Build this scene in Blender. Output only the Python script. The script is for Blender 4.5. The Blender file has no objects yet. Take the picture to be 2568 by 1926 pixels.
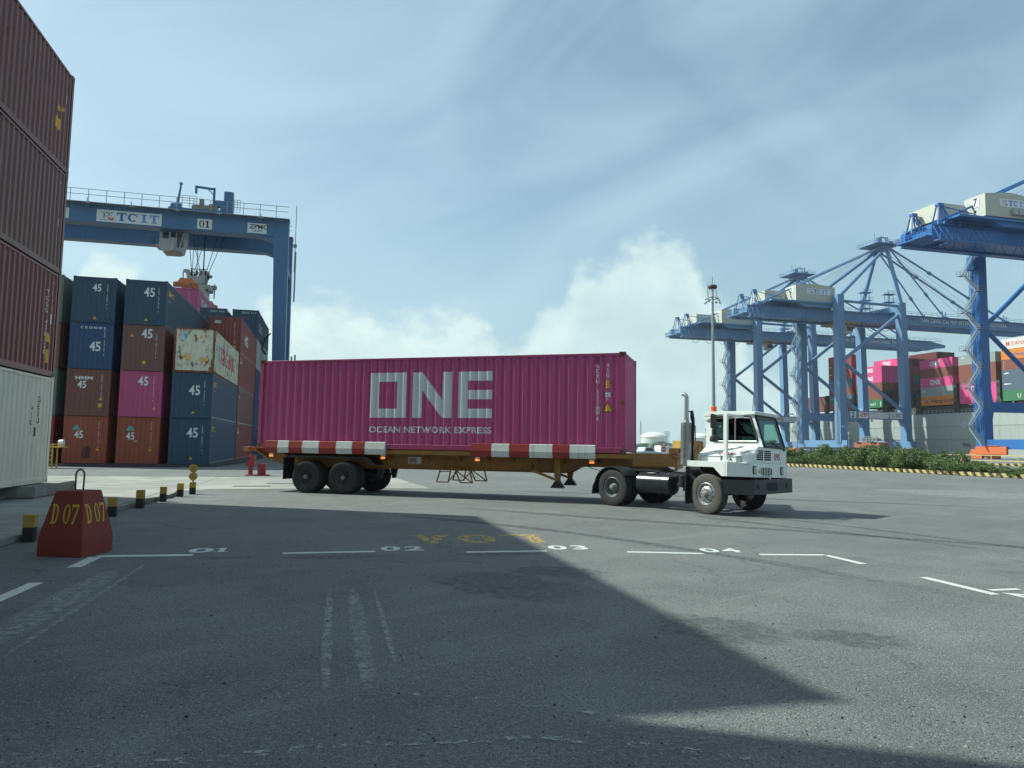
import bpy, bmesh, math, random
from mathutils import Vector, Matrix
C = bpy.context.scene
COL = C.collection
R = math.radians
PI = math.pi
HAZE = 0.00014
# ------------------------------------------------------------------ camera
cam_d = bpy.data.cameras.new("camera"); cam = bpy.data.objects.new("camera", cam_d); COL.objects.link(cam)
F_PX, TH, RO, CH, PH = 1797.712, 0.0846, 0.0150, 1.6469, 0.2445
cam_d.sensor_fit = 'HORIZONTAL'; cam_d.sensor_width = 36; cam_d.lens = F_PX / 2568 * 36
cam_d.clip_start = 0.05; cam_d.clip_end = 20000
_f = Vector((math.sin(PH) * math.cos(TH), math.cos(PH) * math.cos(TH), math.sin(TH)))
_r0 = Vector((math.cos(PH), -math.sin(PH), 0)); _u0 = _r0.cross(_f)
_r = _r0 * math.cos(RO) + _u0 * math.sin(RO); _u = _u0 * math.cos(RO) - _r0 * math.sin(RO)
cam.matrix_world = Matrix(((_r.x, _u.x, -_f.x, 0), (_r.y, _u.y, -_f.y, 0), (_r.z, _u.z, -_f.z, CH), (0, 0, 0, 1)))
C.camera = cam
# ------------------------------------------------------------------ exposure
C.view_settings.view_transform = 'Standard'; C.view_settings.look = 'None'
C.view_settings.exposure = 0.36; C.view_settings.gamma = 1
C.cycles.use_denoising = True
C.cycles.max_bounces = 6; C.cycles.volume_bounces = 0; C.cycles.transparent_max_bounces = 24
C.cycles.sample_clamp_indirect = 4
# ------------------------------------------------------------------ sun
EL, AZ = R(43.86), math.atan2(-10.937, 6.140)        # azimuth from +Y towards +X
sdir = Vector((math.sin(AZ) * math.cos(EL), math.cos(AZ) * math.cos(EL), math.sin(EL)))
sl = bpy.data.lights.new("sun", 'SUN'); sl.energy = 5.0; sl.angle = R(0.6); sl.color = (0.92, 1.0, 0.92)
so = bpy.data.objects.new("sun", sl); COL.objects.link(so)
so.rotation_euler = sdir.to_track_quat('Z', 'Y').to_euler(); so.location = (-60, 30, 80)
# ------------------------------------------------------------------ node helper
class N:
    def __init__(s, nt): s.nt = nt; nt.nodes.clear()
    def n(s, t, **k):
        x = s.nt.nodes.new('ShaderNode' + t)
        for a, b in k.items(): setattr(x, a, b)
        return x
    def put(s, sock, v):
        if isinstance(v, bpy.types.NodeSocket): s.nt.links.new(v, sock)
        elif v is not None:
            if hasattr(sock.default_value, '__len__') and isinstance(v, (tuple, list)) and len(v) == 3 and len(sock.default_value) == 4: v = (*v, 1)
            sock.default_value = v
    def m(s, op, a, b=None, c=None, clamp=False):
        x = s.n('Math', operation=op, use_clamp=clamp)
        s.put(x.inputs[0], a); s.put(x.inputs[1], b); s.put(x.inputs[2], c)
        return x.outputs[0]
    def vm(s, op, a, b=None, out=0):
        x = s.n('VectorMath', operation=op); s.put(x.inputs[0], a); s.put(x.inputs[1], b); return x.outputs[out]
    def mix(s, f, a, b, bt='MIX'):
        x = s.n('Mix', data_type='RGBA', blend_type=bt); s.put(x.inputs[0], f); s.put(x.inputs[6], a); s.put(x.inputs[7], b); return x.outputs[2]
    def noise(s, v, sc, det=4, rough=.55, dist=0.):
        x = s.n('TexNoise'); s.put(x.inputs['Vector'], v); x.inputs['Scale'].default_value = sc
        x.inputs['Detail'].default_value = det; x.inputs['Roughness'].default_value = rough; x.inputs['Distortion'].default_value = dist
        return x.outputs['Fac']
    def ss(s, v, a, b, lo=0., hi=1.):
        x = s.n('MapRange', interpolation_type='SMOOTHSTEP')
        s.put(x.inputs[0], v); s.put(x.inputs[1], a); s.put(x.inputs[2], b); s.put(x.inputs[3], lo); s.put(x.inputs[4], hi); return x.outputs[0]
    def sep(s, v):
        x = s.n('SeparateXYZ'); s.put(x.inputs[0], v); return x.outputs
    def comb(s, a, b, c):
        x = s.n('CombineXYZ'); s.put(x.inputs[0], a); s.put(x.inputs[1], b); s.put(x.inputs[2], c); return x.outputs[0]
    def ramp(s, f, pts, interp='LINEAR'):
        x = s.n('ValToRGB'); s.put(x.inputs[0], f); e = x.color_ramp; e.interpolation = interp
        while len(e.elements) < len(pts): e.elements.new(0.5)
        for q, (p, c) in zip(e.elements, pts):
            q.position = p; q.color = (*c, 1) if isinstance(c, tuple) else (c, c, c, 1)
        return x.outputs[0]
# ------------------------------------------------------------------ world: sky with high thin cloud and cumulus
W = bpy.data.worlds.new("World"); C.world = W; W.use_nodes = True
g = N(W.node_tree)
sky = g.n('TexSky', sky_type='NISHITA'); sky.sun_disc = False; sky.sun_elevation = EL; sky.sun_rotation = AZ
sky.air_density = 1.0; sky.dust_density = 1.6; sky.ozone_density = 1.6; sky.altitude = 10
tc = g.n('TexCoord').outputs['Generated']
d = g.vm('NORMALIZE', tc); X, Y, Z = g.sep(d)
az = g.m('MULTIPLY', g.m('ARCTAN2', X, Y), 180 / PI)      # degrees, 0 = +Y
el = g.m('MULTIPLY', g.m('ARCSINE', Z), 180 / PI)
# high thin veil, laid out on a plane high above
zz = g.m('MAXIMUM', g.m('ADD', Z, 0.10), 0.05)
pu = g.m('DIVIDE', X, zz); pv = g.m('DIVIDE', Y, zz)
rx = g.m('ADD', g.m('MULTIPLY', pu, .80), g.m('MULTIPLY', pv, .60))
ry = g.m('SUBTRACT', g.m('MULTIPLY', pv, .80), g.m('MULTIPLY', pu, .60))
veil = g.noise(g.comb(g.m('MULTIPLY', rx, .32), g.m('MULTIPLY', ry, 1.0), 3.0), .75, 6, .50, .5)
veil2 = g.noise(g.comb(g.m('MULTIPLY', rx, .9), g.m('MULTIPLY', ry, 1.3), 9.0), .45, 3, .45, .4)
vf = g.m('MULTIPLY', g.ss(g.m('ADD', g.m('MULTIPLY', veil, .65), g.m('MULTIPLY', veil2, .35)), .34, .68), .72)
# cumulus: cloud tops as a height over azimuth, broken by noise
hmap = g.ramp(g.m('DIVIDE', g.m('ADD', az, 40), 100), [(0.0, .16), (.16, .20), (.215, .46), (.235, .62), (.255, .60), (.285, .26), (.31, .24), (.35, .50), (.40, .53), (.44, .47), (.50, .49), (.54, .36), (.57, .50), (.60, .66), (.64, .72), (.675, .74), (.70, .58), (.74, .28), (.80, .14), (.90, .30), (1.0, .3)], 'EASE')
hh = g.m('MULTIPLY', hmap, 23.0)
cv = g.comb(g.m('MULTIPLY', az, .9), g.m('MULTIPLY', el, 1.3), 0)
n1 = g.noise(cv, .16, 8, .60, .2); n2 = g.noise(g.vm('ADD', cv, (31, 7, 2)), .55, 7, .62, .1)
edge = g.m('ADD', g.m('MULTIPLY', g.m('SUBTRACT', n1, .5), 7), g.m('MULTIPLY', g.m('SUBTRACT', n2, .5), 5))
dd = g.m('SUBTRACT', g.m('ADD', hh, edge), el)
ca = g.m('MULTIPLY', g.ss(dd, 0.0, 3.0), g.ss(az, 12., 22., 1.0, .82))
ca = g.m('MULTIPLY', ca, g.ss(el, -1, 6.0, .35, 1.0))
brt = g.ss(dd, .3, 6.5, 1.0, .62)
shn = g.noise(g.vm('ADD', cv, (3, -17, 5)), .33, 6, .6, .3)
brt = g.m('MULTIPLY', brt, g.ss(shn, .3, .7, .72, 1.06))
cumc = g.mix(brt, (5.3, 7.7, 8.5), (10.6, 12.9, 12.3))
skc = g.mix(1.0, sky.outputs[0], (1.72, 1.95, 1.76), 'MULTIPLY')
rr1 = g.m('ADD', g.m('MULTIPLY', az, .034), g.m('MULTIPLY', el, .010)); rr2 = g.m('SUBTRACT', g.m('MULTIPLY', el, .115), g.m('MULTIPLY', az, .030))
wisp = g.noise(g.comb(rr1, rr2, 1.7), .95, 7, .52, .9)
wf = g.m('MULTIPLY', g.ss(wisp, .28, .80), .42)
c1 = g.mix(wf, g.mix(vf, skc, (6.0, 8.7, 10.4)), (8.4, 11.2, 12.5))
hz = g.ss(el, -2, 20, .80, 0.0)
c2 = g.mix(hz, c1, (5.6, 8.3, 9.2))
c3 = g.mix(ca, c2, cumc)
bg = g.n('Background'); g.put(bg.inputs[0], c3); bg.inputs[1].default_value = 0.0610
out = g.n('OutputWorld'); g.nt.links.new(bg.outputs[0], out.inputs[0])
# ------------------------------------------------------------------ materials
def newmat(name):
    m = bpy.data.materials.new(name); m.use_nodes = True; return m, N(m.node_tree)
def finish(g, col, rough, metal=0., bump=None, bdist=.01, bstr=.4, **k):
    b = g.n('BsdfPrincipled'); g.put(b.inputs['Base Color'], col); g.put(b.inputs['Roughness'], rough); g.put(b.inputs['Metallic'], metal)
    for a, v in k.items(): g.put(b.inputs[a.replace('_', ' ')], v)
    if bump is not None:
        x = g.n('Bump'); g.put(x.inputs['Height'], bump); x.inputs['Distance'].default_value = bdist; x.inputs['Strength'].default_value = bstr
        g.nt.links.new(x.outputs[0], b.inputs['Normal'])
    o = g.n('OutputMaterial'); g.nt.links.new(b.outputs[0], o.inputs[0]); return b
_mats = {}
def paint(name, col, rough=.5, var=.22, dirt=.25, rust=0., metal=0., corr=0, sc=1., spec=None, dent=0.):
    if name in _mats: return _mats[name]
    m, g = newmat(name)
    oc = g.n('TexCoord').outputs['Object']; rnd = g.n('ObjectInfo').outputs['Random']
    v = g.vm('ADD', oc, g.comb(g.m('MULTIPLY', rnd, 37.), g.m('MULTIPLY', rnd, 71.), g.m('MULTIPLY', rnd, 13.)))
    a = g.noise(v, 1.1 * sc, 6, .6, .4)
    x, y, z = g.sep(v)
    st = g.noise(g.comb(g.m('MULTIPLY', x, 9. * sc), g.m('MULTIPLY', y, 9. * sc), g.m('MULTIPLY', z, .7 * sc)), 1., 5, .6)
    fine = g.noise(v, 28. * sc, 3, .6)
    f = g.m('ADD', g.m('MULTIPLY', a, var), g.m('MULTIPLY', fine, var * .35))
    c = g.mix(g.m('MULTIPLY', f, 1.6, clamp=True), tuple(q * 1.12 for q in col), tuple(q * .55 + .012 for q in col))
    c = g.mix(g.m('MULTIPLY', g.ss(st, .52, .78), dirt), c, (.055, .05, .045))
    rr = rough
    if rust > 0:
        rn = g.noise(g.vm('MULTIPLY', v, (1, 1, .55)), 2.6 * sc, 9, .68, .3)
        rf = g.ss(rn, 1 - rust, 1 - rust + .05)
        rc = g.mix(fine, (.05, .018, .009), (.20, .07, .02))
        c = g.mix(rf, c, rc); rr = g.m('ADD', rough, g.m('MULTIPLY', rf, .35))
        halo = g.ss(rn, 1 - rust - .09, 1 - rust)
        c = g.mix(g.m('MULTIPLY', halo, .2), c, (.22, .10, .035))
    bump = g.m('ADD', g.m('MULTIPLY', fine, .3), g.m('MULTIPLY', g.noise(v, 2.2, 2, .5, 1.2), dent))
    if corr:
        w = g.m('PINGPONG', g.m('MULTIPLY', g.m('ADD', g.sep(oc)[0], g.sep(oc)[1]), 1.), .139)
        bump = g.m('ADD', bump, g.ss(w, .035, .10)); 
        finish(g, c, rr, metal, bump, .036, .9)
    else: finish(g, c, rr, metal, bump, .004, .3)
    _mats[name] = m; return m
def flat(name, col, rough=.6, metal=0., **k):
    if name in _mats: return _mats[name]
    m, g = newmat(name)
    oc = g.n('TexCoord').outputs['Object']; a = g.noise(oc, 14, 5, .6)
    c = g.mix(g.m('MULTIPLY', a, .45), tuple(q * 1.1 for q in col), tuple(q * .62 for q in col))
    finish(g, c, rough, metal, **k); _mats[name] = m; return m
def lettering(name, col, wear=.3, soft=.05, fall=0):
    """worn painted lettering: bare patches show what lies below"""
    if name in _mats: return _mats[name]
    m, g = newmat(name)
    gp = g.n('NewGeometry').outputs['Position']
    a = g.noise(gp, 9., 8, .7, .2); b2 = g.noise(gp, 60., 3, .7)
    al = g.ss(g.m('ADD', g.m('MULTIPLY', a, .7), g.m('MULTIPLY', b2, .3)), wear - soft, wear + soft)
    if fall:
        gx, gy, gz = g.sep(g.n('TexCoord').outputs['Generated'])
        r2 = g.m('ADD', g.m('POWER', g.m('MULTIPLY', g.m('SUBTRACT', gx, .5), 2.), 2.), g.m('POWER', g.m('MULTIPLY', g.m('SUBTRACT', gy, .5), 2.), 2. if fall < 2 else 6.))
        al = g.m('MULTIPLY', al, g.m('MULTIPLY', g.ss(r2, 1.05, .1), .8))
    c = g.mix(g.m('MULTIPLY', a, .5), col, tuple(q * .6 for q in col))
    b = finish(g, c, .6, 0.)
    g.put(b.inputs['Alpha'], al)
    _mats[name] = m; return m
# ------------------------------------------------------------------ mesh building
class MB:
    def __init__(s): s.v = []; s.f = []; s.mi = []; s.k = 0
    def add(s, vs, fs):
        o = len(s.v); s.v += [tuple(q) for q in vs]
        for f in fs: s.f.append(tuple(i + o for i in f)); s.mi.append(s.k)
        return s
    def box(s, a, b, M=None):
        x0, y0, z0 = a; x1, y1, z1 = b
        vs = [Vector(q) for q in ((x0, y0, z0), (x1, y0, z0), (x1, y1, z0), (x0, y1, z0), (x0, y0, z1), (x1, y0, z1), (x1, y1, z1), (x0, y1, z1))]
        if M: vs = [M @ q for q in vs]
        return s.add(vs, [(0, 3, 2, 1), (4, 5, 6, 7), (0, 1, 5, 4), (1, 2, 6, 5), (2, 3, 7, 6), (3, 0, 4, 7)])
    def cb(s, c, d, M=None):
        return s.box([c[i] - d[i] / 2 for i in range(3)], [c[i] + d[i] / 2 for i in range(3)], M)
    def prism(s, poly, a, b, axis='y', M=None):
        """poly: 2-D points; extruded from a to b along axis"""
        n = len(poly)
        def P(p, t):
            q = {'y': (p[0], t, p[1]), 'x': (t, p[0], p[1]), 'z': (p[0], p[1], t)}[axis]; q = Vector(q); return M @ q if M else q
        vs = [P(p, a) for p in poly] + [P(p, b) for p in poly]
        return s.add(vs, [tuple(range(n)), tuple(range(2 * n - 1, n - 1, -1))] + [(i, i + n, (i + 1) % n + n, (i + 1) % n) for i in range(n)])
    def bar(s, p, q, w, h=None, up=(0, 0, 1)):
        """box beam from p to q"""
        p = Vector(p); q = Vector(q); h = h or w; t = (q - p).normalized(); u = Vector(up)
        if abs(t.dot(u)) > .98: u = Vector((0, 1, 0))
        a = t.cross(u).normalized() * w / 2; b = a.cross(t).normalized() * h / 2
        vs = [p - a - b, p + a - b, p + a + b, p - a + b, q - a - b, q + a - b, q + a + b, q - a + b]
        return s.add(vs, [(0, 3, 2, 1), (4, 5, 6, 7), (0, 1, 5, 4), (1, 2, 6, 5), (2, 3, 7, 6), (3, 0, 4, 7)])
    def tube(s, pts, r, n=8, cap=True):
        pts = [Vector(p) for p in pts]; rs = r if isinstance(r, (list, tuple)) else [r] * len(pts)
        o = []; 
        for i, p in enumerate(pts):
            t = (pts[min(i + 1, len(pts) - 1)] - pts[max(i - 1, 0)]).normalized()
            if i == 0:
                u = Vector((0, 0, 1)) if abs(t.z) < .9 else Vector((0, 1, 0)); a = t.cross(u).normalized()
            else: a = (a - t * a.dot(t)).normalized()
            b = t.cross(a)
            o += [p + (a * math.cos(2 * PI * k / n) + b * math.sin(2 * PI * k / n)) * rs[i] for k in range(n)]
        fs = [(i * n + k, i * n + (k + 1) % n, (i + 1) * n + (k + 1) % n, (i + 1) * n + k) for i in range(len(pts) - 1) for k in range(n)]
        if cap: fs += [tuple(range(n - 1, -1, -1)), tuple((len(pts) - 1) * n + k for k in range(n))]
        return s.add(o, fs)
    def lathe(s, prof, n=28, M=None, axis='z', closed=False):
        """prof: (radius, height)"""
        vs = []
        for r, h in prof:
            for k in range(n):
                c, q = math.cos(2 * PI * k / n) * r, math.sin(2 * PI * k / n) * r
                p = Vector({'z': (c, q, h), 'y': (c, h, q), 'x': (h, c, q)}[axis]); vs.append(M @ p if M else p)
        L = len(prof); fs = []
        for i in range(L if closed else L - 1):
            j = (i + 1) % L
            fs += [(i * n + k, i * n + (k + 1) % n, j * n + (k + 1) % n, j * n + k) for k in range(n)]
        return s.add(vs, fs)
    def mesh(s, name, smooth=False, bevel=0., fix=True):
        me = bpy.data.meshes.new(name); me.from_pydata(s.v, [], s.f)
        for p, i in zip(me.polygons, s.mi): p.material_index = i
        if fix or bevel:
            bm = bmesh.new(); bm.from_mesh(me)
            if fix: bmesh.ops.recalc_face_normals(bm, faces=bm.faces)
            if bevel: bmesh.ops.bevel(bm, geom=bm.edges[:], offset=bevel, segments=1 if bevel < .012 else 2, affect='EDGES', clamp_overlap=True)
            bm.to_mesh(me); bm.free()
        if smooth:
            for p in me.polygons: p.use_smooth = True
            me.set_sharp_from_angle(angle=R(38))
        me.update(); return me
def tag(o, label=None, cat=None, group=None, kind=None):
    if label: o['label'] = label
    if cat: o['category'] = cat
    if group: o['group'] = group
    if kind: o['kind'] = kind
    return o
def link(name, me, parent=None, mats=None, loc=None):
    o = bpy.data.objects.new(name, me); COL.objects.link(o)
    if parent is not None: o.parent = parent
    if mats is not None:
        ms = mats if isinstance(mats, (list, tuple)) else [mats]
        if len(me.materials) == 0:
            for q in ms: me.materials.append(q)
        for i, q in enumerate(ms):
            if me.materials[i] != q: o.material_slots[i].link = 'OBJECT'; o.material_slots[i].material = q
    if loc: o.location = loc
    return o
def obj(name, mb, mats, parent=None, smooth=False, bevel=0., fix=True):
    return link(name, mb.mesh(name, smooth, bevel, fix), parent, mats)
def empty(name, loc=(0, 0, 0), rz=0., label=None, cat=None, group=None):
    o = bpy.data.objects.new(name, None); COL.objects.link(o); o.location = loc; o.rotation_euler = (0, 0, rz); o.empty_display_size = .2
    return tag(o, label, cat, group)
def structure(name, mb, mats, **k): return tag(obj(name, mb, mats, **k), kind='structure')
# ------------------------------------------------------------------ lettering shapes (2-D polygons)
_tc = {}
def text2d(s, h=1., bold=0., sx=1., sp=1.):
    """flat letters: cap height h, origin at left end of the baseline"""
    bold = min(bold, .028); key = (s, bold, sp)
    if key not in _tc:
        cu = bpy.data.curves.new('t', 'FONT'); cu.body = s; cu.size = 1.; cu.offset = bold; cu.resolution_u = 3; cu.space_character = sp
        cu.fill_mode = 'BOTH'
        o = bpy.data.objects.new('t', cu); COL.objects.link(o)
        dg = bpy.context.evaluated_depsgraph_get(); me = bpy.data.meshes.new_from_object(o.evaluated_get(dg))
        vs = [(v.co.x, v.co.y) for v in me.vertices]; fs = [tuple(p.vertices) for p in me.polygons]
        bpy.data.objects.remove(o); bpy.data.curves.remove(cu); bpy.data.meshes.remove(me)
        x0 = min(v[0] for v in vs) if vs else 0; y0 = min(v[1] for v in vs); y1 = max(v[1] for v in vs)
        _tc[key] = ([(v[0] - x0, v[1]) for v in vs], fs)
    vs, fs = _tc[key]; k = h / .69
    return [(x * k * sx, y * k) for x, y in vs], fs
def merge2(parts):
    V, Fs = [], []
    for (vs, fs), dx, dy in parts:
        o = len(V); V += [(x + dx, y + dy) for x, y in vs]; Fs += [tuple(i + o for i in f) for f in fs]
    return V, Fs
def width2(t): return max(v[0] for v in t[0]) - min(v[0] for v in t[0])
def boxes2(bs):
    V, Fs = [], []
    for x0, y0, x1, y1 in bs:
        o = len(V); V += [(x0, y0), (x1, y0), (x1, y1), (x0, y1)]; Fs.append((o, o + 1, o + 2, o + 3))
    return V, Fs
def poly2(ps): return list(ps), [tuple(range(len(ps)))]
def ring2(cx, cy, rx, ry, tx, ty, a0=0., a1=360., n=28):
    V, Fs = [], []
    for i in range(n + 1):
        a = R(a0 + (a1 - a0) * i / n); V += [(cx + rx * math.cos(a), cy + ry * math.sin(a)), (cx + (rx - tx) * math.cos(a), cy + (ry - ty) * math.sin(a))]
    for i in range(n): Fs.append((2 * i, 2 * i + 2, 2 * i + 3, 2 * i + 1))
    return V, Fs
def slab(ch, w=.8):
    """bold slab-serif capitals and figures, cap height 1, width w"""
    if ch == 'T': return merge2([(boxes2([(0, .84, w, 1), (0, .62, .10, .84), (w - .10, .62, w, .84), (w / 2 - .13, .13, w / 2 + .13, .84), (w / 2 - .25, 0, w / 2 + .25, .13)]), 0, 0)])
    if ch == 'I': return boxes2([(w / 2 - .13, .13, w / 2 + .13, .87), (w / 2 - .28, 0, w / 2 + .28, .13), (w / 2 - .28, .87, w / 2 + .28, 1)])
    if ch == 'C': return merge2([(ring2(w / 2, .5, w / 2, .5, .25, .14, 42, 318), 0, 0), (boxes2([(w - .1, .6, w, .96)]), 0, 0)])
    if ch == 'D': return merge2([(boxes2([(0, 0, .42, .10), (0, .90, .42, 1), (.10, .10, .30, .90)]), 0, 0), (ring2(.38, .5, w - .38, .5, .20, .10, -90, 90, 16), 0, 0)])
    if ch == '0': return ring2(w / 2, .5, w / 2, .5, .19, .07)
    if ch == '7': return merge2([(boxes2([(0, .86, w, 1), (0, .68, .08, .86)]), 0, 0), (poly2([(w, .86), (w - .18, .86), (.16, 0), (.40, 0)]), 0, 0)])
    if ch == '1': return boxes2([(w / 2 - .12, .11, w / 2 + .12, 1), (w / 2 - .30, 0, w / 2 + .30, .11), (w / 2 - .30, .80, w / 2 - .12, .90)])
def slabtext(s, w=.8, gap=.12, wid=None):
    ps, x = [], 0
    for c in s:
        if c != ' ': ps.append((slab(c, w), x, 0))
        x += (w + gap) if c != ' ' else w * .6
    return merge2(ps)
def scale2(t, sx, sy): return [(x * sx, y * sy) for x, y in t[0]], t[1]
def harbour_logo():
    """the small gantry crane and ship sign mark"""
    blue = merge2([(boxes2([(.02, .93, 1.0, .98), (.12, .80, .92, .86), (.28, .2, .36, .80), (.62, .5, .70, .80), (.36, .45, .62, .53), (.0, .0, .95, .06), (.50, .86, .56, .97)]), 0, 0)])
    red = merge2([(ring2(.82, .28, .22, .24, .2, .2, 150, 390, 14), 0, 0), (boxes2([(.78, .5, .86, .62)]), 0, 0)])
    return blue, red
def one_logo():
    H = 1.0; t = .2
    O = boxes2([(0, 0, t, 1), (.80 - t, 0, .80, 1), (t, 0, .80 - t, t), (t, 1 - t, .80 - t, 1)])
    Nn = merge2([(boxes2([(.94, 0, .94 + t, 1), (1.57, 0, 1.57 + t, 1)]), 0, 0), (poly2([(.94 + t, 1), (.94 + t, .60), (1.57, 0), (1.57, .40)]), 0, 0)])
    E = boxes2([(1.90, 0, 1.90 + t, 1), (1.90 + t, 0, 2.6, t), (1.90 + t, 1 - t, 2.6, 1), (1.90 + t, .40, 2.6, .60)])
    return merge2([(O, 0, 0), (Nn, 0, 0), (E, 0, 0)])
def tri2(s=1.): return poly2([(0, 0), (s, 0), (s * .56, s * .88), (s * .44, s * .88)])
# ------------------------------------------------------------------ corrugation
PER = .278
def corr(u, dep=.036):
    t = (u % PER)
    if t < .072: return 0.
    if t < .140: return -dep * (t - .072) / .068
    if t < .210: return -dep
    return -dep * (.278 - t) / .068
def folds(u0, u1):
    r = []; k = math.floor(u0 / PER) - 1
    while k * PER < u1:
        for o in (0, .072, .140, .210):
            q = k * PER + o
            if u0 + 1e-4 < q < u1 - 1e-4: r.append(q)
        k += 1
    return sorted(r)
def onface(t, M, u, v, depth=.003, corrd=.036, name='lettering', sx=1., sy=None, rot=0., per=True):
    """flat shapes t laid on a (corrugated) face; M maps (u, v, out) to local space"""
    sy = sy or sx; me = bpy.data.meshes.new(name)
    c, s_ = math.cos(rot), math.sin(rot)
    pts = [(u + (x * sx * c - y * sy * s_), v + (x * sx * s_ + y * sy * c)) for x, y in t[0]]
    bm = bmesh.new(); vs = [bm.verts.new((x, y, 0)) for x, y in pts]
    for f in t[1]:
        try: bm.faces.new([vs[i] for i in f])
        except ValueError: pass
    if corrd:
        x0 = min(p[0] for p in pts); x1 = max(p[0] for p in pts)
        for q in folds(x0, x1):
            bmesh.ops.bisect_plane(bm, geom=bm.verts[:] + bm.edges[:] + bm.faces[:], dist=1e-6, plane_co=(q, 0, 0), plane_no=(1, 0, 0))
        for w in bm.verts: w.co.z = corr(w.co.x, corrd) + depth
    else:
        for w in bm.verts: w.co.z = depth
    bm.transform(M); bm.normal_update(); bm.to_mesh(me); bm.free(); return me
# ================================================================== CONTAINERS
CW = 2.438; HC = 2.896
black = flat('black_steel', (.012, .013, .014), .55); darkhole = flat('dark_recess', (.006, .006, .007), .8)
white_p = paint('white_letter_paint', (.62, .64, .62), .6, .15, .2); yellow_p = paint('yellow_letter_paint', (.62, .36, .02), .6, .2, .2)
wornwhite = lettering('worn_white_lettering', (.62, .65, .62), .36); blackletter = flat('black_lettering', (.012, .012, .014), .6)
def Mface(face, L, H=HC, w=CW, inset=.014):
    """(u, v, out) -> container space; u runs to the viewer's right, v up"""
    if face == 'S-': return Matrix(((1, 0, 0, 0), (0, 0, -1, -w / 2 + inset), (0, 1, 0, 0), (0, 0, 0, 1)))
    if face == 'S+': return Matrix(((-1, 0, 0, 0), (0, 0, 1, w / 2 - inset), (0, 1, 0, 0), (0, 0, 0, 1)))
    if face == 'E-': return Matrix(((0, 0, -1, -L / 2 + inset), (-1, 0, 0, 0), (0, 1, 0, 0), (0, 0, 0, 1)))
    if face == 'E+': return Matrix(((0, 0, 1, L / 2 - inset), (1, 0, 0, 0), (0, 1, 0, 0), (0, 0, 0, 1)))
_cm = {}
def corr_panel(face, L, H, half):
    M = Mface(face, L, H); us = [-half] + folds(-half, half) + [half]; mb = MB()
    z0, z1 = .155, H - .10
    V = []; 
    for u in us: V += [M @ Vector((u, z0, corr(u))), M @ Vector((u, z1, corr(u)))]
    F = [(2 * i, 2 * i + 2, 2 * i + 3, 2 * i + 1) for i in range(len(us) - 1)]
    mb.add(V, F)
    # the ledge plates at the foot and head of the corrugation close it against the rails
    for zz in (z0, z1):
        V = []; 
        for u in us: V += [M @ Vector((u, zz, corr(u))), M @ Vector((u, zz, -.045))]
        mb.add(V, F)
    return mb
def container_meshes(L, H, doors=False):
    k = (L, H)
    if k in _cm: return _cm[k]
    l, w = L / 2, CW / 2; d = {}
    f = MB(); p = .13
    for sx in (-1, 1):
        for sy in (-1, 1):
            f.box((sx * l - (p if sx > 0 else 0), sy * w - (p if sy > 0 else 0), .12), (sx * l + (0 if sx > 0 else p), sy * w + (0 if sy > 0 else p), H - .12))
    for sy in (-1, 1):
        y = sy * (w - .006); a, b = (y - .06, y) if sy > 0 else (y, y + .06)
        f.box((-l + p, a, .004), (l - p, b, .155)); f.box((-l + p, a, H - .10), (l - p, b, H - .03))
    for sx in (-1, 1):
        x = sx * (l - .006); a, b = (x - .08, x) if sx > 0 else (x, x + .08)
        f.box((a, -w + p, .02), (b, w - p, .155)); f.box((a, -w + p, H - .11), (b, w - p, H - .02))
    for i in range(7): f.box((-l + .9 + i * (L - 1.8) / 6 - .03, -w + .08, .04), (-l + .9 + i * (L - 1.8) / 6 + .03, w - .08, .13))
    d['frame'] = f.mesh('frame', bevel=.006)
    for fc in ('S-', 'S+'): d[fc] = corr_panel(fc, L, H, l - p).mesh('side_panel', fix=False)
    for fc in ('E-', 'E+'): d[fc] = corr_panel(fc, L, H, w - p).mesh('end_panel', fix=False)
    r = MB(); n = 0; x = -l + p; V = []
    while x < l - p - .2:
        r.box((x, -w + .066, H - .075), (x + .12, w - .066, H - .045)); x += .209
    r.box((-l + .08, -w + .066, H - .085), (l - .08, w - .066, H - .076)); d['roof'] = r.mesh('roof')
    c = MB(); c.box((-.089, -.081, 0), (.089, .081, .122)); c.k = 1
    for s in (-1, 1):
        c.prism([(-.03 + .03 * math.cos(q * PI / 4), .06 + .028 * math.sin(q * PI / 4)) for q in range(8)], s * .0815, s * .0835, 'y', Matrix.Translation((.02 * 0 + .03, 0, 0)))
        c.prism([(.03 * math.cos(q * PI / 4), .06 + .028 * math.sin(q * PI / 4)) for q in range(8)], s * .0895, s * .0915, 'x')
    d['casting'] = c.mesh('corner_casting'); _cm[k] = d; return d
def container(name, label, group, mat, loc, rz, L=12.192, H=HC, castmat=None, framemat=None, marks=()):
    t = empty(name, loc, rz, label, 'container', group); d = container_meshes(L, H)
    fm = framemat or mat; cm = castmat or fm
    link('frame', d['frame'], t, fm)
    for fc in ('S-', 'S+'): link('side_panel', d[fc], t, mat)
    for fc in ('E-', 'E+'): link('end_panel', d[fc], t, mat)
    link('roof', d['roof'], t, mat)
    for sx in (-1, 1):
        for sy in (-1, 1):
            for z in (0, H - .122): link('corner_casting', d['casting'], t, [cm, darkhole], (sx * (L / 2 - .087), sy * (CW / 2 - .079), z))
    for face, sh, m, u, v, sx, sy, nm in marks:
        link(nm, onface(sh, Mface(face, L, H), u, v, sx=sx, sy=sy, name=nm), t, m)
    return t
def vtext(s, h=.13, step=None):
    """characters stacked downward, top of the first at v = 0"""
    st = step or h * 1.25; ps = []
    for i, c in enumerate(s):
        if c != ' ':
            q = text2d(c, h, .008, .8); ps.append((q, -width2(q) / 2, -(i + 1) * st))
    return merge2(ps)
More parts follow.
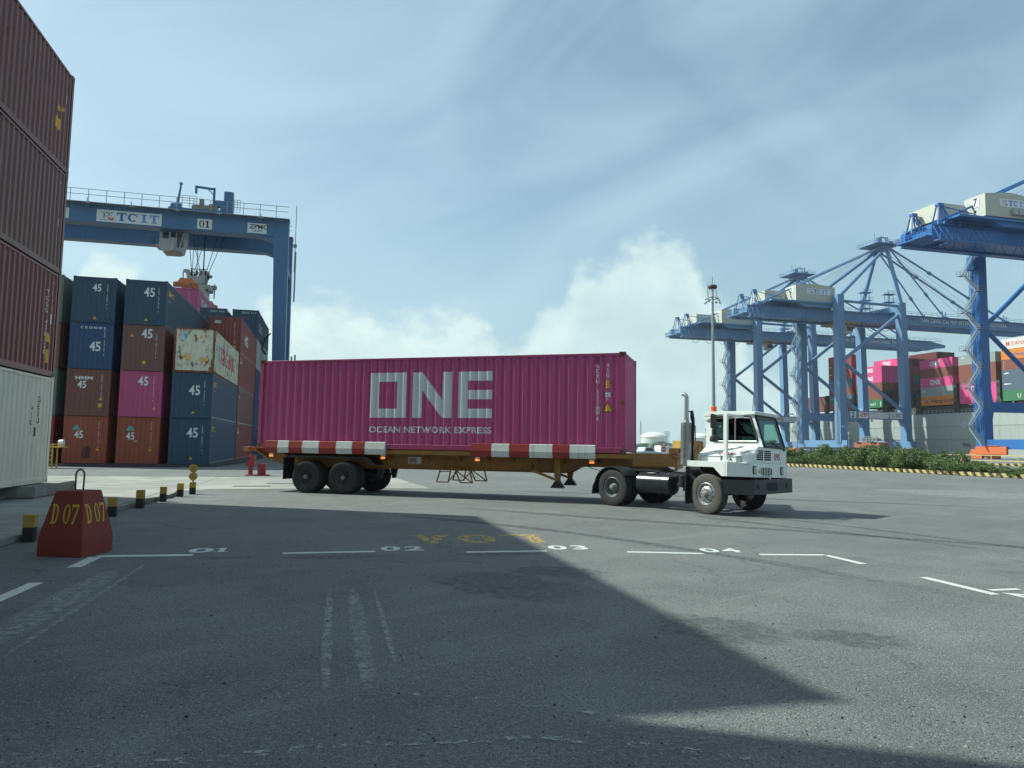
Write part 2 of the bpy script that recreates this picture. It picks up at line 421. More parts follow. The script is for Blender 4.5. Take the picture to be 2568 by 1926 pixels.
def hazard2(n=4, w=.07, h=.05, g=.05): return merge2([(poly2([(0, 0), (w * .6, 0), (w * 1.3, h), (w * .7, h)]), i * (w + g), 0) for i in range(n)])
def m45(face='E-', u=-.15, v=1.85, m=None, s='45', h=.36): 
    q = text2d(s, h * 1.22, .02, .80); return (face, q, m or white_p, u, v, 1, 1, 'number_marking')
def mcode(code, face='E-', u=.72, v=2.62, h=.10, m=None): return (face, vtext(code, h), m or white_p, u, v, 1, 1, 'code_marking')
def mtri(face='E-', u=0., v=.35, s=.2): return (face, tri2(s), yellow_p, u, v, 1, 1, 'warning_sticker')
def mrect(face, u, v, w, h, m=None): return (face, boxes2([(0, 0, w, h)]), m or yellow_p, u, v, 1, 1, 'sticker')
def mhaz(face='E-'): return [(face, hazard2(), yellow_p, -1.0, HC - .085, 1, 1, 'hazard_stripes'), (face, hazard2(), yellow_p, .58, HC - .085, 1, 1, 'hazard_stripes')]
P_maroon = paint('maroon_paint', (.140, .026, .020), .42, .3, .35, dent=3.5); P_brown = paint('brown_paint', (.145, .042, .029), .42, .3, .4, rust=.38, dent=3.5)
P_brown2 = paint('dull_brown_paint', (.135, .050, .036), .42, .3, .4, rust=.35, dent=3.5)
P_cream = paint('pale_grey_cream_paint', (.62, .59, .48), .5, .2, .4, dent=3.5); P_blue = paint('navy_blue_paint', (.010, .046, .092), .5, .25, .3, dent=3.5)
P_blue2 = paint('bright_navy_paint', (.008, .045, .120), .5, .25, .3, dent=3.5); P_teal = paint('slate_blue_paint', (.012, .05, .085), .55, .3, .35, dent=3.5)
P_pink = paint('magenta_paint', (.44, .056, .175), .42, .24, .38, dent=5.); P_pinkd = paint('faded_magenta_paint', (.40, .050, .14), .5, .2, .25, dent=3.5)
P_orange = paint('rust_orange_paint', (.29, .058, .022), .6, .3, .4, rust=.37, dent=3.5); P_oldcream = paint('rusty_cream_paint', (.60, .57, .44), .6, .2, .25, rust=.44, dent=3.5)
P_red = paint('brick_red_paint', (.22, .035, .028), .55, .25, .3, dent=3.5); P_greygreen = paint('grey_green_paint', (.10, .135, .115), .6, .3, .4, dent=3.5)
P_pgrey = paint('pale_grey_paint', (.34, .37, .34), .55, .2, .3, dent=3.5); P_rustframe = paint('rusty_frame_paint', (.20, .10, .05), .7, .3, .5, rust=.55, dent=3.5)
# ------------------------------------------------------------------ the near stack on the left
NX, NY = -7.588 - CW / 2, 22.50 - 6.096
GN = 'containers of the tall stack beside the lane'
codeR = lambda s, u=5.35, v=2.62, h=.13, m=None: ('S-', vtext(s, h), m or white_p, u, v, 1, 1, 'code_marking')
near = [
    (P_cream, 'pale grey cream container at the foot of the tall stack beside the lane', [('S-', vtext('GESU', .15), blackletter, 5.22, 2.35, 1, 1, 'code_marking'), ('S-', vtext('45G1', .15), blackletter, 4.75, 2.1, 1, 1, 'code_marking'), mrect('S-', 5.35, 1.25, .1, .22), mrect('S-', 4.98, 1.25, .09, .24, blackletter)]),
    (P_maroon, 'dark maroon container directly on top of the pale grey cream container', [codeR('TCLU 478120', 5.28, 2.35), codeR('45G1', 5.62, 2.66, .12), mrect('S-', 5.55, 1.42, .16, .28, white_p), ('S-', tri2(.3), yellow_p, 5.35, .92, 1, 1, 'warning_sticker'), mrect('S-', 5.35, .35, .22, .36), mrect('S-', 5.58, 1.75, .1, .2)]),
    (P_brown2, 'weathered brown container, third up in the tall stack beside the lane', [codeR('4', 5.62, 2.6, .12), mrect('S-', 5.6, 1.28, .1, .2, white_p)]),
    (P_brown, 'brown container with two yellow stickers topping the tall stack by the lane', [('S-', tri2(.3), yellow_p, 5.0, 1.52, 1, 1, 'warning_sticker'), mrect('S-', 4.97, .98, .34, .32), mrect('S-', 5.6, 1.9, .1, .25, white_p), mrect('S-', 5.45, 1.62, .09, .12)])]
for k, (m, lb, mk) in enumerate(near):
    container('shipping_container', lb, GN, m, (NX, NY, .43 + k * (HC + .01)), PI / 2, marks=mk)
for k, m in enumerate((P_blue, P_red, P_greygreen, P_brown, P_maroon)):
    container('shipping_container', ['navy blue container at the foot of the stack before the cream one', 'brick red container second up in the stack just out of view beside the lane', 'grey green container third up in the stack just out of view beside the lane', 'brown container fourth up in the stack just out of view beside the lane', 'maroon container topping the stack just out of view beside the lane'][k],
              GN, m, (NX, 9.45 - 6.096, .43 + k * (HC + .01)), PI / 2)
# ------------------------------------------------------------------ the yard block straight ahead
Y0 = 49.09 + 6.096; YZ = .12; ST = HC + .005
XC = {0: -18.85 + CW / 2, 1: -15.885 + CW / 2, 2: -12.925 + CW / 2, 3: -7.50 - CW / 2}
GA = 'containers of the front row of the yard block'
def yard(col, tier, m, label, marks, y=Y0, g=GA, fm=None): return container('shipping_container', label, g, m, (XC[col], y, YZ + tier * ST), PI / 2, framemat=fm, marks=marks)
teal = flat('teal_logo_paint', (.05, .42, .38), .6); 
def tanklogo(u=-.75, v=2.05): return ('E-', merge2([(poly2([(0, 0), (.12, 0), (.22, .26), (.15, .3)]), 0, 0), (poly2([(.17, 0), (.27, 0), (.27, .3), (.23, .3)]), 0, 0), (poly2([(.32, 0), (.44, 0), (.29, .3), (.27, .26)]), 0, 0)]), teal, u, v, 1, 1, 'logo')
ystick = ('S-', merge2([(text2d('SEACO', .34, .02), 0, 0)]), yellow_p, -5.6, 2.05, 1, 1, 'lettering')
yard(0, 3, P_greygreen, 'grey green container topping the column half hidden by the tall near stack', mhaz())
yard(0, 2, P_brown2, 'dull purplish brown container with yellow placards beside the navy one', mhaz() + [mrect('E-', .92, 1.6, .12, .5), mrect('E-', .92, .9, .12, .5)])
yard(0, 1, P_greygreen, 'grey green container above the dark red one at the yellow ladder', mhaz())
yard(0, 0, paint('deep_red_paint', (.18, .012, .03), .5), 'deep red container with white door lettering behind the yellow ladder', mhaz() + [mcode('CAXU 912', u=.8)])
yard(1, 3, P_teal, 'slate blue container marked 45, topping the leftmost fully visible column', mhaz() + [m45(u=-.12, v=2.0), mcode('SEGU 608914 5', v=2.5), mtri(u=.0, v=.22)])
yard(1, 2, P_blue2, 'bright navy container with a spaced white name above a large 45', mhaz() + [m45(u=-.1, v=1.15, h=.46), mcode('CXDU 224108 8', v=2.5), ('E-', text2d('CRONOS', .14, .02, 1.25, 1.55), white_p, -.65, 2.52, 1, 1, 'lettering')])
yard(1, 1, P_brown, 'brown container with white initials over 45, below the bright navy one', mhaz() + [m45(u=-.62, v=1.72), mcode('KOCU 490163 0', v=2.62), ('E-', text2d('HMM', .2, .05, 1.5), white_p, -.75, 2.25, 1, 1, 'lettering'), mtri(u=.6, v=1.0, s=.22), mrect('E-', .6, .55, .2, .24)])
yard(1, 0, P_orange, 'patchy orange container with teal emblem and a dark patch, on the ground', mhaz() + [m45(u=-.62, v=1.55), mcode('FCIU 987155 2', v=2.62), tanklogo(), mtri(u=.6, v=.8), ('E-', poly2([(0, .1), (.2, 0), (.5, .08), (.55, .55), (.4, .8), (.12, .7)]), flat('dark_patch', (.10, .03, .022), .8), -.2, .3, 1, 1, 'stain')])
yard(2, 3, P_teal, 'slate blue container marked 45, top of the column over the magenta one', mhaz() + [m45(u=-.15, v=1.85, h=.46), mcode('SEGU 655420 0', v=2.5), mtri(u=-.05, v=.28), ystick, ('S-', text2d('45G1', .12), white_p, -5.4, 1.7, 1, 1, 'code_marking')])
yard(2, 2, P_brown2, 'brown container with small warning triangle above the magenta container', mhaz() + [m45(u=-.15, v=2.1, h=.46), mcode('TCNU 841926 4', v=2.45), mtri(u=-.8, v=2.15), mrect('E-', .0, .45, .17, .2), mrect('E-', .98, .12, .12, .03, white_p)])
yard(2, 1, P_pinkd, 'faded magenta container marked 45 in the middle column', mhaz() + [m45(u=-.2, v=2.0, h=.44), mcode('TLLU 506231 6', v=2.62), mtri(u=.72, v=.5)])
yard(2, 0, P_orange, 'orange container with teal emblem beneath the magenta container', mhaz() + [m45(u=-.7, v=1.5), mcode('FCIU 963018 8', v=2.62), tanklogo(u=-.7), mtri(u=.62, v=.8), ('E-', text2d('R4', .1, .03), white_p, -.2, 1.35, 1, 1, 'graffiti')])
t = yard(3, 2, P_oldcream, 'rust streaked cream container with red lettering on its long side', [(q[0], q[1], blackletter, *q[3:]) for q in mhaz()] + [m45(u=-.65, v=.82, h=.36, m=yellow_p), mcode('YMLU 830252', v=2.55, u=.82, m=flat('blue_logo', (.05, .2, .45))), ('E-', tri2(.24), yellow_p, .25, 2.25, 1, 1, 'warning_sticker'), mrect('E-', -.72, 2.15, .3, .42, flat('pale_blue_sticker', (.35, .62, .72))), ('E-', text2d('Y', .3, .05), flat('blue_logo', (.05, .2, .45)), -.7, 2.2, 1, 1, 'logo'), mrect('E-', .4, .7, .3, .3),
    ('S-', merge2([(text2d('YANG MING', 1.05, .04, .8), .75, 0)]), flat('red_lettering', (.42, .03, .03)), -4.2, .95, 1, 1, 'lettering'), ('S-', boxes2([(0, 0, .18, 1.1), (.3, 0, .48, 1.1)]), flat('blue_logo', (.05, .2, .45)), -4.2, .95, 1, 1, 'logo')], fm=P_rustframe)
for k, lb in ((1, 'slate blue container marked 45 directly under the rusty cream one'), (0, 'slate blue container marked 45 on the ground at the block corner')):
    yard(3, k, P_blue, lb, mhaz() + [m45(u=-.2, v=1.5 if k else 1.7, h=.48), mcode('SEGU 470922 2' if k else 'SEGU 408311 3', v=2.45), mtri(u=-.0, v=.3), ('S-', text2d('SEACO', .3, .02), yellow_p, -5.6, 2.1, 1, 1, 'lettering'), ('S-', text2d('45G1', .1), white_p, -5.3, 1.75, 1, 1, 'code_marking'), mrect('S-', 5.7, 1.2, .05, .6, white_p)])
# second bay
Y1 = 61.86 + 6.096; GB = 'containers of the second row of the yard block'
hamb = lambda s, v=1.15, u=-4.6, h=.8: ('S-', text2d(s, h, .03, .9), white_p, u, v, 1, 1, 'lettering')
yard(3, 3, P_red, 'brick red container with white lettering topping the second row corner', mhaz() + [mcode('SUDU 868231 8', v=2.6), mtri(u=.68, v=.75), mrect('E-', .66, .3, .2, .25), mrect('E-', -.85, 2.35, .5, .22, white_p), ('E-', text2d('PANPAC', .12, .02), blackletter, -.83, 2.4, 1, 1, 'lettering'), ('S-', merge2([(text2d('HMG', .9, .08, .9), 0, 0)]), white_p, -3.6, 1.0, 1, 1, 'lettering')], Y1, GB)
yard(3, 2, P_red, 'brick red container second from top behind the rusty cream one', mhaz() + [('S-', text2d('CAI', .42, .03), white_p, -5.5, 2.1, 1, 1, 'lettering')], Y1, GB)
yard(3, 1, P_maroon, 'maroon container behind the upper slate blue one at the corner', mhaz() + [('S-', text2d('MATU 24', .18, .02), white_p, -5.5, 2.1, 1, 1, 'lettering')], Y1, GB)
yard(3, 0, P_red, 'brick red container on the ground behind the corner slate blue one', mhaz() + [('S-', text2d('CAI', .42, .03), white_p, -5.5, 2.1, 1, 1, 'lettering')], Y1, GB)
yard(2, 3, P_blue, 'navy container behind the slate blue one, second row, middle column', mhaz(), Y1, GB)
yard(2, 2, P_brown, 'brown container seen dark behind the middle column, second row', mhaz(), Y1, GB)
yard(1, 3, P_blue, 'navy container behind the leftmost fully visible column, second row', mhaz(), Y1, GB)
yard(1, 2, P_teal, 'slate blue container under the navy one, second row, leftmost visible column', mhaz(), Y1, GB)
# third bay
Y2 = 74.62 + 6.096; GC = 'containers of the third row of the yard block'
tcode = lambda s: ('E-', text2d(s, .17, .02, .9, 1.5), white_p, -.35, 2.5, 1, 1, 'code_marking')
yard(3, 4, P_teal, 'slate blue container fifth up at the crane leg, third row', [tcode('SEGU 9137 0'), ('S-', text2d('SEACO', .8, .03), P_pgrey, -4.6, 1.0, 1, 1, 'lettering')], Y2, GC)
yard(3, 3, P_pgrey, 'pale grey container right below the fifth tier in the third row', [], Y2, GC)
yard(3, 2, P_blue2, 'bright navy container third up in the third row by the crane leg', [], Y2, GC)
yard(3, 1, P_blue2, 'bright navy container second up in the third row by the crane leg', [], Y2, GC)
yard(3, 0, P_blue2, 'bright navy container on the ground in the third row by the crane leg', [], Y2, GC)
yard(2, 4, P_teal, 'slate blue container fifth up beneath the lifted magenta one', [tcode('SEGU 9044 6')], Y2, GC)
yard(2, 3, P_maroon, 'maroon container fourth up under the fifth tier slate blue one', [], Y2, GC)
# the container the yard crane is lifting
container('shipping_container', 'magenta container hanging from the orange spreader of the yard crane', None, P_pink, (-14.85, 83.6, 14.1), PI / 2,
          marks=[mcode('NYKU 411', v=2.6, u=.3), ('S-', one_logo(), white_p, -4.2, .9, 1.3, 1.3, 'logo')])
# ================================================================== GROUND
def asphalt(name, base, warm=1., patch=1., scale=1.):
    m, g = newmat(name); P = g.n('NewGeometry').outputs['Position']; x, y, z = g.sep(P)
    big = g.noise(P, .09, 5, .6, .6); mid = g.noise(P, .7, 6, .62, .8); fine = g.noise(P, 42., 3, .7); agg = g.noise(P, 95., 3, .75)
    vor = g.n('TexVoronoi', feature='F1'); g.put(vor.inputs['Vector'], P); vor.inputs['Scale'].default_value = 75.
    c = g.mix(g.ss(big, .3, .7), tuple(q * .74 for q in base), tuple(q * 1.22 for q in base))
    c = g.mix(g.m('MULTIPLY', g.ss(g.noise(P, 13., 4, .7), .40, .62), .42), c, tuple(q * .5 for q in base))
    md2 = g.noise(g.vm('ADD', P, (17, 5, 0)), .55, 6, .68, 1.0); c = g.mix(g.m('MULTIPLY', g.ss(md2, .50, .66), .42), c, tuple(q * .45 for q in base)); c = g.mix(g.m('MULTIPLY', g.ss(md2, .45, .30), .35), c, tuple(q * 1.45 for q in base))
    trk = g.noise(g.comb(g.m('MULTIPLY', g.m('ADD', x, g.m('MULTIPLY', y, .45)), .10), g.m('MULTIPLY', g.m('SUBTRACT', y, g.m('MULTIPLY', x, .45)), 1.1), 4.), 1., 5, .6, .4)
    c = g.mix(g.m('MULTIPLY', g.ss(trk, .50, .68), .38 * patch), c, tuple(q * .52 for q in base)); c = g.mix(g.m('MULTIPLY', g.ss(trk, .44, .30), .38 * patch), c, tuple(q * 1.5 for q in base))
    ck = g.n('TexVoronoi', feature='DISTANCE_TO_EDGE'); g.put(ck.inputs['Vector'], g.comb(g.m('ADD', x, g.m('MULTIPLY', mid, 1.6)), g.m('ADD', y, g.m('MULTIPLY', big, 2.)), 0)); ck.inputs['Scale'].default_value = .33
    ckm = g.m('MULTIPLY', g.ss(ck.outputs['Distance'], .010, .003), g.m('MULTIPLY', g.ss(g.noise(g.vm('ADD', P, (4, 4, 4)), .25, 3), .50, .58), .45 * patch)); c = g.mix(ckm, c, (.02, .02, .02))
    c = g.mix(g.m('MULTIPLY', g.ss(mid, .45, .78), .55 * patch), c, tuple(q * 1.45 for q in base))
    c = g.mix(g.m('MULTIPLY', g.ss(g.noise(g.vm('ADD', P, (9, 40, 0)), .42, 7, .66, 1.4), .56, .70), .5 * patch), c, tuple(q * .42 for q in base))
    c = g.mix(g.ss(agg, .36, .60), tuple(q * .34 for q in base), c); cr = g.noise(P, 34., 5, .85); c = g.mix(g.m('MULTIPLY', g.ss(cr, .52, .60), .62), c, tuple(q * .30 for q in base)); c = g.mix(g.m('MULTIPLY', g.ss(cr, .46, .38), .50), c, tuple(q * 1.8 for q in base))
    c = g.mix(g.m('MULTIPLY', g.ss(fine, .62, .72), .7), c, (.30, .29, .25))
    wh = g.n('TexVoronoi', feature='F1'); g.put(wh.inputs['Vector'], P); wh.inputs['Scale'].default_value = 9.
    c = g.mix(g.ss(wh.outputs['Distance'], .075, .045), c, (.33, .33, .30))
    bk = g.n('TexVoronoi', feature='F1'); g.put(bk.inputs['Vector'], g.vm('ADD', P, (5, 3, 0))); bk.inputs['Scale'].default_value = 5.5
    c = g.mix(g.ss(bk.outputs['Distance'], .075, .045), c, (.010, .010, .010)); pt = g.n('TexVoronoi', feature='F1'); g.put(pt.inputs['Vector'], g.vm('ADD', P, (1, 8, 0))); pt.inputs['Scale'].default_value = 32.; c = g.mix(g.m('MULTIPLY', g.ss(pt.outputs['Distance'], .26, .16), g.ss(fine, .42, .55)), c, tuple(q * .16 for q in base))
    h = g.m('ADD', g.m('MULTIPLY', vor.outputs['Distance'], -.7), g.m('ADD', g.m('MULTIPLY', fine, .5), g.m('MULTIPLY', agg, .4)))
    finish(g, c, .86, 0, h, .016, .75); return m
A_road = asphalt('asphalt_surface', (.203, .207, .196)); 
def concrete(name, base, joints=True):
    m, g = newmat(name); P = g.n('NewGeometry').outputs['Position']; x, y, z = g.sep(P)
    a = g.noise(P, .35, 7, .62, .8); b = g.noise(P, 3.5, 6, .65, .5); f = g.noise(P, 60., 3, .65)
    c = g.mix(g.ss(a, .32, .68), tuple(q * .62 for q in base), tuple(q * 1.1 for q in base))
    c = g.mix(g.m('MULTIPLY', g.ss(b, .5, .75), .6), c, tuple(q * .55 for q in base))
    c = g.mix(g.m('MULTIPLY', g.ss(f, .5, .75), .35), c, (.06, .06, .055))
    st = g.noise(g.comb(g.m('MULTIPLY', x, .35), g.m('MULTIPLY', y, 2.2), 0), 1., 6, .6)
    c = g.mix(g.m('MULTIPLY', g.ss(st, .52, .72), .55), c, (.085, .082, .074))
    if joints:
        jx = g.m('PINGPONG', x, 2.4); jy = g.m('PINGPONG', g.m('ADD', y, .7), 2.4)
        j = g.m('MAXIMUM', g.ss(jx, .03, .012), g.ss(jy, .03, .012)); c = g.mix(g.m('MULTIPLY', j, .85), c, (.02, .02, .018))
    finish(g, c, .85, 0, g.m('ADD', f, g.m('MULTIPLY', b, 2)), .01, .3); return m
C_pad = concrete('concrete_surface', (.30, .29, .255)); C_old = concrete('old_concrete', (.24, .235, .21), False)
gm = MB(); gm.add([(-2600, -300, 0), (178.0, -300, 0), (178.0, 1500, 0), (-2600, 1500, 0)], [(0, 1, 2, 3)])
structure('ground', gm, A_road, fix=False)
# quay wall and river
q = MB(); q.box((177.2, -300, -6), (178.0, 1500, .18)); structure('quay_wall', q, C_old)
wm, g = newmat('river_water'); P = g.n('NewGeometry').outputs['Position']
finish(g, (.035, .06, .055), .12, 0, g.noise(P, .35, 5, .6), .3, .5)
q = MB(); q.add([(178.1, -310, -2.5), (3050, -310, -2.5), (3050, 3050, -2.5), (178.1, 3050, -2.5)], [(0, 1, 2, 3)]); structure('water', q, wm, fix=False)
q = MB(); q.add([(-2600, 1499, -1.), (178., 1499, -1.), (178., 3050, -2.4), (-2600, 3050, -2.4)], [(0, 1, 2, 3)]); structure('water', q, wm, fix=False)
# concrete pavement band and raised lane pad on the left
q = MB(); q.add([(-60, 24.9, .004), (-4.75, 24.9, .004), (-3.9, 26.2, .004), (3.6, 26.6, .004), (3.0, 34.2, .004), (-60, 38.3, .004)], [(0, 1, 2, 3, 4, 5)]); structure('pavement_band', q, C_pad, fix=False)
pd = MB(); pd.prism([(-14, -12), (-4.86, -12), (-4.81, 17.), (-4.62, 19.), (-4.42, 23.2), (-4.55, 24.1), (-5.0, 24.9), (-14, 24.9)], .0, .10, 'z'); structure('pavement', pd, C_pad, bevel=.02)
kb = MB()
rng = random.Random(4)
yk = -10.
while yk < 23.:
    x_ = -4.86 if yk < 17 else -4.81 + (yk - 17) * .06; kb.box((x_ + .004, yk, 0), (x_ + .12 + rng.uniform(-.01, .02), yk + .97, .115 + rng.uniform(-.015, .01))); yk += 1.0
structure('kerb', kb, C_old, bevel=.015)
# slab under the near stack
q = MB(); q.box((-10.3, -10, .104), (-7.85, 21.4, .22)); structure('stack_footing', q, C_old, bevel=.02)
for yy, w_ in ((22.2, 1.5), (10.2, 1.4)):
    q = MB(); q.box((-10.3, yy - w_, .106), (-7.25, yy + w_, .41)); structure('stack_footing', q, C_old, bevel=.03)
# kerb in front of the yard block
q = MB(); q.prism([(-60, 46.9), (-8.4, 46.9), (-6.9, 48.3), (-6.2, 60), (-6.2, 120), (-60, 120)], 0, .11, 'z'); structure('yard_slab', q, asphalt('yard_asphalt', (.05, .05, .047)), bevel=.02)
# painted markings ---------------------------------------------------------
mk_w = lettering('road_marking_paint', (.58, .59, .54), .38, .07); mk_y = lettering('faded_yellow_marking', (.40, .30, .10), .47, .09); mk_s = lettering('scuffed_tyre_streak', (.31, .32, .30), .49, .10, 2)
mk_f = lettering('flaked_paint', (.30, .31, .29), .50); mk_c = lettering('flaked_line_paint', (.30, .31, .29), .545, .02); mk_d = lettering('oil_stain_film', (.095, .098, .098), .52, .16, 1); mk_t = lettering('tyre_track_film', (.10, .105, .103), .51, .16, 2); mk_l = lettering('dusty_patch', (.36, .36, .33), .49, .14, 2)
def quad(pts, z=.004): 
    m_ = MB(); m_.add([(x, y, z) for x, y in pts], [tuple(range(len(pts)))]); return m_
def strip(name, a, b, w, m, z=.004):
    a = Vector((*a, 0)); b = Vector((*b, 0)); t = (b - a).normalized(); n = Vector((-t.y, t.x, 0)) * w / 2
    return structure(name, quad([((a - n).x, (a - n).y), ((b - n).x, (b - n).y), ((b + n).x, (b + n).y), ((a + n).x, (a + n).y)], z), m, fix=False)
strip('road_marking', (-3.13, 11.32), (-1.87, 11.25), .17, mk_w); strip('road_marking', (-3.13, 11.24), (-3.14, 10.40), .17, mk_w)
strip('road_marking', (-.64, 11.24), (.70, 11.22), .13, mk_w); strip('road_marking', (2.05, 10.96), (3.32, 10.90), .12, mk_w)
strip('road_marking', (4.55, 10.62), (5.68, 10.28), .13, mk_w); strip('road_marking', (6.52, 10.06), (7.55, 9.86), .13, mk_w)
strip('road_marking', (7.55, 9.84), (7.53, 9.0), .13, mk_w); strip('road_marking', (7.56, 7.95), (7.52, 6.85), .13, mk_w)
strip('road_marking', (-3.2, 9.38), (-3.24, 8.30), .15, mk_w); strip('road_marking', (-3.24, 7.3), (-3.26, 6.2), .15, mk_w)
def ground_text(s, loc, rz, h, m, sx=1., bold=.03, z=.0045, sp=1.):
    t_ = text2d(s, h, bold, sx, sp); me = bpy.data.meshes.new('painted_number'); me.from_pydata([(x, y, 0) for x, y in t_[0]], [], t_[1]); 
    return tag(link('painted_number', me, None, m, (*loc, z)), kind='structure'), me
def gt(*a, **k):
    o, me = ground_text(*a, **k); o.rotation_euler = (0, 0, a[2])
gt('0', (-2.02, 11.50), -.05, .42, mk_w, 1.15)
me_ = bpy.data.meshes.new('painted_number'); t_ = slab('1', 1.); me_.from_pydata([(a * .36, b * .42, 0) for a, b in t_[0]], [], t_[1]); tag(link('painted_number', me_, None, mk_w, (-1.72, 11.49, .0045)), kind='structure'); gt('02', (.78, 11.29), -.08, .42, mk_w, 1.0, sp=1.2); gt('03', (3.42, 11.05), -.13, .42, mk_w, 1.0, sp=1.2); gt('04', (5.78, 10.42), -.16, .40, mk_w, 1.0, sp=1.2)
gt('12', (7.70, 7.12), -PI / 2, .40, mk_w, 1.)
LOA = merge2([(boxes2([(0, 0, .26, 1), (.26, 0, .72, .2)]), 0, 0), (ring2(.36, .5, .36, .5, .22, .2), .86, 0), (poly2([(0, 0), (.25, 0), (.34, .28), (.34, 1), (.28, 1)]), 1.7, 0), (poly2([(.34, 1), (.34, .80), (.50, 0), (.74, 0), (.42, 1)]), 1.7, 0), (boxes2([(.345, .22, .455, .38)]), 1.7, 0)])
me_ = bpy.data.meshes.new('painted_word'); me_.from_pydata([(a * .93, b * 1.15, 0) for a, b in LOA[0]], [], LOA[1]); o_ = tag(link('painted_word', me_, None, mk_y, (3.70, 12.93, .0045)), kind='structure'); o_.rotation_euler = (0, 0, PI - .10)
# ================================================================== TRUCK: wheels
tyre_m = paint('tyre_rubber', (.022, .022, .022), .82, .3, .0); tyre_d = paint('dusty_tyre_rubber', (.075, .068, .058), .88, .4, .3)
rim_dark = paint('dark_dusty_rim', (.05, .05, .05), .6, .3, .4); rim_silver = paint('worn_silver_rim', (.40, .41, .41), .42, .3, .3, metal=.6)
rim_grey = paint('grey_rim', (.16, .17, .17), .5, .3, .4, metal=.3); hub_grey = paint('hub_grey', (.22, .21, .19), .6, .3, .4)
chassis_b = paint('chassis_black', (.016, .017, .018), .45, .3, .25); ochre = paint('ochre_chassis_paint', (.32, .15, .030), .55, .35, .45, rust=.36)
wpaint = paint('white_truck_paint', (.66, .68, .64), .38, .12, .15); steel = paint('brushed_steel', (.42, .42, .41), .38, .2, .3, metal=.8)
def wheel(parent, loc, side, rad, w, style, tm=None, steer=0.):
    """side = -1: outer face towards -y. The tyre is the part, rim and hub hang below it"""
    M = Matrix.Scale(side * -1, 4, Vector((0, 1, 0))) if side > 0 else Matrix()
    t = MB(); hw = w / 2; ri = .285
    pr = [(ri, -hw + .03), (ri + .02, -hw + .008), (ri + .10, -hw), (rad - .07, -hw + .004), (rad - .022, -hw + .018), (rad - .003, -hw + .045)]
    g_ = 4
    for i in range(g_):
        y = -hw + .045 + (i + .5) * (w - .09) / g_; pr += [(rad, y - .016), (rad - .014, y - .011), (rad - .014, y + .011), (rad, y + .016)]
    pr += [(rad - .003, hw - .045), (rad - .022, hw - .018), (rad - .07, hw - .004), (ri + .1, hw), (ri + .02, hw - .008), (ri, hw - .03)]
    t.lathe(pr, 44, None, 'y', closed=True)
    wo = obj('wheel', t, tm or tyre_m, parent, smooth=True); wo.location = loc; wo.rotation_euler = (0, 0, steer + (PI if side > 0 else 0))
    r = MB()
    if style == 'dish':
        r.lathe([(ri + .004, -hw + .028), (ri - .012, -hw + .02), (ri - .03, -hw + .04), (ri - .05, -hw + .11), (ri - .10, -hw + .17), (.12, -hw + .18), (.085, -hw + .17), (.08, -hw + .05), (.055, -hw + .03), (0.001, -hw + .03)], 32, None, 'y')
    elif style == 'dual':
        r.lathe([(ri + .004, -hw + .028), (ri - .015, -hw + .014), (ri - .03, -hw + .03), (ri - .045, -hw + .12), (.2, -hw + .16), (.14, -hw + .165), (.12, -hw + .10), (.10, -hw + .085), (0.001, -hw + .085)], 32, None, 'y')
    else:
        r.lathe([(ri + .004, -hw + .028), (ri - .015, -hw + .012), (ri - .03, -hw + .03), (ri - .045, -hw + .07), (.215, -hw + .075), (.19, -hw + .045), (.155, -hw + .02), (.10, -hw + .012), (.095, -hw + .02), (.001, -hw + .02)], 36, None, 'y')
    ro = obj('rim', r, rim_dark if style == 'dish' else rim_silver if style == 'front' else rim_grey, wo, smooth=True)
    h = MB()
    if style == 'front':
        h.lathe([(.085, -hw + .02), (.08, -hw - .02), (.05, -hw - .035), (.04, -hw - .06), (.001, -hw - .062)], 20, None, 'y')
        for k in range(10):
            a = 2 * PI * k / 10; h.lathe([(.014, -hw + .03), (.014, -hw - .012), (.001, -hw - .014)], 6, Matrix.Translation((.135 * math.cos(a), 0, .135 * math.sin(a))), 'y')
        h.k = 1
        for k in range(10):
            a = 2 * PI * (k + .5) / 10; h.lathe([(.021, -hw + .048), (.001, -hw + .046)], 10, Matrix.Translation((.205 * math.cos(a), 0, .205 * math.sin(a))), 'y')
    else:
        h.lathe([(.07, -hw + .09), (.066, -hw + .0), (.05, -hw - .01), (.001, -hw - .012)], 16, None, 'y')
        for k in range(8):
            a = 2 * PI * k / 8; h.lathe([(.013, -hw + .18), (.013, -hw + .135), (.001, -hw + .134)], 6, Matrix.Translation((.165 * math.cos(a), 0, .165 * math.sin(a))), 'y')
    obj('hub', h, [hub_grey, darkhole], wo, smooth=True)
    return wo
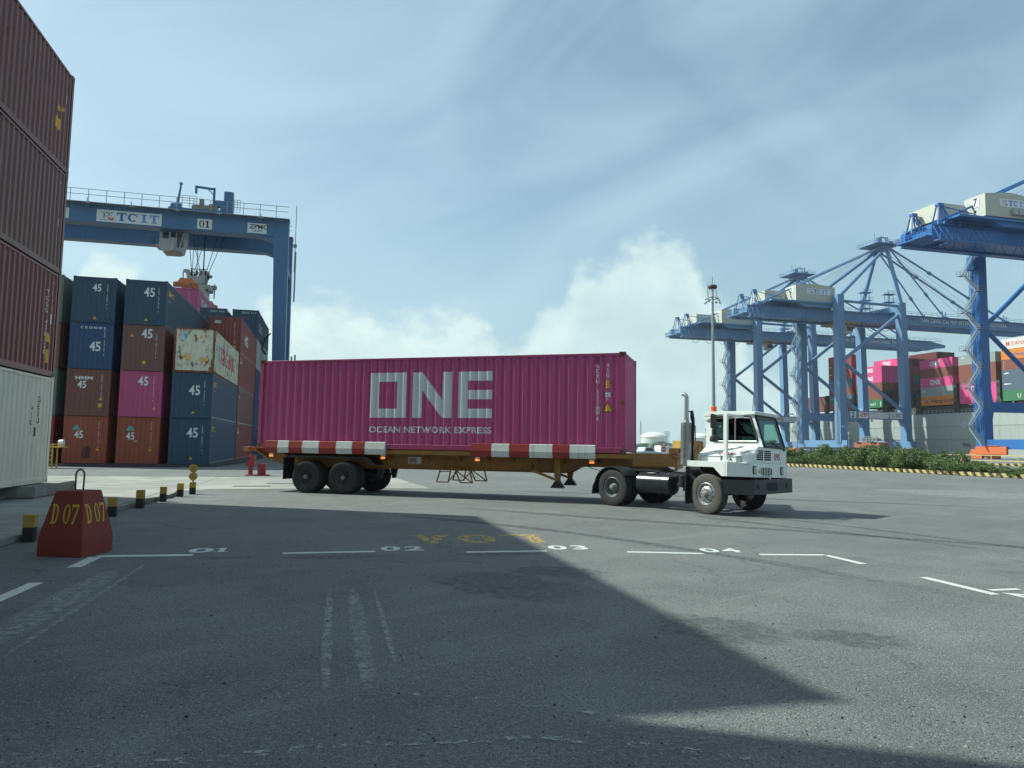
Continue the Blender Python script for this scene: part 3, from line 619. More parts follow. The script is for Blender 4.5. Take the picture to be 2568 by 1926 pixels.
# ================================================================== TRUCK CONTAINER AND TRAILER
YAW = -0.5425; dv = Vector((math.cos(YAW), math.sin(YAW), 0)); nv = Vector((-dv.y, dv.x, 0))
corner = Vector((8.0439, 18.9274, 0)); ctr = corner - dv * 6.096 + nv * (CW / 2)
gold = lettering('grey_white_livery', (.64, .67, .66), .12); X0 = 6.096
ox = X0 - 8.08
P_pinkf = paint('scraped_magenta_frame', (.40, .05, .15), .5, .3, .35, rust=.40); P_cast = paint('scraped_casting', (.22, .05, .08), .6, .3, .4, rust=.5)
big = [('S-', one_logo(), gold, ox, .985, 1.568, 1.415, 'logo'),
       ('S-', scale2(text2d('OCEAN NETWORK EXPRESS', 1., .035, 1., 1.10), 4.07 / width2(text2d('OCEAN NETWORK EXPRESS', 1., .035, 1., 1.10)), .183), gold, ox, .525, 1, 1, 'lettering'),
       ('S-', vtext('GCXU 523896', .118, .152), gold, X0 - .79, 2.60, 1, 1, 'code_marking'), ('S-', vtext('7', .118), gold, X0 - .79, .96 + .35, 1, 1, 'code_marking'),
       ('S-', merge2([(boxes2([(-.05, -.20, .05, -.19), (-.05, 0, .05, .01), (-.06, -.2, -.05, .01), (.05, -.2, .06, .01)]), 0, 0)]), gold, X0 - .79, .96 + .35, 1, 1, 'code_frame'),
       ('S-', vtext('45G1', .118, .142), gold, X0 - .50, 2.60, 1, 1, 'code_marking'),
       ('S-', boxes2([(-.06, 0, .06, .20)]), yellow_p, X0 - .50, 1.86, 1, 1, 'height_sticker'), ('S-', merge2([(text2d('2.9M', .05, .01), -.05, .11), (text2d("9'6", .05, .01), -.045, .03)]), blackletter, X0 - .50, 1.86, 1, 1, 'height_figures'),
       ('S-', boxes2([(-.07, 0, .07, .13)]), gold, X0 - .50, 1.60, 1, 1, 'approval_plate'), ('S-', text2d('ic', .08, .015), blackletter, X0 - .55, 1.625, 1, 1, 'approval_letters'), ('S-', text2d('87', .05, .01), gold, X0 - .54, 1.52, 1, 1, 'code_marking'),
       ('S-', tri2(.31), blackletter, X0 - .655, 1.165, 1, 1, 'warning_sticker'),
       ('S-', boxes2([(0, 0, .10, .25)]), paint('dark_magenta_plate', (.20, .02, .08), .5), X0 - .84, 2.52, 1, 1, 'plate'),  # small plate in a darker magenta than the side panel
       ('S-', hazard2(5, .08, .055, .02), yellow_p, X0 - .60, HC - .082, 1, 1, 'hazard_stripes'), ('S-', hazard2(5, .08, .055, .02), yellow_p, -X0 + .14, HC - .082, 1, 1, 'hazard_stripes')]
tc_ = container('shipping_container', 'magenta container with big white lettering riding on the ochre trailer', None, P_pink, (ctr.x, ctr.y, 1.452), YAW, marks=big, castmat=P_cast, framemat=P_pinkf)
link('warning_sticker', onface(tri2(.25), Mface('S-', 12.192), X0 - .625, 1.185, depth=.0055, name='warning_sticker'), tc_, yellow_p)
dm = MB()
for y in (-.95, -.35, .35, .95): dm.tube([(-X0 - .03, y, .12), (-X0 - .03, y, HC - .1)], .018, 8)
for y in (-.8, -.2, .2, .8): dm.cb((-X0 - .04, y, 1.15), (.03, .34, .06))
obj('lock_rods', dm, steel, tc_)
TR = empty('container_trailer', (ctr.x, ctr.y, 0), YAW, 'long ochre skeletal trailer with red and white side guards carrying the magenta container', 'trailer')
m = MB()   # main beams
for y in (-.5, .5):
    for pr_ in ([(-6.35, 1.44), (-6.35, 1.10), (-5.4, .84), (4.25, .84), (4.55, 1.04), (7.1, 1.04), (7.45, 1.17), (7.45, 1.44)],): m.prism(pr_, y - .012, y + .012, 'y')
    m.box((-6.35, y - .09, 1.425), (7.45, y - .0125, 1.446)); m.box((-6.35, y + .0125, 1.425), (7.45, y + .09, 1.446)); m.box((-5.4, y - .09, .825), (4.25, y + .09, .842)); m.bar((4.25, y, .835), (4.62, y, 1.045), .18, .016); m.box((4.60, y - .09, 1.03), (7.1, y + .09, 1.044))
obj('main_beam', m, ochre, TR)
m = MB()
for x in [-6.2, -5.3, -4.9, -3.5, -2.1, -1.5, -.2, .9, 1.8, 2.6, 3.4, 4.2, 5.2]:
    for s in (-1, 1):
        m.prism([(s * .515, 1.42), (s * 1.16, 1.42), (s * 1.16, 1.34), (s * .515, 1.10)], x - .03, x + .03, 'x')
    m.box((x - .03, -.487, 1.16), (x + .03, .487, 1.40))
m.box((-6.62, -1.24, 1.30), (-6.40, 1.24, 1.445)); m.box((7.455, -1.2, 1.02), (7.53, 1.2, 1.46))
for s in (-1, 1): m.box((7.30, s * 1.0 - .22, 1.452), (7.53, s * 1.0 + .22, 1.62)); m.box((-6.5, s * 1.17 - .06, 1.446), (-6.2, s * 1.17 + .06, 1.452)); m.box((6.30, s * 1.16 - .03, 1.10), (7.45, s * 1.16 + .03, 1.445))
for s in (-1, 1): m.box((-5.6, s * 1.17 - .03, 1.30), (6.3, s * 1.17 + .03, 1.425))
obj('cross_beams', m, ochre, TR, bevel=.004)
redw = paint('red_guard_paint', (.26, .018, .014), .5, .25, .3); whw = paint('white_guard_paint', (.56, .57, .52), .55, .2, .4)
def guard(cuts, s, first_red=True):
    for sd in (-1, 1):
        g0 = None
        for i in range(len(cuts) - 1):
            a, b = cuts[i], cuts[i + 1]; mm = MB()
            sec = [(sd * 1.262, 1.28), (sd * 1.315, 1.28), (sd * 1.345, 1.45), (sd * 1.315, 1.665), (sd * 1.235, 1.675), (sd * 1.235, 1.66), (sd * 1.30, 1.645), (sd * 1.325, 1.45), (sd * 1.262, 1.30)]
            mm.prism(sec, a + .001, b - .001, 'x')
            o = obj('side_guard', mm, redw if (i % 2 == 0) else whw, TR, bevel=.004)
        mm = MB(); mm.prism([(sd * 1.24, 1.30), (sd * 1.31, 1.30), (sd * 1.325, 1.45), (sd * 1.30, 1.64), (sd * 1.24, 1.655)], cuts[-1] - .012, cuts[-1] - .002, 'x'); obj('guard_end', mm, whw, TR)
cv1 = [258, 380, 485, 612, 768, 925, 1070, 1185, 1360]; guard([X0 - 11.81 + (c - 258) / (1360 - 258) * 4.36 for c in cv1], 0)
cv2 = [130, 330, 500, 690, 905, 1062, 1290]; guard([X0 - 4.60 + (c - 130) / (1290 - 130) * 3.76 for c in cv2], 0)
amb, g = newmat('amber_marker_lamp'); finish(g, (.8, .22, .02), .3, 0, None, Emission_Color=(1, .30, .04, 1), Emission_Strength=.9)
for s_ in (-11.62, -7.55, -4.42, -.95):
    for sd in (-1, 1):
        mm = MB(); mm.cb((X0 + s_, sd * 1.225, 1.235), (.14, .04, .045)); b_ = obj('lamp_bracket', mm, white_p, TR)
        mm = MB(); mm.cb((X0 + s_, sd * 1.235, 1.175), (.14, .05, .055)); obj('marker_lamp', mm, amb, TR, bevel=.012)
for x in (X0 - 10.32, X0 - 8.96):
    for sd in (-1, 1):
        wheel(TR, (x, sd * 1.075, .52), sd, .52, .28, 'dish'); wheel(TR, (x, sd * .755, .52), sd, .52, .28, 'dual')
    mm = MB(); mm.tube([(x, -1.0, .52), (x, 1.0, .52)], .075, 12); obj('axle', mm, chassis_b, TR, smooth=True)
mm = MB()
for s in (-1, 1):
    for x in (-5.1, -3.52, -1.9): mm.prism([(x - .14, .85), (x + .14, .85), (x + .05, .48), (x - .05, .48)], s * .5 - .05, s * .5 + .05, 'y')
    mm.box((-5.1, s * .5 - .045, .58), (-1.9, s * .5 + .045, .64))
    mm.prism([(-5.0, 1.20), (-2.0, 1.20), (-1.7, .95), (-1.95, .95), (-2.1, 1.13), (-4.95, 1.13)], s * 1.2, s * .62, 'y')
obj('suspension', mm, chassis_b, TR)
for sd in (-1, 1):
    mm = MB(); mm.box((-5.06, sd * .92 - .3, .42), (-5.04, sd * .92 + .3, 1.12)); mm.box((-5.06, sd * .92 - .3, 1.12), (-4.8, sd * .92 + .3, 1.14)); obj('mudflap', mm, chassis_b, TR)
    mm = MB()
    x = X0 - 2.03
    mm.box((x - .09, sd * .86 - .09, .72), (x + .09, sd * .86 + .09, 1.40)); mm.box((x - .07, sd * .86 - .07, .58), (x + .07, sd * .86 + .07, .72))
    mm.bar((x - .85, sd * .55, 1.02), (x - .80, sd * .86, .86), .07); mm.bar((x - .80, sd * .86, .90), (x - .05, sd * .86, .64), .07)
    lg = obj('landing_leg', mm, ochre, TR, bevel=.005)
    mm = MB(); mm.prism([(x - .20, .40), (x + .20, .40), (x + .19, .43), (x + .07, .60), (x - .07, .60), (x - .19, .43)], sd * .86 - .1, sd * .86 + .1, 'y'); obj('foot', mm, chassis_b, lg)
    mm = MB(); a, b = X0 - 5.80, X0 - 5.55
    for (xa, xb, xc, xd) in ((-5.95, -5.56, -5.76, -5.44), ):
        y = sd * .68
        P_ = [(X0 + xa, y, .46), (X0 + xb, y, .46), (X0 + xd, y, 1.10), (X0 + xc, y, 1.10)]
        for i in range(4): mm.bar(P_[i], P_[(i + 1) % 4], .035)
        mm.bar((X0 + xa + .07, y, .78), (X0 + xd - .07, y, .80), .03); mm.bar((X0 + xb - .02, y, .47), (X0 + xb + .34, y, .84), .03)
        P_ = [(X0 - 5.16, y, .46), (X0 - 4.76, y, .46), (X0 - 4.86, y, .84), (X0 - 5.34, y, .84)]
        for i in range(4): mm.bar(P_[i], P_[(i + 1) % 4], .035)
        mm.bar((X0 - 5.32, y, .83), (X0 - 4.80, y, .48), .03)
    obj('spare_rack', mm, ochre, TR)
mm = MB()
mm.tube([(4.9, -.6, 1.05)] + [(4.9 + i * .18, -.6, 1.05 - .14 * math.sin(i * PI / 7) ** .8) for i in range(1, 7)] + [(6.2, -.6, 1.06)], .010, 6)
mm.tube([(6.2, -.6, 1.05), (6.35, -.6, .97), (6.6, -.6, .96), (6.8, -.6, 1.05)], .010, 6); obj('hanging_air_hose', mm, chassis_b, TR)
def yplate(name, s, x, z, h, mat_, y=-.515, sx=1., bold=.02, sp=1., parent=None):
    t_ = text2d(s, h, bold, sx, sp); me = bpy.data.meshes.new(name); me.from_pydata([(x + a, y, z + b) for a, b in t_[0]], [], t_[1]); return link(name, me, parent or TR, mat_)
mm = MB(); mm.box((X0 - 7.02, -.522, 1.0), (X0 - 6.56, -.5125, 1.215)); pl_ = obj('number_plate', mm, whw, TR)
yplate('plate_number', '095', X0 - 6.99, 1.03, .145, paint('maroon_lettering', (.16, .012, .02), .5), -.524, .88, .03, parent=pl_); yplate('lettering', 'TCIT', X0 - 6.92, 1.245, .13, mk_f, -.515, .65, .01)
yplate('lettering', 'CTY TNHH CANG QT TAN CANG CAI MEP', X0 - 6.2, 1.29, .062, mk_f, -.515, 1.0); yplate('lettering', 'MADE BY CHIEN YOU.VN', X0 + .36, 1.33, .062, mk_f, -1.192, .95, .0); yplate('lettering', 'WWW.CHIENYOU.VN.COM', X0 + .36, 1.235, .062, mk_f, -1.192, .95, .0)
# ================================================================== YARD TRACTOR
TA = R(-60.4); TO = Vector((9.06, 16.25, 0))
TT = empty('terminal_tractor', TO, TA, 'white terminal tractor numbered 095 with upright exhaust pulling the ochre trailer', 'truck')
RL = Matrix.Rotation(R(-1.9), 4, 'X'); PV = Vector((0, .2, .75)); RT = Matrix.Translation(PV) @ RL @ Matrix.Translation(-PV)
def body(name, mb, mats, parent=None, **k):
    o = obj(name, mb, mats, parent or TT, **k)
    if parent is None: o.matrix_local = RT
    return o
# chassis
mm = MB()
for y in (.78, 1.5): mm.box((-3.75, y - .04, .72), (.9, y + .04, .96))
for x in (-3.7, -2.2, -1.0, .3): mm.box((x - .06, .82, .76), (x + .06, 1.46, .92))
mm.box((-.5, .55, .70), (.75, 1.75, 1.20)); mm.prism([(-.50, .70), (-.2, .70), (-.62, 1.16), (-.66, 1.16)], .15, .9, 'y'); obj('chassis_frame', mm, chassis_b, TT)
mm = MB(); mm.prism([(-3.55, 1.0), (-3.3, 1.03), (-2.2, 1.03), (-1.9, .97), (-3.5, .96)], .55, 1.75, 'y'); mm.lathe([(.001, 1.01), (.5, 1.01), (.5, .965), (.001, .965)], 24, Matrix.Translation((-2.75, 1.15, 0))); mm.box((-3.0, .9, .96), (-2.4, 1.4, 1.0)); obj('fifth_wheel', mm, chassis_b, TT)
wheel(TT, (0, .15, .5), -1, .5, .29, 'front', tyre_d, R(-9)); wheel(TT, (0, 2.14, .5), 1, .5, .29, 'front', tyre_m, R(-11))
for sd, yy in ((-1, (.14, .46)), (1, (2.26, 1.94))):
    wheel(TT, (-2.97, yy[0], .515), sd, .515, .28, 'dual'); wheel(TT, (-2.97, yy[1], .515), sd, .515, .28, 'dual')
mm = MB(); mm.tube([(0, .3, .48), (0, 2.0, .48)], .06, 10); mm.tube([(-2.97, .3, .515), (-2.97, 2.1, .515)], .1, 12); mm.lathe([(.001, -.2), (.2, -.14), (.24, 0), (.2, .14), (.001, .2)], 16, Matrix.Translation((-2.97, 1.2, .515)), 'y'); obj('axle', mm, chassis_b, TT, smooth=True)
for y0, y1 in ((-.03, .62), (1.78, 2.43)):
    mm = MB(); A_ = [(-2.97 - .60 * math.cos(a), .515 + .58 * math.sin(a)) for a in [R(q) for q in range(12, 150, 12)]]; B_ = [(-2.97 - .575 * math.cos(a), .515 + .555 * math.sin(a)) for a in [R(q) for q in range(12, 150, 12)]]
    mm.prism([(-3.66, .30), (-3.63, .52)] + A_ + B_[::-1] + [(-3.6, .52), (-3.64, .30)], y0, y1, 'y'); obj('rear_fender', mm, chassis_b, TT, fix=True)
# tank
mm = MB(); mm.lathe([(.001, -2.24), (.22, -2.23), (.285, -2.18), (.285, -1.93), (.291, -1.93), (.291, -1.90), (.285, -1.90), (.285, -1.45), (.291, -1.45), (.291, -1.42), (.285, -1.42), (.285, -1.17), (.22, -1.12), (.001, -1.11)], 28, Matrix.Translation((0, .34, .675)), 'x')
tkm, g = newmat('gloss_black_tank'); finish(g, (.018, .022, .026), .22, .0); tk = obj('fuel_tank', mm, tkm, TT, smooth=True)
mm = MB(); mm.tube([(-1.62, .28, .95), (-1.62, .27, 1.0)], .05, 12); obj('filler_cap', mm, chassis_b, tk); mm = MB(); mm.cb((-1.78, .22, .951), (.22, .1, .01), Matrix.Rotation(0, 4, 'X')); obj('tank_label', mm, white_p, tk)
mm = MB(); mm.box((-1.05, .60, .50), (-.72, .74, .95)); mm.tube([(-.80, .20, .62), (-.80, .20, .92)], .10, 12); mm.tube([(-.62, .16, 1.15), (-.66, .16, .95), (-.60, .2, .66)], .045, 10); mm.box((-.60, -.02, .22), (-.575, .55, .95)); obj('step_and_battery_box', mm, chassis_b, TT)
# deck with right side plate
mm = MB(); mm.prism([(-.54, 1.31), (.58, 1.31), (.58, .955), (.42, .955), (.2, 1.165), (-.54, 1.165)], -.0, .03, 'y'); mm.box((-.54, .0301, 1.285), (.58, .46, 1.309)); mm.box((-.54, .0301, 1.166), (-.51, .9, 1.284))
dk = body('deck', mm, wpaint, bevel=.004)
mm = MB()
for (x, z) in [(.52, .99 + i * .06) for i in range(6)] + [(-.50, 1.19), (-.50, 1.28), (-.35, 1.22), (-.30, 1.26)]: mm.cb((x, -.003, z), (.014, .008, .014))
body('rivets', mm, rim_dark, dk)
mm = MB(); mm.prism([(.585, .004), (1.0, .42), (1.0, 2.30), (.585, 2.40), (.585, 2.37), (.965, 2.27), (.965, .435), (.585, .05)], .955, 1.308, 'z'); body('front_apron', mm, wpaint, bevel=.005)
mm = MB(); mm.box((.52, .25, 1.285), (.96, 2.3, 1.307)); body('nose_deck', mm, wpaint)
# bumper
mm = MB(); mm.prism([(.47, -.03), (1.06, .38), (1.09, .40), (1.09, 2.40), (1.04, 2.44), (.5, 2.44), (.5, 2.38), (1.0, 2.34), (1.0, .46), (.47, .07)], .52, .88, 'z'); bp = obj('bumper', mm, paint('bumper_dark_grey', (.045, .047, .047), .6, .3, .4), TT, bevel=.012)
mm = MB()
for i in range(7): mm.box((1.086, .98 + i * .088, .60 + (.02 if i in (0, 6) else 0)), (1.094, 1.035 + i * .088, .80 - (.02 if i in (0, 6) else 0)))
for y in (.56, 2.06): mm.lathe([(.075, 1.085), (.075, 1.093), (.001, 1.0935)], 6, Matrix.Translation((0, y, .71)), 'x')
for z in (.63, .69, .75): mm.box((1.086, 1.72, z), (1.093, 1.74, z + .02))
obj('bumper_slots', mm, darkhole, bp)
# headlights and grille on the apron
def fx(name, bxs, mat_, x=1.001, d=.02, parent=None, bevel=0.):
    q = MB()
    for y0, z0, y1, z1 in bxs: q.box((x, y0, z0), (x + d, y1, z1))
    return body(name, q, mat_, bevel=bevel)
glass_l, g = newmat('headlight_glass'); finish(g, (.42, .45, .46), .12, .3)
for y in (.46, 1.90):
    a_ = fx('headlight', [(y, 1.03, y + .155, 1.235)], chassis_b, bevel=.012); q = MB(); q.box((1.0215, y + .022, 1.055), (1.028, y + .133, 1.21)); obj('lens', q, glass_l, a_)
gr = fx('grille', [(.86, .985, 1.46, 1.215)], wpaint, d=.012, bevel=.01); q = MB()
for i in range(7): q.box((1.0135, .878 + i * .084, 1.0 + (.02 if i in (0, 6) else 0)), (1.017, .922 + i * .084, 1.205 - (.02 if i in (0, 6) else 0)))
obj('grille_slots', q, darkhole, gr)
fx('yellow_sticker', [(.76, 1.06, .85, 1.14)], yellow_p, d=.002); fx('blue_sticker', [(.66, 1.06, .69, 1.15)], flat('blue_logo', (.05, .2, .45)), d=.002)
# hood and nose
A_ = [(-.40, .30, 1.31), (-.40, .30, 1.455), (-.40, 1.0, 1.755), (-.60, 1.0, 1.755), (-.60, 1.0, 1.31)]
mm = MB()
V_ = [(-.42, .30, 1.311), (-.42, .30, 1.455), (-.57, .998, 1.755), (-.57, .998, 1.311),       # 0-3 rear section
      (.86, .30, 1.311), (.86, .30, 1.455), (.90, .62, 1.60), (.92, .998, 1.755),              # 4-7 front edge of the lid
      (1.0, .48, 1.311), (1.0, .48, 1.49), (1.0, .75, 1.715), (1.0, .998, 1.72), (1.0, .998, 1.311)]
mm.add(V_, [(0, 1, 2, 3), (0, 4, 5, 1), (1, 5, 6, 7, 2), (4, 8, 9, 5), (5, 9, 10, 6), (6, 10, 11, 7), (8, 12, 11, 10, 9), (0, 3, 12, 8, 4), (3, 2, 7, 11, 12)])
hd = body('engine_hood', mm, wpaint, fix=True)
mm = MB(); mm.box((-.34, .290, 1.435), (.78, .2985, 1.443)); mm.box((-.34, .294, 1.32), (-.335, .2995, 1.435)); mm.box((.78, .294, 1.32), (.785, .2995, 1.435))
sl_ = Vector((0, .7, .30)).normalized()
mm.bar((-.38, .30, 1.459), (-.46, .66, 1.613), .006, .004); mm.bar((.80, .30, 1.459), (.80, .66, 1.613), .006, .004); mm.bar((-.46, .665, 1.615), (.80, .665, 1.615), .006, .004); mm.cb((.25, .289, 1.40), (.03, .02, .13)); mm.cb((.50, .289, 1.37), (.04, .02, .05))
body('hood_seams', mm, rim_dark, hd)
nn_ = Vector((0, -.394, .919))
def hoodpt(x, f, lift=.003): return Vector((x, .30 + .70 * f, 1.455 + .30 * f)) + nn_ * lift
def hoodtext(s, x, f, h, mat_, name, bold=.02, sx=1.):
    t_ = text2d(s, h, bold, sx); me = bpy.data.meshes.new(name); me.from_pydata([hoodpt(x + a, f + b / .762) for a, b in t_[0]], [], t_[1]); return link(name, me, hd, mat_)
redl = paint('dark_red_lettering', (.30, .012, .03), .5, .1, .1); hoodtext('095', .10, .10, .17, redl, 'hood_number', .03, 1.1)
t_ = MB()
for i in range(13): t_.add([hoodpt(-.25 + i * .078, .40), hoodpt(-.20 + i * .078, .40), hoodpt(-.20 + i * .078, .44), hoodpt(-.25 + i * .078, .44)], [(0, 1, 2, 3)])
link('hood_lettering', t_.mesh('hood_lettering'), hd, flat('light_grey_lettering', (.36, .38, .38)))
mm = MB(); mm.box((.7, .999, 1.311), (1.0, 2.25, 1.70)); mm.box((-.60, .999, 1.20), (.699, 2.2, 1.69)); ns = body('cab_base', mm, wpaint, bevel=.006)
mm = MB()
for i in range(4):
    for j in range(5 if i < 3 else 5):
        if i == 0 and j > 2: continue
        mm.box((1.0005, .66 + i * .085, 1.38 + j * .052), (1.004, .73 + i * .085, 1.42 + j * .052))
for i in range(4):
    for j in range(5): mm.box((1.0005, 1.06 + i * .085, 1.38 + j * .052), (1.004, 1.13 + i * .085, 1.42 + j * .052))
for y in (.56, .9, 1.03, 1.5, 1.9, 2.2):
    for z in (1.345, 1.66): mm.cb((1.002, y, z), (.006, .014, .014))
body('nose_vents', mm, darkhole, ns)
t_ = text2d('095', .165, .045, .92); me = bpy.data.meshes.new('nose_number'); me.from_pydata([(1.0025, 1.56 + a, 1.40 + b) for a, b in t_[0]], [], t_[1]); link('nose_number', me, ns, redl)
# cab shell -------------------------------------------------------------
yc0, yc1 = 1.0, 2.2
mm = MB()
SW = [(-.62, 1.69), (-.62, 2.52), (.74, 2.52), (1.0, 1.69)]; WN = [(-.42, 1.835), (-.42, 2.475), (.66, 2.475), (.87, 1.835)]
for y0, y1 in ((yc0, yc0 + .03), (yc1 - .03, yc1)):
    for i in range(4): j = (i + 1) % 4; mm.prism([SW[i], SW[j], WN[j], WN[i]], y0, y1, 'y')
# rear wall with window, front header and sill
mm.box((-.62, yc0 + .031, 1.69), (-.59, yc1 - .031, 1.95)); mm.box((-.62, yc0 + .031, 2.40), (-.59, yc1 - .031, 2.52)); mm.box((-.62, yc0 + .031, 1.951), (-.59, yc0 + .2, 2.399)); mm.box((-.62, yc1 - .2, 1.951), (-.59, yc1 - .031, 2.399))
cs = body('cab_shell', mm, wpaint)
mm = MB(); mm.prism([(-.66, 2.50), (-.66, 2.60), (-.58, 2.625), (.74, 2.625), (.82, 2.60), (.80, 2.525), (-.56, 2.505)], yc0 - .06, yc1 + .06, 'y'); rf = body('cab_roof', mm, wpaint, bevel=.012)
mm = MB(); mm.prism([(-.66, 2.50), (-.66, 2.44), (-.55, 2.40), (-.40, 2.50)], yc0 - .05, yc0 + .3, 'y'); body('roof_rear_skirt', mm, wpaint)
def rrect(c, r=.06, n=5):
    """rounded polygon through corner points"""
    out = []; L = len(c)
    for i in range(L):
        p = Vector(c[i]); a = (Vector(c[i - 1]) - p).normalized(); b = (Vector(c[(i + 1) % L]) - p).normalized()
        for k in range(n + 1):
            t = k / n; q0 = p + a * r; q1 = p + b * r; out.append((q0 * (1 - t) ** 2 + p * 2 * t * (1 - t) + q1 * t * t))
    return out
def gasket(name, pts, r, mat_, par=None):
    q = MB(); pts = pts + [pts[0], pts[1]]; q.tube(pts, r, 6, cap=False); return body(name, q, mat_, par, smooth=True)
gl, g = newmat('cab_glass'); tr = g.n('BsdfTransparent'); tr.inputs[0].default_value = (.22, .30, .29, 1); gs = g.n('BsdfGlossy'); gs.inputs['Roughness'].default_value = .02
fr = g.n('Fresnel'); fr.inputs[0].default_value = 1.5; mx = g.n('MixShader'); g.put(mx.inputs[0], g.m('MULTIPLY', fr.outputs[0], 1.0, clamp=True)); g.nt.links.new(tr.outputs[0], mx.inputs[1]); g.nt.links.new(gs.outputs[0], mx.inputs[2]); o_ = g.n('OutputMaterial'); g.nt.links.new(mx.outputs[0], o_.inputs[0])
gl2 = gl.copy(); gl2.name = 'windshield_glass'; [setattr(x.inputs[0], 'default_value', (.62, .80, .72, 1)) for x in gl2.node_tree.nodes if x.type == 'BSDF_TRANSPARENT']
for y, s in ((yc0, -1), (yc1, 1)):
    c_ = [(x, y + s * .004, z) for x, z in WN]; wn = rrect(c_, .07)
    gasket('window_gasket', wn, .020, chassis_b)
    inn = [Vector((p.x * .972 + .006, p.y + s * .006, 2.155 + (p.z - 2.155) * .93)) for p in wn]; gasket('window_trim', inn, .008, steel)
    q = MB(); q.prism([(a, b) for a, b in WN], y + s * -.02, y + s * -.014, 'y'); body('side_window', q, gl if s < 0 else gl2)
    q = MB(); q.box((.22, y + s * .002 - .01, 1.85), (.245, y + s * .002 + .01, 2.465)); body('window_bar', q, steel)
wsc = [(1.005, yc0 + .05, 1.71), (1.005, yc1 - .05, 1.71), (.765, yc1 - .08, 2.50), (.765, yc0 + .08, 2.50)]
q = MB(); q.add([wsc[0], wsc[1], wsc[2], wsc[3]], [(0, 1, 2, 3)]); body('windshield', q, gl2, fix=False)
gasket('windshield_gasket', rrect([Vector(p) + Vector((.006, 0, 0)) for p in wsc], .08), .020, chassis_b)
q = MB(); q.bar((1.02, yc0 + .95, 1.70), (.965, yc0 + .45, 1.86), .02); q.bar((.985, yc0 + .30, 1.83), (.955, yc0 + .85, 1.90), .014); q.tube([(1.03, yc1 - .12, 1.66), (1.0, yc1 - .12, 1.70)], .03, 8); body('wiper', q, chassis_b)
q = MB(); q.box((-.60, yc0 + .032, 1.695), (.97, yc1 - .032, 1.70)); q.box((.55, yc0 + .05, 1.70), (.97, yc1 - .05, 1.76)); q.box((-.57, yc0 + .05, 2.485), (.72, yc1 - .05, 2.50)); body('cab_interior', q, chassis_b)
st_ = MB(); st_.box((-.20, yc0 + .35, 1.70), (.22, yc0 + .85, 1.80)); st_.prism([(-.25, 1.79), (-.38, 2.36), (-.28, 2.38), (-.13, 1.79)], yc0 + .37, yc0 + .83, 'y'); body('seat', st_, flat('dark_seat_fabric', (.03, .03, .035)), bevel=.02)
q = MB(); Mst = Matrix.Translation((.50, yc0 + .6, 1.93)) @ Matrix.Rotation(R(-55), 4, 'Y'); q.tube([Mst @ Vector((.19 * math.cos(a), .19 * math.sin(a), 0)) for a in [2 * PI * i / 20 for i in range(22)]], .013, 6, cap=False); q.bar(Mst @ Vector((0, 0, 0)), Mst @ Vector((0, 0, -.2)), .05); q.bar(Mst @ Vector((-.19, 0, 0)), Mst @ Vector((.19, 0, 0)), .03); body('steering_wheel', q, chassis_b)
# mirror post, mirror, beacon, antenna
q = MB(); q.box((.42, .08, 1.311), (.52, .16, 2.50)); q.prism([(.37, 1.311), (.57, 1.311), (.52, 1.40), (.42, 1.40)], .09, .15, 'y'); q.box((.43, .16, 2.44), (.51, yc0 - .06, 2.50)); body('mirror_post', q, wpaint, bevel=.006)
q = MB(); q.box((.10, .02, 2.13), (.14, .24, 2.49)); q.bar((.14, .12, 2.46), (.42, .12, 2.47), .02); q.bar((.12, .12, 2.16), (.42, .12, 2.07), .02); mr = body('mirror', q, chassis_b, bevel=.01)
q = MB(); q.cb((.09, .13, 2.31), (.006, .19, .32)); obj('mirror_glass', q, flat('mirror_back', (.16, .11, .09), .5), mr)
q = MB(); q.lathe([(.001, 1.79), (.10, 1.80), (.11, 1.86), (.09, 1.94), (.001, 1.97)], 16, Matrix.Translation((.12, .16, 0))); q.bar((.12, .16, 1.9), (.42, .12, 2.02), .018); body('convex_mirror', q, chassis_b, smooth=True)
bm_, g = newmat('orange_beacon_plastic'); finish(g, (.75, .10, .015), .3); q = MB(); q.lathe([(.06, 2.625), (.075, 2.64), (.075, 2.76), (.06, 2.775), (.001, 2.776)], 18, Matrix.Translation((-.46, yc0 + .12, 0))); body('beacon', q, bm_, smooth=True)
q = MB(); q.tube([(.70, yc0 + .02, 2.62), (.73, yc0 + .02, 3.0)], .009, 6); q.tube([(.70, yc0 + .02, 2.56), (.70, yc0 + .02, 2.64)], .02, 8); body('antenna', q, chassis_b)
for z in (1.98, 2.16): q = MB(); q.lathe([(.001, -.68), (.045, -.675), (.05, -.63), (.03, -.62)], 12, Matrix.Translation((0, yc0 + .1, z)), 'x'); body('work_lamp', q, chassis_b, smooth=True)
# exhaust
pf, g = newmat('perforated_exhaust_shield'); oc = g.n('TexCoord').outputs['Object']; x, y, z = g.sep(g.vm('SUBTRACT', oc, (-.66, .12, 0)))
th = g.m('MULTIPLY', g.m('ARCTAN2', y, x), .14); pu_ = g.m('DIVIDE', th, .044); pv_ = g.m('DIVIDE', z, .062)
ru = g.m('SUBTRACT', pu_, g.m('ROUND', pu_)); rv = g.m('SUBTRACT', pv_, g.m('ROUND', pv_)); h1 = g.m('ADD', g.m('POWER', ru, 2.), g.m('POWER', g.m('MULTIPLY', rv, 1.4), 2.))
pu2 = g.m('ADD', pu_, .5); pv2 = g.m('ADD', pv_, .5); ru2 = g.m('SUBTRACT', pu2, g.m('ROUND', pu2)); rv2 = g.m('SUBTRACT', pv2, g.m('ROUND', pv2)); h2 = g.m('ADD', g.m('POWER', ru2, 2.), g.m('POWER', g.m('MULTIPLY', rv2, 1.4), 2.))
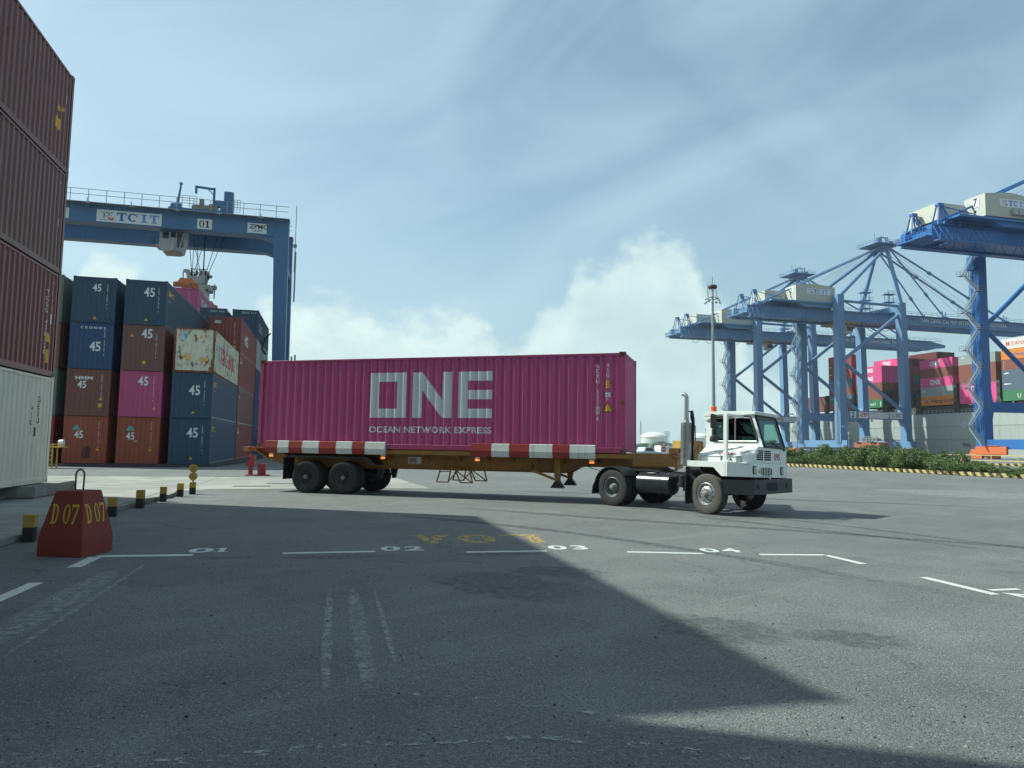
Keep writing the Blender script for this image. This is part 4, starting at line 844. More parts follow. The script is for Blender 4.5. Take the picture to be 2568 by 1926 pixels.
hm = g.m('MULTIPLY', g.ss(g.m('MINIMUM', h1, h2), .062, .05), g.m('MULTIPLY', g.m('GREATER_THAN', z, 1.36), g.m('LESS_THAN', z, 2.20)))
finish(g, g.mix(hm, g.mix(g.noise(oc, 9, 5), (.46, .46, .44), (.20, .19, .18)), (.01, .01, .01)), .36, g.m('SUBTRACT', .75, g.m('MULTIPLY', hm, .75)))
q = MB(); T_ = Matrix.Translation((-.66, .12, 0)); q.lathe([(.001, 1.18), (.12, 1.18), (.14, 1.20), (.14, 2.27), (.12, 2.275), (.07, 2.31), (.055, 2.36)], 30, T_); ex = body('exhaust_stack', q, pf, smooth=True)
q = MB(); q.tube([(-.66, .12, 2.30), (-.66, .12, 2.88), (-.665, .12, 2.94), (-.69, .12, 2.99), (-.73, .12, 3.02), (-.775, .12, 3.03)], [.056] * 6, 14, cap=False); q.tube([(-.66, .12, 2.365), (-.66, .12, 2.395)], .066, 14); obj('exhaust_pipe', q, steel, ex, smooth=True)
q = MB(); q.prism([(-.56, 1.2), (-.50, 1.2), (-.50, 2.38), (-.545, 2.60), (-.60, 2.60), (-.60, 2.4), (-.56, 2.3)], .20, .26, 'y'); q.bar((-.6, .22, 2.58), (-.70, .1, 2.58), .03); obj('exhaust_bracket', q, chassis_b, ex)
# coiled air line and headboard behind the cab
hc = MB(); pts = []
A0, B0 = Vector((-.70, .90, 1.78)), Vector((-1.55, .95, 1.42))
for i in range(210):
    t_ = i / 209; c = A0.lerp(B0, t_); c.z -= .16 * math.sin(PI * t_); a = 2 * PI * 21 * t_; pts.append(c + Vector((.02 * math.cos(a), .055 * math.cos(a), .055 * math.sin(a))))
hc.tube(pts, .008, 5); body('coiled_air_line', hc, paint('dark_red_hose', (.16, .035, .03), .5))
# ---- driver
def skin_body(name, joints, edges, root, mats, label=None, cat=None, parent=None, M=None, levels=2):
    me = bpy.data.meshes.new(name); me.from_pydata([(M @ Vector(j[0])) if M else j[0] for j in joints], edges, []); o = bpy.data.objects.new(name, me); COL.objects.link(o)
    s = o.modifiers.new('s', 'SKIN'); sv = me.skin_vertices[0].data
    for i, j in enumerate(joints): sv[i].radius = (j[1], j[1] if len(j) < 3 else j[2]); sv[i].use_root = (i == root)
    u = o.modifiers.new('u', 'SUBSURF'); u.levels = u.render_levels = levels; s.use_smooth_shade = True
    dg = bpy.context.evaluated_depsgraph_get(); m2 = bpy.data.meshes.new_from_object(o.evaluated_get(dg)); o.modifiers.clear(); o.data = m2; bpy.data.meshes.remove(me)
    m2.materials.clear()
    for q in mats: m2.materials.append(q)
    if parent: o.parent = parent
    if label: tag(o, label, cat)
    return o
skin = paint('skin', (.30, .17, .11), .55, .1, 0); shirt = flat('dark_blue_shirt', (.03, .045, .07), .8); hairm = flat('black_hair', (.012, .010, .009), .7)
MD = Matrix.Translation(TO) @ Matrix.Rotation(TA, 4, 'Z') @ RT @ Matrix.Translation((-.04, yc0 + .6, 1.80))
J = [((0, 0, .05), .15, .12), ((-.02, 0, .28), .14, .11), ((-.01, 0, .47), .15, .10), ((.0, 0, .545), .055), ((.015, 0, .60), .05)]
Ed = [(0, 1), (1, 2), (2, 3), (3, 4)]
for s in (-1, 1):
    b = len(J); J += [((.0, s * .17, .49), .055), ((.14, s * .23, .27), .042), ((.36, s * .17, .20), .032), ((.43, s * .15, .215), .028)]; Ed += [(2, b), (b, b + 1), (b + 1, b + 2), (b + 2, b + 3)]
    b = len(J); J += [((.05, s * .09, .02), .085), ((.42, s * .12, .06), .065), ((.50, s * .12, -.07), .05)]; Ed += [(0, b), (b, b + 1), (b + 1, b + 2)]
    w_ = b - 1
    for k in range(4):
        f_ = len(J); J += [((.46, s * (.135 + .012 * k), .235 - .02 * k), .010), ((.50, s * (.14 + .01 * k), .235 - .02 * k), .009), ((.515, s * (.145), .21 - .02 * k), .008)]; Ed += [(w_, f_), (f_, f_ + 1), (f_ + 1, f_ + 2)]
    f_ = len(J); J += [((.44, s * .12, .25), .010), ((.47, s * .11, .26), .009)]; Ed += [(w_, f_), (f_, f_ + 1)]
dr = skin_body('person', J, Ed, 0, [shirt], 'driver in a dark shirt at the wheel inside the white tractor cab', 'person', None, MD, 1)
hb = bmesh.new(); bmesh.ops.create_icosphere(hb, subdivisions=3, radius=1)
for v in hb.verts:
    c = v.co; n0 = c.copy(); c.x *= .098; c.y *= .078; c.z *= .122
    if n0.z < -.2: c.x *= 1 - .18 * (-.2 - n0.z); c.y *= 1 - .35 * (-.2 - n0.z)
    if n0.x > .8 and abs(n0.y) < .25 and -.25 < n0.z < .12: c.x += .022 * (1 - abs(n0.y) / .25)           # nose
    if n0.x > .75 and .12 < n0.z < .3 and .18 < abs(n0.y) < .5: c.x -= .010                                # eye sockets
    if n0.x > .8 and abs(n0.y) < .35 and -.5 < n0.z < -.38: c.x += .006                                    # lips
    if abs(n0.y) > .96 and -.25 < n0.z < .2: c.y *= 1.12                                                   # ears
hm_ = bpy.data.meshes.new('head'); hb.transform(MD @ Matrix.Translation((.035, 0, .70))); hb.to_mesh(hm_); hb.free()
for p in hm_.polygons: p.use_smooth = True
link('head', hm_, dr, skin)
hb = bmesh.new(); bmesh.ops.create_icosphere(hb, subdivisions=3, radius=1)
bmesh.ops.delete(hb, geom=[v for v in hb.verts if v.co.z < .25 and v.co.x > -.15 or v.co.z < -.35], context='VERTS')
for v in hb.verts: v.co.x *= .106; v.co.y *= .086; v.co.z *= .132
hm_ = bpy.data.meshes.new('hair'); hb.transform(MD @ Matrix.Translation((.03, 0, .702))); hb.to_mesh(hm_); hb.free(); link('hair', hm_, dr, hairm)
# ================================================================== RED CONCRETE BLOCK, BOLLARDS
redc = paint('chipped_red_concrete', (.22, .030, .020), .75, .35, .5, rust=.35); yl = paint('yellow_stencil', (.55, .36, .03), .6, .3, .3)
BL = empty('concrete_block', (-3.66, 11.60, 0), 0, 'red painted concrete block stencilled D 07 with a steel lifting loop', 'concrete block')
bx = lambda h, z: [(-h, -h, z), (h, -h, z), (h, h, z), (-h, h, z)]
Bm = Matrix.Rotation(R(-20), 4, 'Z')
q = MB(); lv = [(.335, 0), (.335, .25), (.205, .90)]
q.add([Vector(p) for h, z in lv for p in bx(h, z)], [(0, 3, 2, 1)] + [(i * 4 + k, i * 4 + (k + 1) % 4, i * 4 + 4 + (k + 1) % 4, i * 4 + 4 + k) for i in (0, 1) for k in range(4)] + [(8, 9, 10, 11)])
me = q.mesh('block_body', bevel=.012); BL.rotation_euler = (0, 0, R(-20)); BL.location = (-3.51, 11.65, 0); link('block_body', me, BL, redc)
sl_a = math.atan2(.13, .65)
def btxt(face):
    t_ = merge2([(scale2(slab('D', .8), .13, .27), 0, 0), (scale2(slab('0', .8), .13, .27), .175, 0), (scale2(slab('7', .8), .13, .27), .295, 0)])
    vs = []
    for a, b in t_[0]:
        u_ = a - .205 + .02 + (b * -.04); z = .45 + b; o_ = .335 - (z - .25) * .2 + .003
        vs.append((u_, -o_, z) if face == 0 else (o_, u_, z))
    me = bpy.data.meshes.new('stencilled_letters'); me.from_pydata(vs, [], t_[1]); link('stencilled_letters', me, BL, yl)
btxt(0); btxt(1)
q = MB(); q.tube([(-.06, 0, .86), (-.065, 0, 1.10)] + [(-.065 * math.cos(a), 0, 1.13 + .065 * math.sin(a)) for a in [PI * i / 8 for i in range(9)]] + [(.065, 0, 1.10), (.06, 0, .86)], .012, 8); obj('lifting_loop', q, paint('rusty_bar', (.05, .03, .022), .8), BL, smooth=True)
# bollards on the kerb
yb = paint('yellow_bollard_paint', (.42, .25, .04), .65, .35, .5, rust=.33); kbk = paint('black_bollard_paint', (.012, .012, .012), .7, .3, .2)
bl = [((-4.60, 13.05), .43, 'yellow and black kerb bollard half hidden behind the red concrete block', .2), ((-4.47, 17.0), .41, 'yellow and black kerb bollard just right of the red block, first of the open row', .3),
      ((-4.41, 19.05), .43, 'second yellow and black kerb bollard beyond the red block', -.1), ((-4.30, 20.95), .40, 'yellow and black bollard midway along the kerb, before the one at the nose', .5), ((-4.22, 22.75), .39, 'yellow and black bollard next to the one carrying the round plates', .1), ((-4.06, 23.75), .37, 'yellow and black bollard carrying two round yellow plates at the kerb nose', .0)]
for (x, y), h, lb, rz in bl:
    b_ = empty('bollard', (x, y, 0), rz * .3, lb, 'bollard', 'bollards along the kerb'); w_ = .082
    q = MB(); q.box((-w_, -w_, 0), (w_, w_, h * .53)); obj('bollard_base', q, kbk, b_, bevel=.006)
    q = MB(); q.box((-w_, -w_, h * .53), (w_, w_, h)); q.k = 0; obj('bollard_top', q, yb, b_, bevel=.006)
    if 'carrying two' in lb:
        q = MB(); q.box((-.02, -.015, h), (.02, .015, .92)); obj('plate_post', q, kbk, b_)
        for z in (.545, .785):
            q = MB(); q.lathe([(.001, -.03), (.118, -.03), (.125, -.024), (.125, -.018), (.001, -.017)], 24, Matrix.Translation((0, 0, z)), 'y'); d_ = obj('round_plate', q, yb, b_, smooth=True)
            q = MB(); q.box((-.008, -.033, z - .05), (.008, -.0305, z + .05)); obj('plate_stroke', q, kbk, d_)
# ================================================================== RUBBER TYRED YARD CRANE
rblue = paint('yard_crane_blue', (.048, .140, .275), .45, .25, .45, rust=.30, sc=.5); signw = paint('sign_white', (.62, .64, .62), .45, .1, .15); gall = paint('galvanised_steel', (.28, .30, .31), .5, .25, .3, metal=.4); lb_t = paint('letter_blue', (.03, .10, .30), .5, .05, .05); mb_t = paint('letter_mid_blue', (.10, .24, .50), .5, .05, .05); rd_t = paint('letter_red', (.50, .06, .04), .5, .05, .05)
RG = empty('yard_gantry_crane', (-18, 83, 0), 0, 'blue rubber tyred gantry crane numbered 01 spanning the container block', 'gantry crane')
def rb(name, mb, mats, parent=None, **k):
    o = obj(name, mb, mats, parent or RG, **k)
    if parent is None: o.location = (18, -83, 0)
    return o
for (y0, nm) in ((79.0, 'front'), (86.0, 'rear')):
    q = MB(); q.box((-31.5, y0, 23.45), (-6.76, y0 + 1.3, 25.4)); q.prism([(-6.76, 23.45), (-8.4, 23.45), (-6.76, 22.9)], y0 + .02, y0 + 1.28, 'y'); q.box((-31.5, y0 - .08, 23.40), (-6.76, y0 + 1.38, 23.449)); q.box((-31.5, y0 - .12, 25.401), (-5.2, y0 + 1.42, 25.46))
    for k in range(9): q.box((-30 + k * 2.7, y0 - .012, 23.45), (-29.97 + k * 2.7, y0, 25.4))
    rb('main_girder', q, rblue, bevel=.0)
    for s_, (xa, xb, xc, xd) in (('r', (-6.759, -5.25, -5.05, -6.2)), ('l', (-33.2, -31.5, -31.9, -33.1))):
        q = MB(); q.prism([(xa, 25.4), (xb, 25.4), (xb, 23.4), (xc, 1.9), (xd, 1.9), (xa, 22.8)], y0 + .04, y0 + 1.26, 'y'); rb('leg', q, rblue)
    q = MB()
    for z in (26.0, 26.55): q.bar((-31, y0 - .75, z), (-5.3, y0 - .75, z), .045)
    x = -31.
    while x < -5.2: q.bar((x, y0 - .75, 25.3), (x, y0 - .75, 26.57), .055); x += 1.63
    q.box((-31.5, y0 - .80, 25.22), (-5.2, y0 - .121, 25.28)); x = -31.
    while x < -5.3: q.bar((x, y0 - .05, 24.9), (x, y0 - .75, 25.2), .06); x += 1.63
    rb('walkway_rail', q, gall)
    for x in (-28.6, -24.4, -20.4, -16.2, -12.2, -8.0): q = MB(); q.cb((x, y0 - .95, 25.12), (.45, .3, .2)); q.bar((x, y0 - .9, 25.1), (x - .2, y0 - .8, 25.7), .05); rb('floodlight', q, gall)
for x in (-5.55, -32.4):
    q = MB(); q.box((x - .55, 77.5, 1.2), (x + .55, 90.0, 2.2)); rb('sill_beam', q, rblue); q = MB(); q.bar((x, 79.6, 20.5), (x, 87.1, 20.5), .5, .6); rb('cross_tie', q, rblue)
    for y in (78.3, 80.1, 87.2, 89.2):
        q = MB(); q.lathe([(.001, x - .25), (.45, x - .25), (.75, x - .22), (.8, x - .1), (.8, x + .1), (.75, x + .22), (.45, x + .25), (.001, x + .25)], 24, Matrix.Translation((0, y, .8)), 'x'); rb('wheel', q, tyre_m, smooth=True)
# hose stub beside the leg, seen as a knee of black tubing
q = MB(); q.tube([(-7.0, 78.9, 12.4), (-7.35, 78.9, 11.9), (-7.4, 78.9, 11.2), (-7.0, 78.9, 10.7)], .10, 8); q.tube([(-6.6, 78.9, 13.0), (-7.3, 78.9, 12.3)], .07, 8); rb('cable_guide', q, chassis_b)
q = MB(); q.tube([(-5.0, 87, 21.5), (-5.0, 87, 29.6)], .05, 6); q.box((-5.2, 86.9, 24.5), (-4.8, 87.1, 24.9)); q.tube([(-4.9, 87, 18.), (-4.9, 87, 24.)], .09, 6); rb('antenna_mast', q, gall)
def board(name, x0, z0, x1, z1, y, shapes, parent_fn=rb, wm=None, d=.06):
    q = MB(); q.box((x0, y - d, z0), (x1, y, z1)); b_ = parent_fn(name, q, wm or signw)
    for t_, m_, u, v, sx, sy in shapes:
        me = bpy.data.meshes.new('lettering'); me.from_pydata([(x0 + u + a * sx, y - d - .006, z0 + v + b * sy) for a, b in t_[0]], [], t_[1]); link('lettering', me, b_, m_)
    return b_
lgb, lgr = harbour_logo()
tcit = [(lgb, paint('logo_grey_blue', (.12, .17, .22), .5, .05, .05), .25, .18, 1.25, .85), (lgr, rd_t, .25, .18, 1.25, .85), (slab('T', .9), lb_t, 1.75, .2, .95, .85), (slab('C', .9), lb_t, 2.70, .2, .95, .85), (slab('I', .9), mb_t, 3.72, .2, .95, .85), (slab('T', .9), mb_t, 4.62, .2, .95, .85)]
board('sign_board', -23.85, 23.55, -17.8, 24.78, 78.99, [(t_, m_, u * 1.06, v, sx * 1.06, sy) for t_, m_, u, v, sx, sy in tcit])
board('sign_board', -14.4, 23.62, -12.95, 24.68, 78.99, [(slab('0', .7), blackletter, .2, .16, .72, .74), (slab('1', .7), blackletter, .76, .16, .72, .74)])
board('sign_board', -9.45, 23.62, -7.5, 24.70, 78.99, [(text2d('ZPMC', .46, .02, 1.05), blackletter, .2, .48, 1, 1), (merge2([(boxes2([(0, 0, .2, .03), (.08, 0, .11, .2), (.11, .1, .2, .13)]), 0, 0), (boxes2([(0, 0, .2, .03), (0, .08, .2, .11), (0, .17, .2, .2), (.08, 0, .11, .2)]), .27, 0), (boxes2([(0, .08, .2, .11), (.08, 0, .11, .22), (.0, .0, .03, .2), (.17, 0, .2, .2)]), .54, 0), (boxes2([(0, .17, .2, .2), (.08, 0, .11, .2), (0, .08, .2, .11)]), .81, 0)]), blackletter, .45, .15, 1.05, 1.05)])
board('sign_board', -27.9, 23.62, -26.35, 24.68, 78.99, [(slab('1', .7), blackletter, .7, .16, .72, .74)])
# machinery on top
mach = paint('machine_olive', (.22, .21, .12), .6, .3, .4); 
q = MB(); q.box((-17.3, 79.1, 25.47), (-11.0, 86.9, 25.75)); rb('trolley_frame', q, rblue)
q = MB(); q.box((-15.0, 79.6, 25.8), (-12.6, 81.4, 26.35)); q.tube([(-15.2, 80.2, 26.2), (-13.0, 80.2, 26.2)], .32, 12); q.box((-14.4, 79.5, 26.4), (-14.0, 80.1, 27.0)); q.box((-13.6, 80.4, 26.3), (-12.9, 81.2, 26.8)); rb('hoist_engine', q, mach)
q = MB(); q.tube([(-17.2, 80.0, 26.05), (-16.2, 80.0, 26.05)], .42, 14); q.box((-17.3, 79.6, 25.76), (-15.9, 80.4, 25.95)); q.box((-12.9, 79.5, 26.35), (-12.2, 80.2, 27.0)); q.box((-12.3, 79.3, 25.76), (-11.5, 80.2, 26.9)); rb('hoist_motor', q, rblue, bevel=.03)
q = MB(); q.box((-11.95, 79.2, 25.76), (-11.05, 80.1, 27.95)); rb('electric_cabinet', q, rblue, bevel=.03)
q = MB(); q.tube([(-16.65, 80, 25.9), (-16.35, 80, 28.55)], [.16, .09], 8); q.box((-16.5, 79.9, 28.5), (-16.2, 80.1, 28.7)); rb('mast', q, rblue)
q = MB(); q.bar((-13.05, 80, 25.76), (-13.05, 80, 28.45), .22); q.bar((-14.95, 80, 28.42), (-12.95, 80, 28.3), .24, .2); q.box((-14.95, 79.85, 27.7), (-14.75, 80.15, 28.3)); q.bar((-13.05, 80, 27.6), (-13.7, 80, 28.3), .1); rb('service_jib', q, rblue)
for (a, b) in (((-16.0, 79.2), (-14.6, 79.2)), ((-10.9, 79.2), (-10.3, 79.2))):
    q = MB()
    for z in (26.6, 27.1): q.bar((a[0], a[1], z), (b[0], b[1], z), .04)
    for xx in (a[0], (a[0] + b[0]) / 2, b[0]): q.bar((xx, a[1], 25.7), (xx, a[1], 27.12), .05)
    rb('machine_rail', q, gall)
cabm = paint('operator_cab_grey', (.40, .40, .38), .5, .2, .3); dglass, g = newmat('dark_cab_glass'); finish(g, (.03, .045, .055), .08)
q = MB(); q.prism([(-17.5, 21.2), (-17.5, 23.3), (-15.0, 23.3), (-15.0, 22.4), (-15.35, 20.9), (-16.9, 20.8)], 80.6, 82.6, 'y'); q.box((-17.9, 80.5, 21.35), (-17.4, 82.6, 21.45)); q.bar((-17.9, 80.5, 22.3), (-17.5, 80.5, 22.3), .05); q.bar((-17.9, 80.5, 21.4), (-17.9, 80.5, 22.3), .05); q.bar((-17.5, 80.5, 22.9), (-16.2, 80.5, 23.25), .12); q.box((-16.4, 80.45, 20.95), (-16.0, 80.6, 21.9)); q.bar((-15.1, 80.5, 23.3), (-15.5, 80.5, 20.8), .12); q.bar((-16.9, 80.5, 20.8), (-15.2, 80.5, 21.2), .1); oc_ = rb('operator_cab', q, cabm, bevel=.03); oc_.location = (18 - .8, -83, .55)
for b0, b1 in (((-17.2, 22.2), (-16.6, 23.0)), ((-16.4, 22.35), (-15.9, 23.0)), ((-15.8, 21.3), (-15.15, 23.1))):
    q = MB(); q.box((b0[0], 80.58, b0[1]), (b1[0], 80.6, b1[1])); rb('cab_window', q, dglass, oc_).location = (0, 0, 0)
q = MB(); q.box((-17.1, 80.7, 20.76), (-15.6, 82.4, 20.79)); rb('cab_floor_plate', q, paint('cab_floor_cream', (.45, .36, .25), .6), oc_).location = (0, 0, 0)
# ropes, head block and spreader
sp_w = paint('spreader_grey', (.36, .37, .36), .5, .25, .4); sp_o = paint('spreader_orange', (.60, .17, .035), .5, .25, .4)
q = MB()
for (xa, ya, xb, yb_) in ((-15.9, 82.6, -15.45, 83.1), (-15.6, 84.6, -15.6, 84.1), (-14.9, 82.6, -14.9, 83.1), (-13.9, 82.6, -15.2, 83.1), (-13.2, 84.6, -14.2, 84.1), (-14.5, 84.6, -14.4, 84.1), (-15.9, 84.6, -14.6, 83.6), (-14.2, 82.6, -14.3, 83.1), (-12.4, 84.2, -13.9, 83.8)): q.tube([(xa, ya, 24.5), (xb, yb_, 19.9)], .035, 5)
rb('hoist_rope', q, chassis_b)
SPR = empty('container_spreader', (-14.85, 83.6, 17.0), 0, 'grey head block and orange spreader hanging on ropes above a magenta container', 'spreader')
def sp(name, q, m_, par=None, **k): return obj(name, q, m_, par or SPR, **k)
q = MB(); q.prism([(-1.3, 2.75), (-1.35, 3.05), (-.75, 3.05), (-.55, 2.35), (.25, 2.35), (.55, 2.95), (1.3, 2.95), (1.3, 2.7), (.9, 2.6), (.75, 1.55), (-.85, 1.55), (-1.05, 2.65)], -1.1, -.7, 'y'); q.prism([(-1.3, 2.75), (-1.35, 3.05), (-.75, 3.05), (-.55, 2.35), (.25, 2.35), (.55, 2.95), (1.3, 2.95), (1.3, 2.7), (.9, 2.6), (.75, 1.55), (-.85, 1.55), (-1.05, 2.65)], .7, 1.1, 'y')
q.box((-1.4, -1.3, .95), (1.45, 1.3, 1.45)); q.bar((-1.3, -1.2, 1.4), (-1.3, -1.2, 2.8), .12); q.bar((1.35, -1.2, .2), (1.35, -1.2, 1.0), .14); q.bar((1.6, .9, .3), (1.6, .9, 2.0), .12); q.box((1.0, .7, 1.4), (1.8, 1.3, 1.8)); q.tube([(-.6, -.9, 1.5), (.5, -.9, 1.5)], .12, 8)
sp('head_block', q, sp_w, bevel=.03)
q = MB()
for x in (-.5, 0, .45, .9):
    for y in (-.9, .9): q.tube([(x - .07, y, 2.75), (x + .07, y, 2.75)], .32, 12)
for k in range(6): q.bar((-.6 + k * .26, -.8, 2.2), (-.5 + k * .24, -.7, 3.2), .05)
q.bar((-.7, -.9, 3.15), (1.0, -.9, 3.2), .07); q.bar((-.7, .9, 3.15), (1.0, .9, 3.2), .07); sp('rope_sheaves', q, chassis_b)
q = MB(); 
for x in (-.45, .45): q.box((x - .2, -6.0, .3), (x + .2, 6.0, .72))
q.box((-1.0, -1.6, .2), (1.0, 1.6, .94)); sp('telescopic_beam', q, paint('spreader_cream', (.50, .44, .30), .5, .25, .4), bevel=.02)
for s in (-1, 1):
    q = MB(); q.prism([(-1.22, .05), (-1.22, .55), (-.78, .62), (-.62, 1.0), (.62, .98), (.82, .6), (1.22, .5), (1.22, .05)], s * 6.05 - .14, s * 6.05 + .14, 'y'); eb = sp('end_beam', q, sp_o, bevel=.02)
    if s < 0:
        q = MB()
        for k in range(7):
            for sd in (-1, 1): q.add([(sd * (.04 + k * .165), -6.195, .12), (sd * (.12 + k * .165), -6.195, .12), (sd * (.12 + k * .165 - .30 + .1), -6.195, .50), (sd * (.04 + k * .165 - .30 + .1), -6.195, .50)] if k > 1 else [(sd * (.04 + k * .165), -6.195, .12), (sd * (.12 + k * .165), -6.195, .12), (sd * .08, -6.195, .3), (sd * .02, -6.195, .3)], [(0, 1, 2, 3)])
        sp('hazard_chevrons', q, chassis_b, eb)
# ================================================================== SHIP TO SHORE CRANES
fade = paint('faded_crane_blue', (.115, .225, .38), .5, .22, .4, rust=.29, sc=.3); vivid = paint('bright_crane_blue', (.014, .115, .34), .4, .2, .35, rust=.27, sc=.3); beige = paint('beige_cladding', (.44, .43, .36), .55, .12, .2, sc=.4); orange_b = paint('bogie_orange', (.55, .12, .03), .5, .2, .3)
def sts(name_no, cy, dz, label, blue, letters_mat, rx=119.0, ry=4.6, hx=0.):
    T = empty('ship_to_shore_crane', (149, cy, 0), 0, label, 'quay crane', 'blue quay cranes along the ship')
    def ob(name, q, m_, par=None, **k):
        o = obj(name, q, m_, par or T, **k)
        if par is None: o.location = (-149, -cy, 0)
        return o
    L_, W_ = 149., 172.; ys = (cy - 9, cy + 9); gz0, gz1 = 42.2 + dz, 45.1 + dz
    for y in ys:
        q = MB(); q.prism([(L_ - 1.2, 3.8), (L_ - 1.1, 48.9 + dz), (L_ + 1.1, 48.9 + dz), (L_ + 1.15, 15.5), (L_ + 1.6, 13.4), (L_ + 1.6, 11.0), (L_ + 1.2, 9.2), (L_ + 1.2, 3.8)], y - 1.25, y + 1.25, 'y'); ob('leg', q, blue)
        q = MB(); q.prism([(W_ + 1.5, 3.8), (W_ + 1.5, 14.5), (W_ + .6, 47.8 + dz), (W_ - 1.4, 47.8 + dz), (W_ - .8, 15.5), (W_ - 1.6, 13.4), (W_ - 1.6, 11.0), (W_ - .6, 9.0), (W_ - .6, 3.8)], y - 1.2, y + 1.2, 'y'); ob('leg', q, blue)
        q = MB(); q.box((L_ + 1.601, y - .9, 11.05), (W_ - 1.601, y + .9, 13.4)); ob('portal_beam', q, blue)
        q = MB(); n0 = (L_ + 1, y, 28.6 + dz * .5); q.tube([n0, (W_ - 1.2, y, 44.0 + dz)], .55, 12); q.tube([n0, (W_ - 1.2, y, 14.2)], .55, 12); q.cb(n0, (1.0, 1.3, 2.6)); ob('brace', q, blue, smooth=True)
        q = MB(); q.tube([(L_ + 1, y, 47.2 + dz), (W_ - 1.2, y, 46.8 + dz)], .42, 10); ob('upper_tie', q, blue, smooth=True)
        sgn = -1 if y < cy else 1
        q = MB(); q.tube([(W_ - .2, y, 47.6 + dz), (W_ + 1.3, cy + sgn * 2.2, 67.6 + dz)], [.75, .6], 12); ob('a_frame_leg', q, blue, smooth=True)
        q = MB(); q.tube([(L_ + .6, y - sgn * .3, 48.6 + dz), (W_ + .8, cy + sgn * 2.0, 67.2 + dz)], .55, 12); ob('a_frame_back_leg', q, blue, smooth=True)
    for x in (L_, W_):
        q = MB(); q.box((x - .8, ys[0] + 1.26, 45.3 + dz), (x + .8, ys[1] - 1.26, 47.2 + dz)); ob('cross_girder', q, blue)
        q = MB(); q.box((x - .95, cy - 12.5, 2.3), (x + .95, cy + 12.5, 4.6) if False else (x + .95, ys[1] + 1.5, 4.5)); ob('sill_beam', q, blue)
        for y in ys:
            q = MB()
            for dy in (-2.2, 2.2):
                q.prism([(y + dy - 1.9, .9), (y + dy + 1.9, .9), (y + dy + 1.2, 2.25), (y + dy - 1.2, 2.25)], x - .45, x + .45, 'x')
                for k in (-1.2, -.4, .4, 1.2): q.tube([(x - .3, y + dy + k, .45), (x + .3, y + dy + k, .45)], .42, 12)
            ob('bogie', q, orange_b if blue is vivid else blue)
    if blue is vivid:
        q = MB(); q.box((147.3, cy + 2.0, 1.0), (147.9, cy + 10.2, 2.9)); q.box((147.2, cy + 4.0, 2.9), (147.9, cy + 7.0, 3.1)); ob('bogie_cover', q, orange_b, bevel=.1)
    for s in (-1, 1):
        q = MB(); q.box((rx + 1.5, cy + s * 3.6 - .75, gz0), (W_ + 6, cy + s * 3.6 + .75, gz1)); q.box((rx + 1.5, cy + s * 3.6 - .95, gz0 - .25), (W_ + 6, cy + s * 3.6 + .95, gz0 - .002)); ob('main_girder', q, blue)
        q = MB(); q.prism([(W_ + 6.1, gz0), (W_ + 6.1, gz1), (229, gz1), (236.5, gz1 - 1.2), (236.5, gz0 + .6), (231, gz0)], cy + s * 3.6 - .7, cy + s * 3.6 + .7, 'y'); q.box((W_ + 6.1, cy + s * 3.6 - .95, gz0 - .25), (231, cy + s * 3.6 + .95, gz0 - .002)); bo = ob('boom', q, blue)
        if s < 0:
            t_ = slab_words('TAN CANG CAI MEP INTERNATIONAL TERMINAL', 34.6, 1.25)
            me = bpy.data.meshes.new('boom_lettering'); me.from_pydata([(183.8 + a, cy - 4.32, gz0 + 1.0 + b) for a, b in t_[0]], [], t_[1]); link('boom_lettering', me, bo, signw)
        # walkway rails
        q = MB(); yy = cy + s * 5.2
        for z in (gz1 + .55, gz1 + 1.1): q.bar((rx + 3, yy, z), (234, yy, z), .07)
        x = rx + 3
        while x < 234: q.bar((x, yy, gz1 - .1), (x, yy, gz1 + 1.12), .06); x += 2.6
        q.box((rx + 3, yy - (.1 if s < 0 else .7), gz1 - .14), (234, yy + (.7 if s < 0 else .1), gz1 - .08)); ob('walkway_rail', q, blue)
        # stays
        q = MB(); q.tube([(W_ + .3, cy + s * 2.0, 68.0 + dz), (124, cy + s * 4.0, gz1 + .3)], .26, 8); q.tube([(W_ + .3, cy + s * 2.0 , 68.0 + dz), (124, cy + s * 3.2, gz1 + .2)], .16, 6) if False else None
        ob('backstay', q, blue, smooth=True)
        for xe, r_ in ((193.5, .24), (218.5, .30)):
            q = MB(); a_ = Vector((W_ + 1.8, cy + s * 2.4, 67.6 + dz)); b_ = Vector((xe, cy + s * 3.6, gz1 + .5)); q.tube([a_, b_], r_, 8)
            for f_ in (.34, .68): c_ = a_.lerp(b_, f_); q.tube([c_ - (b_ - a_).normalized() * .7, c_ + (b_ - a_).normalized() * .7], r_ * 1.9, 8)
            ob('forestay', q, blue, smooth=True)
            q = MB(); q.bar((xe - .9, cy + s * 3.6 - .5, gz1), (xe - 1.1, cy + s * 3.6 - .5, gz1 + 2.2), .28); q.bar((xe + .9, cy + s * 3.6 + .4, gz1), (xe + 1.1, cy + s * 3.6 + .4, gz1 + 2.2), .28); q.box((xe - 1.2, cy + s * 3.6 - .6, gz1), (xe + 1.2, cy + s * 3.6 + .6, gz1 + .5)); ob('stay_bracket', q, blue)
        q = MB()
        for k in range(3): q.tube([(W_ + 1.5, cy + s * (.6 + k * .5), 68.4 + dz), (208 + k * 5, cy + s * (1.5 + k * .7), gz1 + .6)], .05, 4)
        q.tube([(W_ - 1, cy + s * 1, 68 + dz), (150, cy + s * 2, 52.6 + dz)], .05, 4); q.tube([(W_ - 1, cy + s * .5, 68 + dz), (146, cy + s * 2, 52.6 + dz)], .05, 4)
        ob('hoist_rope', q, gall)
    q = MB()
